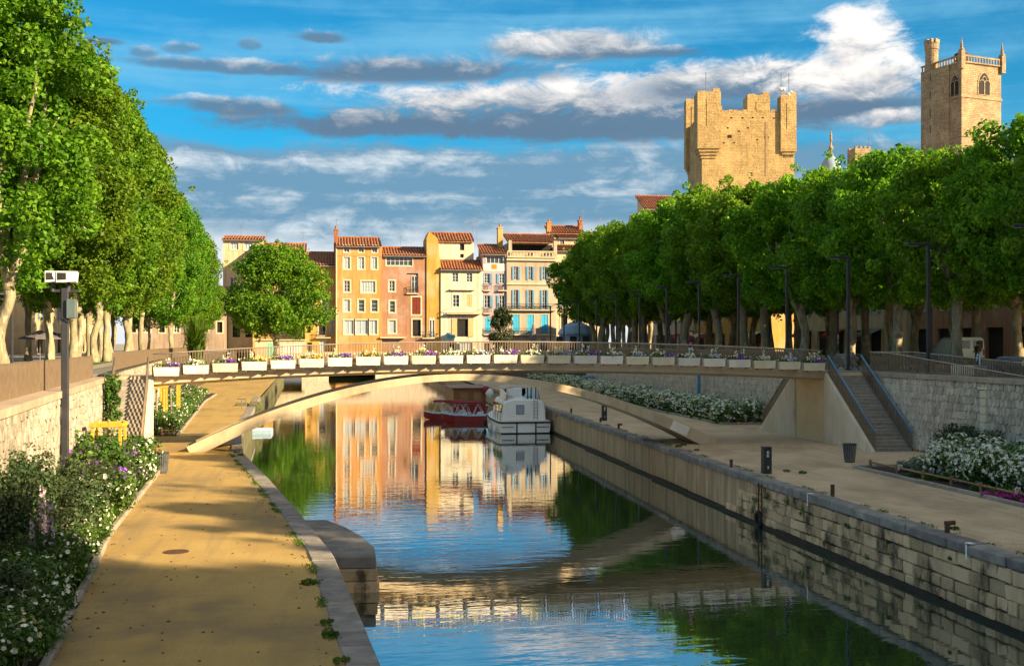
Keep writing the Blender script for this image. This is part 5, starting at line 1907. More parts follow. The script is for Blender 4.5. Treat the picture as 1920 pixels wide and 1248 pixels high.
for row, (x0, ys) in enumerate(((38.0, [y for y in np.arange(-26, 163, 7.4)]), (45.0, [y for y in np.arange(-12, 186, 8.8)]), (52.0, [y for y in np.arange(10, 205, 9.2)]))):
    for k, y in enumerate(ys):
        s_ = rg.uniform(.96, 1.04) * lerp([(-8, 1.42), (-3, .90), (36, .90), (44, .88), (52, .92), (58, .84), (66, .88), (76, .94), (88, 1.0), (105, 1.06), (130, 1.09), (170, 1.09)], y)  # unseen near trees sized for the shade they throw on the left path
        if row == 0 and -2 < y < 36 and k % 2 == 1:
            s_ *= 1.25  # every other unseen tree enlarged to throw shade bands across the path
        place(RT[rg.randrange(4)], PLACED, (x0 + rg.uniform(-.6, .6), float(y) + rg.uniform(-.9, .9), PZ - .05), rg.uniform(0, 6.28), (s_ * .94, s_ * .94, s_ * 1.03 * rg.uniform(.97, 1.03)),
              'plane tree, %s along the %s row of the right promenade counting from the camera' % (ORD[k], ('canal-side', 'middle', 'rear')[row]), 'right promenade plane trees')

# the round tree standing alone before the houses
rtree = make_tree('plane_tree', 'tree', crown_mesh('crown', 77, 10.2, 2.6, 20.2, 230, 62000, .44, M['leafL'], (1.1, 2.4), .9, taper=.5), trunk_mesh('trunk', 31, 3.0, .75, 14, 4.5, 5, .4))
rtree.location = (-8.9, 204, PZ - .4)
rtree['label'] = 'round plane tree standing alone by the water before the left town houses'
# small dark conifer at the foot of the pink house
cf = make_tree('conifer', 'tree', crown_mesh('crown', 91, 3.0, .4, 9.5, 50, 7000, .42, M['conif'], (.7, 1.3), 1.3), trunk_mesh('trunk', 37, 2.0, .22, 8, .3, 3, .1))
p = on_y(940, 643, 236)
cf.location = (p.x, p.y, 5.6)
cf['label'] = 'small dark conifer in front of the pink house'


# ================================================================ shrubs and flowers
def blob_flowers(P, N, r, rs, petals=5):
    """small cupped blossoms: a ring of petals around each point"""
    Vs, Fs = [], []
    n = len(P)
    N = N / np.linalg.norm(N, axis=1, keepdims=True)
    T_ = rs.normal(size=(n, 3))
    T_ -= N * (T_ * N).sum(1, keepdims=True)
    T_ /= np.linalg.norm(T_, axis=1, keepdims=True)
    Q = np.cross(N, T_)
    off = 0
    rr = (r * rs.uniform(.7, 1.25, n))[:, None]
    for k in range(petals):
        a = 2 * math.pi * k / petals
        d = T_ * math.cos(a) + Q * math.sin(a)
        e = -T_ * math.sin(a) + Q * math.cos(a)
        V = np.stack([P, P + (d * .62 + e * .48) * rr + N * rr * .42, P + d * rr * 1.05 + N * rr * .30, P + (d * .62 - e * .48) * rr + N * rr * .42], 1).reshape(-1, 3)
        Vs.append(V)
        Fs.append(np.arange(n * 4).reshape(-1, 4) + off)
        off += n * 4
    return np.concatenate(Vs), np.concatenate(Fs)


def bush_proto(name, cat, seed, rx, h, nl, size, m, flowers=(), squash=1.0, stems=True, ncl=16):
    """flowers: list of (part name, material, count, radius)"""
    rs = np.random.RandomState(seed)
    t = thing(name, name, cat)
    ang = rs.uniform(0, 2 * math.pi, ncl)
    rr = rs.uniform(0, 1, ncl) ** .5 * rx * .72
    C = np.stack([np.cos(ang) * rr, np.sin(ang) * rr, h * (.22 + .55 * rs.uniform(size=ncl) * (1 - .45 * (rr / rx) ** 2))], 1)
    cr = rs.uniform(.20, .42, ncl) * min(rx, h) * 1.05
    idx = rs.randint(0, ncl, nl)
    e = rs.normal(size=(nl, 3))
    e /= np.linalg.norm(e, axis=1, keepdims=True)
    P = C[idx] + e * (cr[idx] * rs.uniform(.3, 1.05, nl) ** .6)[:, None]
    P[:, 2] = np.maximum(P[:, 2], .02)
    V, F = leaf_arrays(P, e + rs.normal(size=P.shape) * .6 + np.array([0, 0, .4]), size, rs)
    link('foliage', np_mesh('foliage', V, F, m), t)
    for nm, fm, cnt, rad in flowers:
        idx = rs.randint(0, ncl, cnt)
        e = rs.normal(size=(cnt, 3)) + np.array([0, -.25, .35])
        e /= np.linalg.norm(e, axis=1, keepdims=True)
        P = C[idx] + e * (cr[idx] * rs.uniform(.92, 1.12, cnt))[:, None]
        P[:, 2] = np.maximum(P[:, 2], .08)
        V, F = blob_flowers(P, e + rs.normal(size=P.shape) * .25, rad, rs)
        o = link(nm, np_mesh(nm, V, F, fm), t, kind='stuff')
    if stems:
        b = MB()
        for i in range(6):
            c = C[i]
            b.tube([(c[0] * .2, c[1] * .2, -.05), (c[0] * .7, c[1] * .7, c[2] * .6), tuple(c)], [.02, .015, .008], 5)
        b.build('stems', M['bark'], t, kind='stuff')
    return t


def grass_proto(name, cat, seed, r, h, n, m, w=.016):
    rs = np.random.RandomState(seed)
    t = thing(name, name, cat)
    a = rs.uniform(0, 2 * math.pi, n)
    lean = rs.uniform(.1, 1, n) * r
    base = np.stack([np.cos(a) * r * .18 * rs.uniform(size=n), np.sin(a) * r * .18 * rs.uniform(size=n), np.zeros(n)], 1)
    hh = h * rs.uniform(.6, 1.1, n)
    d = np.stack([np.cos(a), np.sin(a), np.zeros(n)], 1)
    s = np.stack([-np.sin(a), np.cos(a), np.zeros(n)], 1)
    ww = (w * rs.uniform(.7, 1.4, n))[:, None]
    P0, P1 = base, base + d * (lean * .35)[:, None] + np.array([0, 0, 1]) * (hh * .65)[:, None]
    P2 = base + d * lean[:, None] + np.array([0, 0, 1]) * (hh * np.clip(1.15 - .55 * lean / r, .3, 1))[:, None]
    V = np.stack([P0 - s * ww, P0 + s * ww, P1 + s * ww, P1 - s * ww, P1 - s * ww, P1 + s * ww, P2 + s * ww * .2, P2 - s * ww * .2], 1).reshape(-1, 3)
    F = np.arange(n * 8).reshape(-1, 4)
    link('blades', np_mesh('blades', V, F, m), t, kind='stuff')
    return t


WF = [('blossoms', M['petal'], 62, .062)]
ROSE = [bush_proto('rose_bush', 'bush', 100 + i, .85, 1.25, 1700, .10, M['leafB'], [('blossoms', M['petal'], (120, 80, 100)[i], .050)]) for i in range(3)]
ROSER = [bush_proto('rose_bush', 'bush', 120 + i, 1.0, 1.35, 1800, .11, M['leafB'], [('blossoms', M['petal'], (520, 420)[i], .070)]) for i in range(2)]
CREAM = bush_proto('rose_bush', 'bush', 130, .7, 1.1, 1300, .10, M['leafB'], [('blossoms', M['petal_y'], 60, .058)])
DARK = [bush_proto('dark_shrub', 'bush', 140 + i, .95, 1.7, 2600, .085, M['leafD'], ncl=26) for i in range(2)]
GREEN = [bush_proto('leafy_shrub', 'bush', 150 + i, .9, 1.3, 1900, .11, M['leafB'], ncl=20) for i in range(2)]
VIOL = bush_proto('violet_flowering_shrub', 'bush', 160, .9, 1.5, 1700, .09, M['leafD'], [('blossoms', M['petal_v'], 190, .060)], ncl=20)
LAV = bush_proto('silver_shrub', 'bush', 170, .75, .8, 1500, .10, M['leafS'])
GRS = grass_proto('grass_tuft', 'grass', 180, .75, .75, 420, M['leafG'])
GRSS = grass_proto('silver_grass_tuft', 'grass', 185, .85, 1.0, 420, M['leafS'])
LOW = bush_proto('low_green_cushion', 'bush', 190, .8, .38, 1300, .075, M['leafG'], stems=False)
MAG = bush_proto('magenta_flower_cushion', 'bush', 195, .8, .32, 500, .07, M['leafB'], [('blossoms', M['petal_m'], 420, .045)], stems=False)
IVY = bush_proto('ivy_curtain', 'bush', 197, 1.1, 3.6, 6000, .11, M['leafD'], ncl=90)
CLIMB = bush_proto('climbing_plant', 'bush', 198, .42, 4.4, 2200, .13, M['leafB'], ncl=90)
BAMB = grass_proto('bamboo_clump', 'plant', 199, 2.0, 4.6, 900, M['leafG'], .05)

SPK = thing('flower_spike', 'flower_spike', 'flower')
rs_ = np.random.RandomState(3)
nn = 90
hh = rs_.uniform(.35, 1.25, nn)
aa = rs_.uniform(0, 6.28, nn)
P = np.stack([np.cos(aa) * .07 * (1.4 - hh), np.sin(aa) * .07 * (1.4 - hh), hh], 1)
V, F = blob_flowers(P, np.stack([np.cos(aa), np.sin(aa), np.full(nn, .1)], 1), .035, rs_)
link('florets', np_mesh('florets', V, F, leafmat('mauve_white_petal', (.62, .55, .58), (.35, .22, .34), 20, .2, .04)), SPK, kind='stuff')
MB().tube([(0, 0, 0), (0, 0, 1.28)], [.018, .008], 5).build('stem', M['leafB'], SPK)

rg = random.Random(21)


CNT = {}


def plant(proto, x, y, sc, label, group, z=QZ + .03):
    if label and group:
        CNT[label] = CNT.get(label, -1) + 1
        label = '%s, %s from camera' % (label, ORD[CNT[label]])
    return place(proto, PLACED, (x, y, z), rg.uniform(0, 6.28), (sc * rg.uniform(.9, 1.1), sc * rg.uniform(.9, 1.1), sc * rg.uniform(.88, 1.12)), label, group)


# left bed, near side of the bridge: white roses along the kerb, dark shrubs behind
y = 19.5
while y < 51.5:
    k_, w_ = kL(y), wL(y)
    plant(ROSE[rg.randrange(3)], k_ - .75 + rg.uniform(-.15, .2), y, rg.uniform(.88, 1.1), 'white rose bush beside the left bed kerb', 'left bed roses')
    if rg.random() < .55:
        plant(GRS, k_ - .25, y + .6, rg.uniform(.6, .95), 'arching green grass tuft on the kerb of the left bed', 'left bed grasses')
    y += rg.uniform(1.0, 1.5)
y = 19.5
while y < 53:
    k_, w_ = kL(y), wL(y)
    wdt = k_ - w_
    r = rg.random()
    yy = y + rg.uniform(-.3, .3)
    if 30 < y < 40 or r < .35:
        plant(DARK[rg.randrange(2)], k_ - wdt * .52, yy, rg.uniform(.85, 1.15), 'dark leafy shrub in the middle of the left bed', 'left bed dark shrubs')
    elif r < .75:
        plant(GREEN[rg.randrange(2)], k_ - wdt * .55, yy, rg.uniform(.85, 1.15), 'green leafy shrub in the middle of the left bed', 'left bed green shrubs')
    else:
        plant(ROSE[rg.randrange(3)], k_ - wdt * .5, yy, rg.uniform(.95, 1.1), 'tall white rose bush in the middle of the left bed', 'left bed inner roses')
    y += rg.uniform(1.1, 1.6)
y = 22
while y < 53:
    if y < 36 or rg.random() < .6:
        plant((DARK if rg.random() < .55 else GREEN)[rg.randrange(2)], wL(y) + .75, y, rg.uniform(.9, 1.35), 'tall shrub against the sunlit wall of the left bed', 'left wall shrubs')
    y += rg.uniform(1.3, 2.1)
for (x, y, s_) in ((-8.0, 44.0, 1.35), (-8.4, 46.3, 1.3), (-8.6, 42.2, 1.35), (-7.9, 41.0, 1.15), (-7.6, 39.2, 1.1)):
    plant(VIOL, x, y, s_, 'violet flowering shrub by the tall floodlight pole', 'violet shrubs')
for (x, y, s_) in ((-6.6, 27.8, 1.05), (-6.3, 27.2, .95), (-6.9, 29.0, 1.1), (-6.55, 26.6, .8), (-7.2, 30.3, .9)):
    plant(SPK, x, y, s_ * 1.5, 'tall mauve and white flower spike in the left bed', 'flower spikes')
for (x, y, s_) in ((-5.15, 20.2, .9), (-5.3, 21.8, .8)):
    plant(CREAM, x, y, s_, 'cream rose bush at the bottom left corner', 'cream roses')
for (y, s_) in ((31.5, 1.3), (33.5, 1.45), (35.5, 1.3), (37.5, 1.2), (40, 1.1)):
    plant(DARK[rg.randrange(2)], wL(y) + 1.1, y, s_, 'tall dark shrub hiding the near part of the left wall', 'tall left wall shrubs')
for (y, s_) in ((42, 1.55), (44, 1.7), (46.2, 1.5), (48.5, 1.6), (50.5, 1.45)):
    plant(GREEN[rg.randrange(2)], wL(y) + .95, y, s_, 'tall green shrub covering the foot of the sunlit left wall', 'tall green wall shrubs')
for (y, s_) in ((36.5, 1.5), (47.6, 1.4), (49.8, 1.4)):
    plant(ROSE[rg.randrange(3)], wL(y) + 1.75, y, s_, 'tall white rose behind the violet shrubs of the left bed', 'tall left roses')
plant(IVY, wL(30.5) + .25, 30.6, .98, 'curtain of dark ivy hanging on the near end of the left wall', None)
plant(IVY, wL(28.0) + .25, 28.0, .92, 'curtain of dark ivy at the left picture edge', None)
plant(CLIMB, wL(55) + .55, 54.6, 1.0, 'leafy climbing plant rising beside the left stairs', None, z=QZ + 1.0)

# left bed beyond the bridge
y = 70.8
while y < 118:
    k_, w_ = kL(y), wL(y)
    for f in (.24, .58):
        plant(ROSE[rg.randrange(3)], k_ - (k_ - w_) * f, y + rg.uniform(-.4, .4), rg.uniform(1.0, 1.3), 'white rose bush in the %s row of the far left bed' % ('kerb' if f < .3 else 'wall'), 'far left bed roses')
    y += 1.9
plant(BAMB, -13.2, 118, 1.0, 'clump of tall bamboo above the left wall beyond the bridge', None, z=PZ - .8)

# right bed below the stairs
y = 32
while y < 46.4:
    plant(GRS if rg.random() < .6 else LAV, 24.6 + rg.uniform(-.1, .2), y, rg.uniform(.5, .75), 'green tuft spilling over the right bed kerb', 'right bed edge tufts')
    y += rg.uniform(1.4, 2.2)
y = 35
while y < 46:
    for x in (25.6, 26.9, 28.2, 29.3):
        if x < 26 and y > 44.5:
            continue
        plant(ROSER[rg.randrange(2)] if rg.random() < .88 else GREEN[0], x + rg.uniform(-.3, .3), y + rg.uniform(-.4, .4), rg.uniform(.95, 1.25), 'white rose bush in the %s row of the right bed' % {25.6: 'kerbside', 26.9: 'second', 28.2: 'third', 29.3: 'wallside'}[x], 'right bed roses')
    y += 1.45
for (x, y, s_) in ((28.9, 48.2, 1.25), (29.4, 46.9, 1.25), (28.6, 47.2, 1.0)):
    plant(DARK[rg.randrange(2)], x, y, s_, 'tall dark shrub against the right rubble wall', 'dark shrubs by the right wall')
for (x, y) in ((24.3, 42.3), (24.2, 43.2), (24.3, 38.6), (24.3, 37.4)):
    plant(LOW, x, y, rg.uniform(.75, .95), 'low bright green cushion over the right kerb', 'green cushions')
for (x, y) in ((23.8, 36.4), (23.75, 37.2), (23.95, 35.6)):
    plant(MAG, x, y, .75, 'cushion of magenta flowers on the right kerb', 'magenta cushions')
for (x, y, s_) in ((26.0, 46.2, .8), (27.2, 46.4, .9), (25.2, 41, .9), (25.5, 36.5, 1.0), (25.0, 39.4, .8)):
    plant(LAV if y > 45 else GRS, x, y, s_, 'silvery shrub at the head of the right bed' if y > 45 else 'tall arching grass among the right bed roses', 'right bed fillers' if y > 45 else 'right bed grasses')

# right bed beyond the bridge
y = 74.3
while y < 150:
    for x in (27.7, 29.0):
        plant(ROSER[rg.randrange(2)], x + rg.uniform(-.3, .3), y + rg.uniform(-.5, .5), rg.uniform(1.0, 1.35), 'white rose bush in the %s row of the far right bed' % ('kerb' if x < 28 else 'wall'), 'far right bed roses')
    if rg.random() < .5:
        plant(LOW, 27.1, y, .8, 'low cushion at the kerb of the far right bed', 'far right cushions')
    y += 1.9
for (x, y) in ((28.3, 78.2), (28.9, 77.2), (27.6, 79.0)):
    plant(GRSS, x, y, 1.3, 'silvery grass tuft among the far right roses', 'silver grasses')
# weeds along the quay edges
for i, (x, y) in enumerate(((1.0 - .75, 19.8), (.8 - .75, 21.6), (.75 - .75, 22.6), (.35 - .75, 26.5), (-4.3, 57.2), (-4.6, 58.6), (18.7, 58.2), (19.3, 59.0), (20.2, 45.5), (19.7, 46.2), (18.6, 31.0), (19.0, 56.0))):
    plant(LOW, x, y, .32, 'small weed patch growing on the quay edge', 'quay weeds', z=QZ)

# ---------------------------------------------------------------- grit, fallen leaves and weeds on the quays
def grit(name, label, n, seed, xf, y0, y1, m, r0, r1):
    rs = np.random.RandomState(seed)
    ys = y0 + (y1 - y0) * rs.uniform(size=n) ** 1.5
    lo = np.array([xf(y)[0] for y in ys]); hi = np.array([xf(y)[1] for y in ys])
    u = rs.uniform(size=n)
    u = np.where(rs.uniform(size=n) < .5, u, np.where(rs.uniform(size=n) < .5, u * .12, 1 - u * .12))
    c = np.stack([lo + (hi - lo) * u, ys, np.full(n, QZ)], 1)
    r = rs.uniform(r0, r1, n)[:, None]
    a = rs.uniform(0, 6.28, n)
    d = np.stack([np.cos(a), np.sin(a), np.zeros(n)], 1) * r
    e = np.stack([-np.sin(a), np.cos(a), np.zeros(n)], 1) * r * .7
    t = np.array([0, 0, 1]) * r * .6
    V = np.stack([c - d, c - e, c + d, c + e, c + t], 1).reshape(-1, 3)
    i = np.arange(n)[:, None] * 5
    F = np.concatenate([i + np.array([[0, 1, 4]]), i + np.array([[1, 2, 4]]), i + np.array([[2, 3, 4]]), i + np.array([[3, 0, 4]])])
    o = link(name, np_mesh(name, V, F, m), None, 'stuff')
    o['label'] = label
    o['category'] = 'gravel'


peb = mat('pebble', (.30, .24, .16), (.14, .11, .08), 9, .95)
grit('gravel', 'loose gravel and grit scattered over the left sandy path', 7000, 5, lambda y: (kL(y) + .1, eL(y) - .65), 17, 58, peb, .007, .017)
grit('gravel', 'loose gravel and grit scattered over the right quay path', 5000, 6, lambda y: (eR(y) + .6, 23.2), 26, 60, peb, .007, .017)
grit('fallen_leaves', 'dead leaves and litter along the edges of the left path', 170, 8, lambda y: (kL(y) + .05, eL(y) - .6), 17, 50, mat('dead_leaf', (.11, .07, .03), (.06, .04, .02), 9, .9), .03, .06)


def edge_grass(name, label, n, seed, xc, y0, y1):
    rs = np.random.RandomState(seed)
    ys = rs.uniform(y0, y1, n)
    dens = np.array([mnoise.noise(Vector((y * .8, seed, 0))) for y in ys])
    ys = ys[dens > .05]
    n = len(ys)
    xs_ = np.array([xc(y) for y in ys]) + rs.normal(size=n) * .07
    P = np.stack([xs_, ys, np.full(n, QZ + .035)], 1)
    a = rs.uniform(0, 6.28, n)
    V, F = leaf_arrays(P, np.stack([np.cos(a), np.sin(a), rs.uniform(0, .8, n)], 1), .085, rs, .3)
    o = link(name, np_mesh(name, V, F, M['leafG']), None, 'stuff')
    o['label'] = label
    o['category'] = 'grass'


edge_grass('grass', 'weedy grass growing along the inner edge of the left quay stones', 3800, 2, lambda y: eL(y) - .66, 16, 58)
edge_grass('grass', 'weedy grass growing along the inner edge of the right quay stones', 2600, 4, lambda y: eR(y) + .62, 26, 75)

# ================================================================ flower boxes on the bridge
def flower_box(i, x, z):
    cols = [('violet pansies', 'petal_v'), ('gold and cream flowers', 'petal_g'), ('white flowers', 'petal'), ('pale blue pansies', 'petal_b')]
    if i < 3:
        c = cols[0] if i != 1 else cols[2]
    elif i < 9:
        c = cols[1] if i % 2 else cols[0]
    else:
        c = cols[(0, 2, 3)[i % 3]]
    o = thing('flower_box', 'white flower box with %s, %s from the left end of the footbridge' % (c[0], ORD[i]), 'flower box', (x, BY0 - .30, z), 'flower boxes on the footbridge')
    w, d, h = 1.26, .40, .44
    b = MB()
    x0, x1, y0, y1 = x - w / 2, x + w / 2, BY0 - .52, BY0 - .10
    tp, bt = .0, .03
    b.add([(x0 + bt, y0 + bt, z), (x1 - bt, y0 + bt, z), (x1 - bt, y1, z), (x0 + bt, y1, z), (x0, y0, z + h), (x1, y0, z + h), (x1, y1, z + h), (x0, y1, z + h),
           (x0 + .04, y0 + .04, z + h), (x1 - .04, y0 + .04, z + h), (x1 - .04, y1 - .04, z + h), (x0 + .04, y1 - .04, z + h),
           (x0 + .04, y0 + .04, z + h - .05), (x1 - .04, y0 + .04, z + h - .05), (x1 - .04, y1 - .04, z + h - .05), (x0 + .04, y1 - .04, z + h - .05)],
          [(3, 2, 1, 0), (0, 1, 5, 4), (1, 2, 6, 5), (2, 3, 7, 6), (3, 0, 4, 7), (4, 5, 9, 8), (5, 6, 10, 9), (6, 7, 11, 10), (7, 4, 8, 11), (8, 9, 13, 12), (9, 10, 14, 13), (10, 11, 15, 14), (11, 8, 12, 15)])
    b.build('box', M['boxcream' if i in (2, 9, 13, 14, 17, 18, 22, 23, 24) else 'boxwhite'], o)
    MB().add([(x0 + .04, y0 + .04, z + h - .05), (x1 - .04, y0 + .04, z + h - .05), (x1 - .04, y1 - .04, z + h - .05), (x0 + .04, y1 - .04, z + h - .05)], [(0, 1, 2, 3)]).build('soil', M['soil'], o)
    for s_ in (-1, 1):
        MB().box(x + s_ * .42 - .03, x + s_ * .42 + .03, y0 + .0, y0 + .30, z - .07, z - .002).build('bracket', M['bronze'], o)
    rs = np.random.RandomState(300 + i)
    n = 170
    P = np.stack([rs.uniform(x0 + .05, x1 - .05, n), rs.uniform(y0, y1, n), z + h - .03 + rs.uniform(0, .22, n)], 1)
    N = rs.normal(size=(n, 3)) + np.array([0, -.3, .6])
    base = np.array(o.location)
    V, F = leaf_arrays(P - base, N, .10, rs)
    link('leaves', np_mesh('leaves', V, F, M['leafB']), o, kind='stuff')
    def fl(nm, m, cnt, cx, spread, zz, r):
        P = np.stack([cx + rs.normal(size=cnt) * spread, rs.uniform(y0 - .03, y1 - .08, cnt), z + h + rs.uniform(*zz, cnt)], 1)
        V, F = blob_flowers(P - base, rs.normal(size=(cnt, 3)) * .3 + np.array([0, -.8, .4]), r, rs)
        link(nm, np_mesh(nm, V, F, M[m]), o, kind='stuff')
    fl('blossoms', c[1], 34, x + rs.uniform(.0, .4), .17, (.04, .22), .055)
    fl('small_blossoms', 'petal_y' if i < 12 else 'petal', 16, x, .42, (.05, .25), .045)
    ns = rs.randint(2, 5)
    for k in range(ns):
        cx = x + rs.uniform(-.35, .35)
        ht = rs.uniform(.28, .62)
        cnt = 14
        hz_ = rs.uniform(.12, ht, cnt)
        P = np.stack([cx + rs.normal(size=cnt) * .035, np.full(cnt, y0 + .18) + rs.normal(size=cnt) * .035, z + h + hz_], 1)
        V, F = blob_flowers(P - base, rs.normal(size=(cnt, 3)) + np.array([0, -.4, .1]), .045, rs)
        link('flower_spike', np_mesh('flower_spike', V, F, M['petal' if (i + k) % 3 else 'petal_y']), o, kind='stuff')


for i in range(nseg):
    x = BX0 + sx * (i + .5)
    flower_box(i, x, zf(x) + .03)


# ================================================================ street furniture
def lamp_post(label, x, y, z, h, arm, name='street_lamp', r=.085):
    o = thing(name, label, 'street lamp', (x, y, z), 'promenade lamps')
    MB().bbox(x - r, x + r, y - r, y + r, z, z + h, .02).build('pole', M['darkmetal'], o)
    a0, a1 = sorted((x, x + arm))
    MB().bbox(a0 + (r + .003 if arm > 0 else 0), a1 - (r + .003 if arm < 0 else 0), y - .10, y + .10, z + h - .16, z + h - .01, .02).build('arm', M['darkmetal'], o)
    xl = x + arm * .72
    MB().box(xl - .28, xl + .28, y - .07, y + .07, z + h - .185, z + h - .163).build('lamp_panel', M['glass_l'], o)
    MB().bbox(x - .16, x + .16, y - .16, y + .16, z, z + .03, .008).build('base_plate', M['darkmetal'], o)
    return o


for i in range(13):
    D = 54.9 + 9.85 * i
    p = on_x(1893, 643, 33.0) if i == 0 else None
    y = (48.0 + 9.72 * i) * 31.6 / 33.0
    lamp_post('dark L-shaped street lamp, %s from the right edge along the canal side' % ORD[i], 31.6, y, PZ, 7.0, -1.2)
for i in range(6):
    lamp_post('dark street lamp with arm turned away, %s behind the canal-side lamps' % ORD[i], 40.2, 56.0 + 14 * i, PZ, 5.4, 1.5)
lp = lamp_post('slim grey lamp pole between the near left trees', -21.5, 82, PZ, 5.2, -.9)


def bench(label, x, y, z, rz):
    """rounded slatted steel bench on two hoop legs"""
    o = thing('bench', label, 'bench', (0, 0, 0), 'curved slatted benches')
    L = 2.0
    prof = []
    for k in range(15):
        a = R(-65 + 235 * k / 14)
        prof.append((.42 * math.cos(a) * 1.05, .62 + .36 * math.sin(a)))
    for k, (px_, pz_) in enumerate(prof):
        MB().bbox(-L / 2, L / 2, px_ - .022, px_ + .022, pz_ - .022, pz_ + .022, .006).build('slat', M['steel'], o)
    for s_ in (-.7, .7):
        b = MB()
        b.tube([(s_, p_[0] * .93, p_[1] * .93 + .04) for p_ in prof], .03, 6)
        b.tube([(s_, -.05, .3), (s_, -.35, .0)], .03, 6)
        b.tube([(s_, .1, .3), (s_, .35, .0)], .03, 6)
        b.build('leg', M['darkmetal'], o)
    o.location = (x, y, z)
    o.rotation_euler = (0, 0, rz)
    return o


for i, (px, y) in enumerate(((1590, 65.5), (1728, 58.5), (1905, 51.0), (1330, 84), (1470, 76), (1400, 80))):
    p = on_y(px, 643, y)
    bench('curved grey slatted bench %s' % ('behind the top of the right stairs', 'beside the second street lamp from the right', 'on the stone blocks at the right edge', 'behind the person on the footbridge', 'below the third lamp from the right', 'between the two farther benches')[i], p.x, p.y, PZ - .02, R(100))
# stone seat blocks
for i, (p0, p1, lab, m) in enumerate(((1791, 1842, 'pale stone seat block behind the ramp railing by the van', 'concrete_w'), (1856, 1912, 'lilac tinted stone seat block at the right edge', 'kerb'))):
    a, c = on_y(p0, 643, 52.5), on_y(p1, 643, 52.5)
    o = thing('seat_block', lab, 'seat', ((a.x + c.x) / 2, 52.5, PZ))
    xm = (a.x + c.x) / 2
    MB().bbox(a.x, xm - .01, 52.0, 52.9, PZ - .03, PZ + .52, .03).build('block', mat('lilac_stone', (.46, .42, .50), (.40, .37, .44), 3, .9) if i else M['concrete_w'], o)
    MB().bbox(xm + .01, c.x, 52.0, 52.9, PZ - .03, PZ + .52, .03).build('block', M['kerb'], o)


def bollard(label, px, py_base, h, w, text=False):
    p = on_z(px, py_base, QZ)
    o = thing('information_bollard', label, 'bollard', (p.x, p.y, QZ), 'dark bollards on the right quay')
    MB().bbox(p.x - w / 2, p.x + w / 2, p.y - w / 2, p.y + w / 2, QZ, QZ + h, .02).build('post', M['darkmetal'], o)
    MB().bbox(p.x - w / 2 - .01, p.x + w / 2 + .01, p.y - w / 2 - .01, p.y + w / 2 + .01, QZ + h, QZ + h + .03, .008).build('cap', M['darkmetal'], o)
    if text:
        b = MB()
        yf = p.y - w / 2 - .004
        def rect(x0, x1, z0, z1):
            b.add([(p.x + x0, yf, QZ + z0), (p.x + x1, yf, QZ + z0), (p.x + x1, yf, QZ + z1), (p.x + x0, yf, QZ + z1)], [(0, 1, 2, 3)])
        for zz in (.86, .72):
            rect(-.05, -.02, zz, zz + .11)
            for k in range(3):
                rect(-.02, .05, zz + k * .043, zz + k * .043 + .024)
        rect(-.03, .03, .30, .33); rect(.0, .03, .22, .30); rect(-.02, .0, .22, .25)
        b.build('lettering', M['white'], o)
    return o


bollard('tall dark square bollard with white lettering on the right quay', 1437, 887, 1.12, .36, True)
bollard('dark square bollard with white mark under the right half of the arch', 1133, 788, 1.1, .34, True)


def post(label, px, py, h, r=.075, hook=False):
    p = on_z(px, py, QZ)
    o = thing('mooring_post', label, 'mooring post', (p.x, p.y, QZ), 'rusty mooring posts on the right quay')
    MB().tube([(p.x, p.y, QZ - .02), (p.x, p.y, QZ + h)], r, 10).build('shaft', M['rust'], o)
    if hook:
        MB().tube([(p.x - .08, p.y, QZ + h + .01), (p.x + .22, p.y - .05, QZ + h + .03)], r * .9, 8).build('bent_head', M['rust'], o)
    else:
        MB().tube([(p.x, p.y, QZ + h), (p.x, p.y, QZ + h + .03)], r * 1.12, 10).build('cap', M['rust'], o)


post('straight rusty mooring post near the white mark on the right quay edge', 1561, 930, .40)
post('rusty mooring post with bent head on the right quay edge', 1776, 1000, .30, hook=True)
post('small rusty mooring post before the lettered bollard', 1371, 876, .33)
post('small rusty mooring post beside the far bollard', 1126, 791, .30)
post('rusty mooring post with bent head nearest the arch foot', 1160, 804, .28, hook=True)
post('rusty mooring post at the stern of the white boat', 1071, 774, .36)


def bin_(label, px, py, h=.86):
    p = on_z(px, py, QZ)
    o = thing('litter_bin', label, 'bin', (p.x, p.y, QZ), 'slatted litter bins')
    MB().lathe((p.x, p.y, QZ + .06), [(.20, 0), (.27, h - .08), (.27, h - .1)], 16).build('liner', M['black'], o)
    for k in range(20):
        t = 2 * math.pi * k / 20
        b = MB()
        b.bar((p.x + .215 * math.cos(t), p.y + .215 * math.sin(t), QZ + .05), (p.x + .295 * math.cos(t), p.y + .295 * math.sin(t), QZ + h), .055, .02)
        b.build('slat', M['steel'], o)
    b = MB()
    b.lathe((p.x, p.y, QZ + h - .03), [(.28, 0), (.315, 0), (.315, .05), (.28, .05)], 20)
    b.build('rim', M['darkmetal'], o)
    MB().lathe((p.x, p.y, QZ), [(.2, 0), (.2, .05)], 12).build('foot', M['darkmetal'], o)


bin_('grey slatted litter bin at the foot of the right stairs', 1593, 866)
bin_('grey and black striped litter bin on the kerb of the left path', 303, 886)


def log_fence(label, pts, h=.42, sign=None):
    o = thing('log_fence', label, 'fence', (pts[0][0], pts[0][1], QZ), 'low log fences')
    for i, (x, y) in enumerate(pts):
        MB().tube([(x, y, QZ - .05), (x, y, QZ + h)], .065, 9).build('post', M['logwood'], o)
        MB().sphere((x, y, QZ + h), (.064, .064, .03), 9, 4).build('post_top', M['logwood'], o)
        if i < len(pts) - 1:
            x2, y2 = pts[i + 1]
            MB().tube([(x + .03, y + .03, QZ + h - .10), (x2 - .03, y2, QZ + h - .10)], .045, 8).build('rail', M['logwood'], o)
    return o


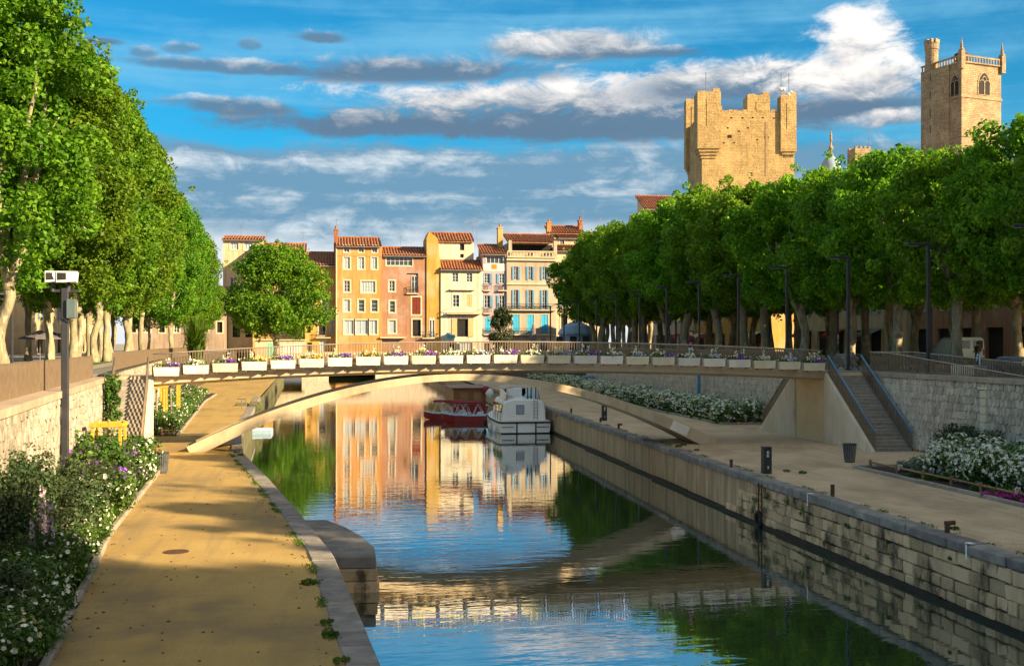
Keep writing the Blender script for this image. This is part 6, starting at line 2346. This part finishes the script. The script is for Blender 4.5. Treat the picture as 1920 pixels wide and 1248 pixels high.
def nosign(label, x, y, z, h=.22):
    o = thing('small_sign', label, 'sign', (x, y, QZ), 'small no dogs signs')
    MB().box(x - .1, x + .1, y - .13, y - .11, z, z + h).build('plate', M['white'], o)
    b = MB()
    c = (x, y - .134, z + h / 2)
    for a in range(16):
        t0, t1 = 2 * math.pi * a / 16, 2 * math.pi * (a + 1) / 16
        b.add([(c[0] + r_ * math.cos(t), c[1], c[2] + r_ * math.sin(t)) for r_, t in ((.06, t0), (.085, t0), (.085, t1), (.06, t1))], [(0, 1, 2, 3)])
    b.bar((c[0] - .05, c[1], c[2] + .05), (c[0] + .05, c[1], c[2] - .05), .012, .02)
    b.build('red_ring', M['red'], o)


log_fence('low log fence along the front of the right flower bed', [(23.8, 46.5), (23.85, 44.2), (23.9, 42.2), (23.95, 40.2), (23.95, 38.2), (24.0, 36.2), (24.0, 34.2), (24.05, 32.2)])
log_fence('low log fence around the far right rose bed', [(30.0, 73.9), (28.5, 73.9), (27.1, 73.9), (27.1, 76.5), (27.1, 79), (27.1, 82), (27.1, 85)])
log_fence('short log fence by the notch in the left flower bed', [(-7.0, 35.2), (-6.55, 35.3), (-6.5, 36.6)])
log_fence('short log fence in the left bed beyond the footbridge', [(-10.6, 70.4), (-9.9, 70.4), (-9.2, 70.5)])
nosign('small white sign with red ring on the near right log fence', 24.0, 36.15, QZ + .30)
nosign('small white sign with red ring on the log fence below the stairs', 23.86, 44.1, QZ + .26)
nosign('small white sign with red ring on the far right log fence', 28.5, 73.8, QZ + .4)
nosign('small white sign with red ring in the left bed beyond the bridge', -10.5, 70.2, QZ + .45)

# ladder and tyre fender on the right quay wall
x = eR(44) - .06
o = thing('quay_ladder', 'rusty iron ladder with black tyre fender on the right quay wall', 'ladder', (x, 44, 0))
for s_ in (-.17, .17):
    MB().bar((x - .05, 43.6 + s_, .1), (x - .05, 43.6 + s_, 1.75), .05, .05).build('stile', M['rust'], o)
for k in range(6):
    MB().bar((x - .05, 43.43, .25 + k * .27), (x - .05, 43.77, .25 + k * .27), .03, .03).build('rung', M['rust'], o)
b = MB()
for a in range(14):
    t0, t1 = 2 * math.pi * a / 14, 2 * math.pi * (a + 1) / 14
    b.tube([(x - .12, 43.6 + .27 * math.cos(t0), .30 + .30 * math.sin(t0)), (x - .12, 43.6 + .27 * math.cos(t1), .30 + .30 * math.sin(t1))], .075, 7)
b.build('tyre', M['black'], o)
for zz in (.75, 1.55):
    b = MB()
    for a in range(10):
        t0, t1 = 2 * math.pi * a / 10, 2 * math.pi * (a + 1) / 10
        b.bar((x - .04, 43.15 + .09 * math.cos(t0), zz + .10 * math.sin(t0)), (x - .04, 43.15 + .09 * math.cos(t1), zz + .10 * math.sin(t1)), .025)
    b.build('mooring_ring', M['rust'], o)

# floodlight pole on the left
p = at(122, 643, 38.0)
px_, py_ = p.x, p.y
o = thing('floodlight_pole', 'dark steel pole carrying two white floodlights over the left flower bed', 'floodlight', (px_, py_, QZ))
MB().bbox(px_ - .115, px_ + .115, py_ - .09, py_ + .09, QZ - .1, 7.5 + (643 - 540) * 38 / 2100, .02).build('pole', M['darkmetal'], o)
D = (Vector((px_, py_, 0)) - Vector((0, 0, 0))).dot(Vector((ST, CT, 0)))
zz = lambda q: EYE + (HOR - q) * D / FPX
for i, (q0, q1) in enumerate(((91, 109), (111, 146))):
    a, c = at(q0, 530, D), at(q1, 510, D)
    b = MB()
    z0, z1 = zz(530), zz(509.5)
    yb = py_ - .1
    b.add([(a.x, yb - .3, z0), (c.x, yb - .25, z0 + .03), (c.x - .06, yb + .28, z0), (a.x + .04, yb + .24, z0), (a.x, yb - .3, z1), (c.x + .05, yb - .25, z1), (c.x - .02, yb + .28, z1 - .03), (a.x + .04, yb + .24, z1 - .03)],
          [(3, 2, 1, 0), (4, 5, 6, 7), (0, 1, 5, 4), (1, 2, 6, 5), (2, 3, 7, 6), (3, 0, 4, 7)])
    hd = b.build('floodlight', M['white'], o)
    xm = a.x + (c.x - a.x) * (.5 if i else .96)
    MB().add([(a.x + .03, yb - .312, z0 + .07), (xm, yb - .312 + (.03 if i else .06), z0 + .08), (xm, yb - .312 + (.03 if i else .06), z1 - .05), (a.x + .03, yb - .312, z1 - .05)], [(0, 1, 2, 3)]).build('lens', M['black'], hd)
    MB().tube([((a.x + c.x) / 2, py_, zz(547)), ((a.x + c.x) / 2, py_, z0 + .02)], .07, 8).build('mount', M['darkmetal'], hd)
MB().bar((px_ - .4, py_, zz(545)), (px_ + .45, py_, zz(545)), .09, .09).build('crossbar', M['darkmetal'], o)
a, c = at(125, 597, D), at(143, 561, D)
MB().bbox(a.x + .02, c.x, py_ - .2, py_ + .08, a.z, c.z, .02).build('control_box', mat('green_grey_box', (.10, .14, .14), (.08, .11, .11), 2, .6), o)
MB().tube([(px_ - .1, py_ - .1, zz(585)), (px_ - .22, py_ - .13, zz(582)), (px_ - .1, py_ - .16, zz(594)), (px_ + .2, py_ - .15, zz(604)), (px_ + .28, py_ - .15, zz(600))], .018, 5).build('cable', M['black'], o)
MB().bar((px_, py_, zz(788)), (px_ - 2.0, py_ - .5, zz(789)), .09, .09).build('side_bar', M['darkmetal'], o)
MB().bbox(px_ - 2.4, px_ - 2.0, py_ - .7, py_ - .3, zz(794), zz(776), .02).build('bar_anchor', M['darkmetal'], o)


def tree_guard(label, x, y, w, h):
    o = thing('timber_tree_guard', label, 'tree guard', (x, y, QZ), 'yellow timber tree guards')
    for sx_ in (-1, 1):
        for sy_ in (-1, 1):
            MB().bbox(x + sx_ * w / 2 - .06, x + sx_ * w / 2 + .06, y + sy_ * w / 2 - .06, y + sy_ * w / 2 + .06, QZ - .1, QZ + h, .012).build('post', M['yellow'], o)
    for sy_ in (-1, 1):
        MB().bbox(x - w / 2 - .12, x + w / 2 + .12, y + sy_ * (w / 2 + .085) - .022, y + sy_ * (w / 2 + .085) + .022, QZ + h - .18, QZ + h - .02, .01).build('rail', M['yellow'], o)
    for sx_ in (-1, 1):
        MB().bbox(x + sx_ * (w / 2 + .085) - .022, x + sx_ * (w / 2 + .085) + .022, y - w / 2 - .05, y + w / 2 + .05, QZ + h - .17, QZ + h - .03, .01).build('rail', M['yellow'], o)
    MB().tube([(x - .05, y, QZ), (x + .02, y + .02, QZ + 1.2), (x, y, QZ + h + .1)], [.085, .075, .06], 8).build('sapling_trunk', M['bark'], o)


p = on_z(204, 905, QZ)
tree_guard('yellow timber tree guard standing among the near left roses', p.x, p.y, 1.05, 2.45)
tree_guard('yellow timber tree guard in the left bed beyond the footbridge', -10.9, 75.2, 1.1, 2.9)
tree_guard('second yellow timber tree guard farther along the left bed', -11.0, 82.5, 1.1, 2.9)
# drain grate in the left path
p = on_z(330, 1034, QZ)
o = thing('drain_grate', 'small oval iron drain grate set in the left sandy path', 'grate', (p.x, p.y, QZ))
MB().lathe((p.x, p.y, QZ), [(.34, 0), (.34, .012), (.30, .014), (.30, .006)], 20).build('frame', M['rust'], o)
for k in range(9):
    xx = -.25 + k * .0625
    hl = math.sqrt(max(.29 ** 2 - xx ** 2, .001))
    MB().box(p.x + xx - .014, p.x + xx + .014, p.y - hl, p.y + hl, QZ + .002, QZ + .013).build('bar', M['rust'], o)
# blue post in the far right bed
p = on_x(1310, 740, 29.6)
tag(MB().bbox(p.x - .14, p.x + .14, p.y - .1, p.y + .1, QZ, QZ + 4.2, .03).build('blue_post', M['blue_rail']), 'blue square post among the roses under the right half of the footbridge', 'post')
p = on_x(1103, 700, 29.3)
tag(MB().bbox(p.x - .6, p.x + .6, p.y - .4, p.y + .4, QZ, QZ + 1.9, .05).build('service_cabinet', M['slate']), 'blue grey service cabinet in the far right rose bed', 'cabinet')
# closed parasols and little kiosk dome on the right
for i, (px, py0, py1) in enumerate(((1000, 606, 660), (1020, 630, 665))):
    q = on_y(px, 643, 226)
    zt = on_y(px, py0, 226).z
    o = thing('parasol', 'closed dark parasol, %s in front of the beige house' % ('taller one' if i == 0 else 'smaller one'), 'parasol', (q.x, q.y, 5.6), 'closed parasols')
    MB().lathe((q.x, q.y, 6.8), [(.75, 0), (.85, .4), (.5, (zt - 6.8) * .7), (.1, zt - 6.8)], 8).build('canopy', M['canvas'], o)
    MB().tube([(q.x, q.y, 5.5), (q.x, q.y, zt + .3)], .07, 6).build('pole', M['steel'], o)
q = on_y(1080, 643, 205)
o = thing('domed_kiosk', 'glazed kiosk with pale blue grey domed roof behind the right trees', 'kiosk', (q.x, q.y, PZ))
MB().lathe((q.x, q.y, PZ), [(3.2, 0), (3.2, 3.2), (3.5, 3.3), (3.4, 3.7), (2.6, 4.8), (1.2, 5.5), (.3, 5.8)], 16).build('shell', M['slate'], o, smooth=False)
for k in range(8):
    t = 2 * math.pi * (k + .5) / 8
    MB().box(q.x + 3.1 * math.cos(t) - .6, q.x + 3.1 * math.cos(t) + .6, q.y + 3.1 * math.sin(t) - .25, q.y + 3.1 * math.sin(t) + .25, PZ + .4, PZ + 2.9).build('pane', M['glass'], o)
# cafe parasols behind the left trees
for i, (px, D_) in enumerate(((75, 100), (92, 104))):
    q = at(px, 643, D_)
    o = thing('parasol', 'open grey cafe parasol, %s behind the left trees' % ('nearer one', 'farther one')[i], 'parasol', (q.x, q.y, PZ), 'open cafe parasols')
    MB().lathe((q.x, q.y, PZ + 2.0), [(1.9, 0), (1.85, .08), (.1, .8)], 8).build('canopy', M['canvas'], o)
    MB().tube([(q.x, q.y, PZ), (q.x, q.y, PZ + 2.7)], .05, 6).build('pole', M['steel'], o)

# ================================================================ boats
def loft(b, secs, mi=0, close=True):
    n = len(secs[0])
    vs = [p for s in secs for p in s]
    fs = [(i * n + j, i * n + (j + 1) % n, (i + 1) * n + (j + 1) % n, (i + 1) * n + j) for i in range(len(secs) - 1) for j in range(n - (0 if close else 1))]
    fs += [tuple(range(n))[::-1], tuple((len(secs) - 1) * n + j for j in range(n))]
    return b.add(vs, fs, mi)


bx, by = 16.25, 91.5
o = thing('cabin_cruiser', 'white cabin cruiser with flybridge moored stern-on at the right quay', 'boat', (bx, by, 0))
secs = []
for f, hw, zk, zd in ((0, 2.10, -.35, 1.0), (.05, 2.22, -.4, 1.0), (.4, 2.3, -.5, 1.05), (.7, 2.1, -.5, 1.15), (.88, 1.4, -.4, 1.3), (1.0, .15, .2, 1.45)):
    y = by + f * 11.5
    secs.append([(bx - hw * .82, y, zk), (bx + hw * .82, y, zk), (bx + hw * .97, y, .15), (bx + hw, y, zd), (bx - hw, y, zd), (bx - hw * .97, y, .15)])
b = MB()
loft(b, secs)
hull = b.build('hull', M['gel'], o)
b = MB()
for s0, s1 in zip(secs, secs[1:]):
    for side in (3, 4):
        p0, p1 = Vector(s0[side]), Vector(s1[side])
        b.tube([p0 + Vector((0, 0, -.08)), p1 + Vector((0, 0, -.08))], .085, 6)
b.tube([Vector(secs[0][4]) + Vector((0, -.04, -.08)), Vector(secs[0][3]) + Vector((0, -.04, -.08))], .085, 6)
b.build('rubbing_strake', M['black'], hull)
b = MB()
for dx in (-.75, .85):
    b.box(bx + dx - .05, bx + dx + .05, by - .07, by - .003, -.1, .85)
for dx in (-1.5, 1.45):
    b.box(bx + dx - .5, bx + dx + .5, by - .06, by - .003, .52, .57)
b.box(bx - 2.08, bx + 2.08, by - .10, by - .004, -.15, .08)
b.build('stern_trim', M['black'], hull)
# cabin
cs = []
for f, hw, zt in ((0.0, 1.72, 2.72), (.5, 1.75, 2.85), (.62, 1.6, 2.8), (.78, 1.1, 1.6)):
    y = by + .75 + f * 10
    cs.append([(bx - hw - .12, y, 1.02), (bx + hw + .12, y, 1.02), (bx + hw + .06, y, 1.9), (bx + hw - .02, y, zt - .38), (bx + hw - .12, y, zt - .16), (bx + hw - .34, y, zt - .03), (bx + hw - .8, y, zt + .05),
               (bx - hw + .8, y, zt + .05), (bx - hw + .34, y, zt - .03), (bx - hw + .12, y, zt - .16), (bx - hw + .02, y, zt - .38), (bx - hw - .06, y, 1.9)])
b = MB()
loft(b, [[(bx + (p_[0] - bx) * .95, p_[1] - .10, p_[2] - (.05 if p_[2] > 1.1 else 0)) for p_ in cs[0]]] + cs)
cab = b.build('cabin', M['gel'], o)
yc = by + .645
b = MB(); b.bbox(bx - .70, bx - .0, yc - .03, yc + .01, 1.55, 2.35, .02); dw = b.build('stern_window', M['steel'], cab)
MB().box(bx - .62, bx - .08, yc - .042, yc - .032, 1.63, 2.27).build('pane', M['glass_l'], dw)
for (f0, f1) in ((.6, 1.7), (2.1, 3.4), (3.9, 5.2)):
    for s_ in (-1, 1):
        b = MB()
        xs0 = bx + s_ * 1.80
        b.add([(xs0 + s_ * .05, by + .75 + f0, 1.65), (xs0 + s_ * .05, by + .75 + f1, 1.65), (xs0 - s_ * .02 + s_ * .05, by + .75 + f1, 2.40), (xs0 - s_ * .02 + s_ * .05, by + .75 + f0, 2.40)], [(0, 1, 2, 3)])
        b.build('side_window', M['glass'], cab)
b = MB()
for s_ in (-.16, .16):
    b.bar((bx + .95 + s_, yc - .08, 1.1), (bx + .95 + s_, yc - .08, 3.0), .035)
for k in range(6):
    b.bar((bx + .79, yc - .08, 1.3 + k * .27), (bx + 1.11, yc - .08, 1.3 + k * .27), .03)
b.build('ladder', M['steel'], o)
# flybridge coaming, seats, wheel and rails
b = MB()
fs_ = []
for f, hw in ((.05, 1.25), (.45, 1.35), (.5, 1.2)):
    y = by + .9 + f * 10
    for s_ in (-1, 1):
        pass
ring = [(-1.45, 1.3), (-1.5, 4.6), (-1.0, 5.3), (1.0, 5.3), (1.5, 4.6), (1.45, 1.3)]
for (x0, y0), (x1, y1) in zip(ring, ring[1:]):
    b.add([(bx + x0, by + y0, 2.72), (bx + x1, by + y1, 2.72), (bx + x1 * .97, by + y1, 3.55), (bx + x0 * .97, by + y0, 3.25 if y0 < 2 else 3.55),
           (bx + x0 * .93, by + y0, 2.72), (bx + x1 * .93, by + y1, 2.72), (bx + x1 * .91, by + y1, 3.55), (bx + x0 * .91, by + y0, 3.25 if y0 < 2 else 3.55)],
          [(0, 1, 2, 3), (7, 6, 5, 4), (3, 2, 6, 7)])
fly = b.build('flybridge', M['gel'], o)
MB().tube([(bx + x_ * .97, by + y_, 3.78) for x_, y_ in ring], .045, 6).build('rail', M['white'], fly)
for x_, y_ in ring:
    MB().tube([(bx + x_ * .96, by + y_, 3.2), (bx + x_ * .97, by + y_, 3.78)], .03, 5).build('stanchion', M['white'], fly)
MB().bbox(bx - .35, bx + .35, by + 3.8, by + 4.4, 2.75, 3.65, .05).build('helm_console', M['white'], fly)
for dx in (-.85, .75):
    b = MB()
    b.bbox(bx + dx - .3, bx + dx + .3, by + 2.6, by + 3.1, 2.75, 3.15, .04)
    b.bbox(bx + dx - .3, bx + dx + .3, by + 2.45, by + 2.58, 3.0, 3.65, .03)
    b.build('seat', M['paleblue'] if dx > 0 else M['white'], fly)
for dx in (.45, .75, 1.15):
    MB().tube([(bx + dx, by + 1.6, 2.7), (bx + dx, by + 1.6, 3.75)], .05, 6).build('folded_bimini_pole', M['black'], fly)
b = MB()
for s_ in (-1, 1):
    rl = [(bx + s_ * 2.1, by + .2 + k * 1.4, 1.75 + .05 * k) for k in range(7)]
    b.tube(rl, .025, 5)
    for q_ in rl:
        b.tube([(q_[0], q_[1], 1.0), q_], .02, 5)
b.build('guard_rail', M['steel'], o)
for (yy, zz_) in ((by + 1.2, .3), (by + 4.0, .35), (by + 7, .4)):
    MB().sphere((bx - 2.42, yy, zz_), (.16, .16, .32), 10, 8).build('fender', M['white' if yy != by + 7 else 'black'], o, smooth=True)


def red_boat(label, x, y, rz):
    o = thing('hire_boat', label, 'boat', (0, 0, 0), 'red hire boats')
    secs = []
    for f, hw, zk, zd in ((0, .85, -.05, .55), (.3, .95, -.1, .52), (.7, .85, -.08, .58), (.92, .4, .05, .70), (1, .06, .3, .76)):
        yy = f * 4.6
        secs.append([(-hw * .7, yy, zk), (hw * .7, yy, zk), (hw, yy, zd), (hw * .98, yy, zd + .03), (-hw * .98, yy, zd + .03), (-hw, yy, zd)])
    b = MB(); loft(b, secs); b.build('hull', M['red'], o)
    b = MB()
    b.add([(s[4][0] * 1.0, s[4][1], s[4][2] + .03) for s in secs] + [(s[3][0], s[3][1], s[3][2] + .03) for s in secs],
          [(i, i + 5, i + 6, i + 1) for i in range(4)])
    for s_ in (3, 4):
        b.tube([(s[s_][0], s[s_][1], s[s_][2] + .04) for s in secs], .05, 5)
    b.build('deck', M['paleblue'], o)
    b = MB()
    b.bbox(-.7, .7, .5, 1.1, .55, .9, .05); b.bbox(-.7, .7, 2.0, 2.5, .55, .9, .05)
    b.build('seat', M['paleblue'], o)
    b = MB()
    for s_ in (-.75, .75):
        for y0 in (.5, 1.7, 2.7):
            b.tube([(s_, y0, .6), (s_, y0 + .5, 1.75), (s_, y0 + 1.0, .6)], .03, 5)
    b.build('canopy_frame', M['white'], o)
    b = MB()
    b.bbox(-.85, .85, .6, 3.6, 1.72, 1.88, .05)
    b.build('awning', M['redcloth'], o)
    o.location = (x, y, 0)
    o.rotation_euler = (0, 0, rz)
    return o


p = on_z(905, 786, 0)
red_boat('red and white hire boat with folded red awning nearest the cruiser', 15.3, 106.5, R(78))
red_boat('second red hire boat behind, poking out to the left', 13.9, 109.4, R(80))
o = thing('wooden_barge', 'varnished wooden barge with red trim moored behind the hire boats', 'boat', (14.5, 118, 0))
secs = []
for f, hw, zd in ((0, 1.9, 1.0), (.5, 2.2, 1.0), (.85, 1.6, 1.15), (1, .2, 1.4)):
    y = 115 + f * 14
    secs.append([(14.6 - hw * .8, y, -.3), (14.6 + hw * .8, y, -.3), (14.6 + hw, y, zd), (14.6 - hw, y, zd)])
b = MB(); loft(b, secs); b.build('hull', M['red'], o)
MB().bbox(12.9, 16.3, 115.4, 124, 1.02, 2.75, .06).build('cabin', M['wood'], o)
MB().bbox(12.7, 16.5, 115.2, 124.2, 2.76, 2.88, .03).build('cabin_roof', M['wood'], o)
for dx in (13.6, 15.0):
    MB().box(dx, dx + .8, 115.37, 115.395, 1.5, 2.4).build('door', M['logwood'], o)
MB().sphere((16.6, 114.8, 2.3), (.45, .45, .5), 12, 8).build('white_buoy', M['white'], o, smooth=True)
MB().sphere((16.2, 115.0, 2.7), (.4, .4, .4), 12, 8).build('red_buoy', M['red'], o, smooth=True)
o = tag(MB().tube([(bx + 2.1, by + .3, 1.1), (bx + 2.35, by - .6, 1.35), (18.55, by - 2.2, 2.0)], .025, 5).build('mooring_rope', M['steel']), 'mooring rope from the white cruiser to the quay', 'rope')
# pontoon on the left
p = on_z(498, 812, 0)
o = thing('pontoon', 'small pale blue floating pontoon beside the left arch foot', 'pontoon', (p.x, p.y, 0))
MB().bbox(p.x - 1.5, p.x + .55, p.y - .9, p.y + 1.6, -.1, .32, .04).build('float', M['slate'], o)
MB().bbox(p.x - 1.42, p.x + .47, p.y - .82, p.y + 1.52, .321, .36, .01).build('deck', M['paleblue'], o)
b = MB()
for s_ in (0, .35):
    b.tube([(p.x - 1.9 + s_, p.y + 1.5, .4), (p.x - 2.2 + s_, p.y + 3.2, 2.7), (p.x - 2.6 + s_, p.y + 4.0, 2.7)], .035, 6)
b.build('ladder_rail', M['steel'], o)
# rocky pier stub on the left bank past the bridge
o = thing('stone_pier_stub', 'rough dark stone pier stub on the left quay beyond the arch foot', 'pier', (-6.6, 102, 0))
rg2 = random.Random(9)
for k in range(16):
    c = (-7.6 + rg2.uniform(0, 1.5), 100 + rg2.uniform(0, 5), rg2.uniform(.2, 1.9))
    b = MB()
    hx_, hy_, hz_ = rg2.uniform(.35, .65), rg2.uniform(.45, .85), rg2.uniform(.22, .4)
    b.bbox(c[0] - hx_, c[0] + hx_, c[1] - hy_, c[1] + hy_, c[2] - hz_, c[2] + hz_, .09)
    b.v = [(v[0] + rg2.uniform(-.07, .07), v[1] + rg2.uniform(-.07, .07), v[2] + rg2.uniform(-.05, .05)) for v in b.v]
    b.build('stone', M['mossy'], o)

# ================================================================ van and people
p = on_y(1822, 643, 77)
vx, vy = p.x, p.y
o = thing('parked_van', 'pale blue green van parked among the right trees', 'van', (0, 0, 0))
prof = [(-1.0, .35), (1.0, .35), (1.02, 1.0), (.92, 1.95), (.75, 2.08), (-.75, 2.08), (-.92, 1.95), (-1.02, 1.0)]
b = MB()
secs = []
for yy, sx_, zt in ((0, .96, 1.0), (.08, 1, 1.0), (3.4, 1, 1.0), (4.3, .96, .82), (4.35, .95, .62), (5.1, .92, .55), (5.2, .88, .5)):
    secs.append([(x_ * sx_, yy, .35 + (z_ - .35) * zt) for x_, z_ in prof])
loft(b, secs)
body = b.build('body', M['van'], o)
for s_ in (-1, 1):
    for yy in (.95, 4.25):
        w_ = MB()
        w_.tube([(s_ * .80, yy, .36), (s_ * 1.03, yy, .36)], .36, 16)
        wo = w_.build('wheel', M['black'], o)
        MB().tube([(s_ * 1.031, yy, .36), (s_ * 1.04, yy, .36)], .2, 12).build('rim', M['steel'], wo)
for s_ in (-1, 1):
    MB().box(s_ * .47 - .36, s_ * .47 + .36, -.012, -.002, 1.25, 1.85).build('rear_window', M['glass'], o)
    MB().box(s_ * .9 - .07, s_ * .9 + .07, -.02, -.002, .75, 1.2).build('tail_light', M['red'], o)
MB().box(-.95, .95, -.10, -.003, .38, .55).build('bumper', M['black'], o)
o.location = (vx, vy, PZ)
o.rotation_euler = (0, 0, R(-8))


def person(label, loc, rz, top, legs, h=1.75, arm_bend=.5, stride=.12):
    """one skinned body; clothing by material zones, hair as a child"""
    me = bpy.data.meshes.new('person')
    s = h / 1.75
    J = {'pel': (0, 0, .95), 'ch': (0, -.01, 1.28), 'nk': (0, 0, 1.47), 'hb': (0, -.01, 1.56), 'hm': (0, -.015, 1.64), 'ht': (0, -.005, 1.71)}
    E = [('pel', 'ch'), ('ch', 'nk'), ('nk', 'hb'), ('hb', 'hm'), ('hm', 'ht')]
    rad = {'pel': .15, 'ch': .165, 'nk': .065, 'hb': .085, 'hm': .10, 'ht': .07}
    for sd, nm in ((-1, 'l'), (1, 'r')):
        st = stride * sd
        J.update({'sh' + nm: (sd * .18, 0, 1.40), 'el' + nm: (sd * .25, .03, 1.14), 'wr' + nm: (sd * .23, -.10 - arm_bend * .15, 1.02 + arm_bend * .12), 'hd' + nm: (sd * .20, -.16 - arm_bend * .18, 1.0 + arm_bend * .16),
                  'hp' + nm: (sd * .10, 0, .88), 'kn' + nm: (sd * .11, -st * .6 - .02, .50), 'an' + nm: (sd * .11, -st, .09), 'to' + nm: (sd * .12, -st - .16, .035)})
        rad.update({'sh' + nm: .075, 'el' + nm: .052, 'wr' + nm: .036, 'hd' + nm: .04, 'hp' + nm: .10, 'kn' + nm: .068, 'an' + nm: .045, 'to' + nm: .035})
        E += [('ch', 'sh' + nm), ('sh' + nm, 'el' + nm), ('el' + nm, 'wr' + nm), ('wr' + nm, 'hd' + nm), ('pel', 'hp' + nm), ('hp' + nm, 'kn' + nm), ('kn' + nm, 'an' + nm), ('an' + nm, 'to' + nm)]
    ks = list(J)
    me.from_pydata([Vector(J[k]) * s for k in ks], [(ks.index(a), ks.index(c)) for a, c in E], [])
    o = bpy.data.objects.new('person', me)
    COL.objects.link(o)
    sk = o.modifiers.new('skin', 'SKIN')
    sb = o.modifiers.new('sub', 'SUBSURF')
    sb.levels = sb.render_levels = 2
    for i, k in enumerate(ks):
        me.skin_vertices[0].data[i].radius = (rad[k] * s * (1.15 if k in ('ch', 'pel') else 1), rad[k] * s * (.72 if k in ('ch', 'pel') else 1))
        me.skin_vertices[0].data[i].use_root = (k == 'pel')
    dg = bpy.context.evaluated_depsgraph_get()
    m2 = bpy.data.meshes.new_from_object(o.evaluated_get(dg))
    o.modifiers.clear()
    o.data = m2
    m2.name = 'person_body'
    m2.materials.clear()
    for m in (M['skin'], M[top], M[legs], M['black']):
        m2.materials.append(m)
    for pl in m2.polygons:
        c = pl.center / s
        if c.z > 1.49:
            k = 0
        elif c.z > .93 and not (abs(c.x) > .15 and c.y < -.13):
            k = 1
        elif c.z > .93:
            k = 0
        elif c.z > .10:
            k = 2
        else:
            k = 3
        pl.material_index = k
        pl.use_smooth = True
    tag(o, label, 'person')
    hr = MB()
    hr.sphere((0, .022 * s, 1.665 * s), (.105 * s, .115 * s, .095 * s), 12, 8)
    hr.mesh
    link('hair', hr.mesh('hair', M['hair'], smooth=True), o)
    ns = MB()
    ns.sphere((0, -.115 * s, 1.63 * s), (.016 * s, .025 * s, .025 * s), 6, 4)
    link('nose', ns.mesh('nose', M['skin'], smooth=True), o)
    o.location = loc
    o.rotation_euler = (0, 0, rz)
    return o


p = on_y(1296, 643, 60.3)
person('person in maroon jacket and blue jeans walking across the footbridge', (p.x, 60.3, zf(p.x) + .06), R(-75), 'maroon', 'jeans', 1.95)
p = on_y(1833, 643, 68)
person('person in dark jacket and jeans standing before the van', (p.x, 68, PZ), R(190), 'darkcloth', 'jeans', 1.75, .2, .05)
p = on_y(1424, 643, 105)
person('person in blue clothes walking among the far right trees', (p.x, 105, PZ), R(60), 'jeans', 'darkcloth', 1.75)
p = on_y(1352, 643, 92)
person('person in dark clothes standing behind the footbridge railing among the trees', (p.x, 92, PZ), R(20), 'maroon', 'darkcloth', 1.7)
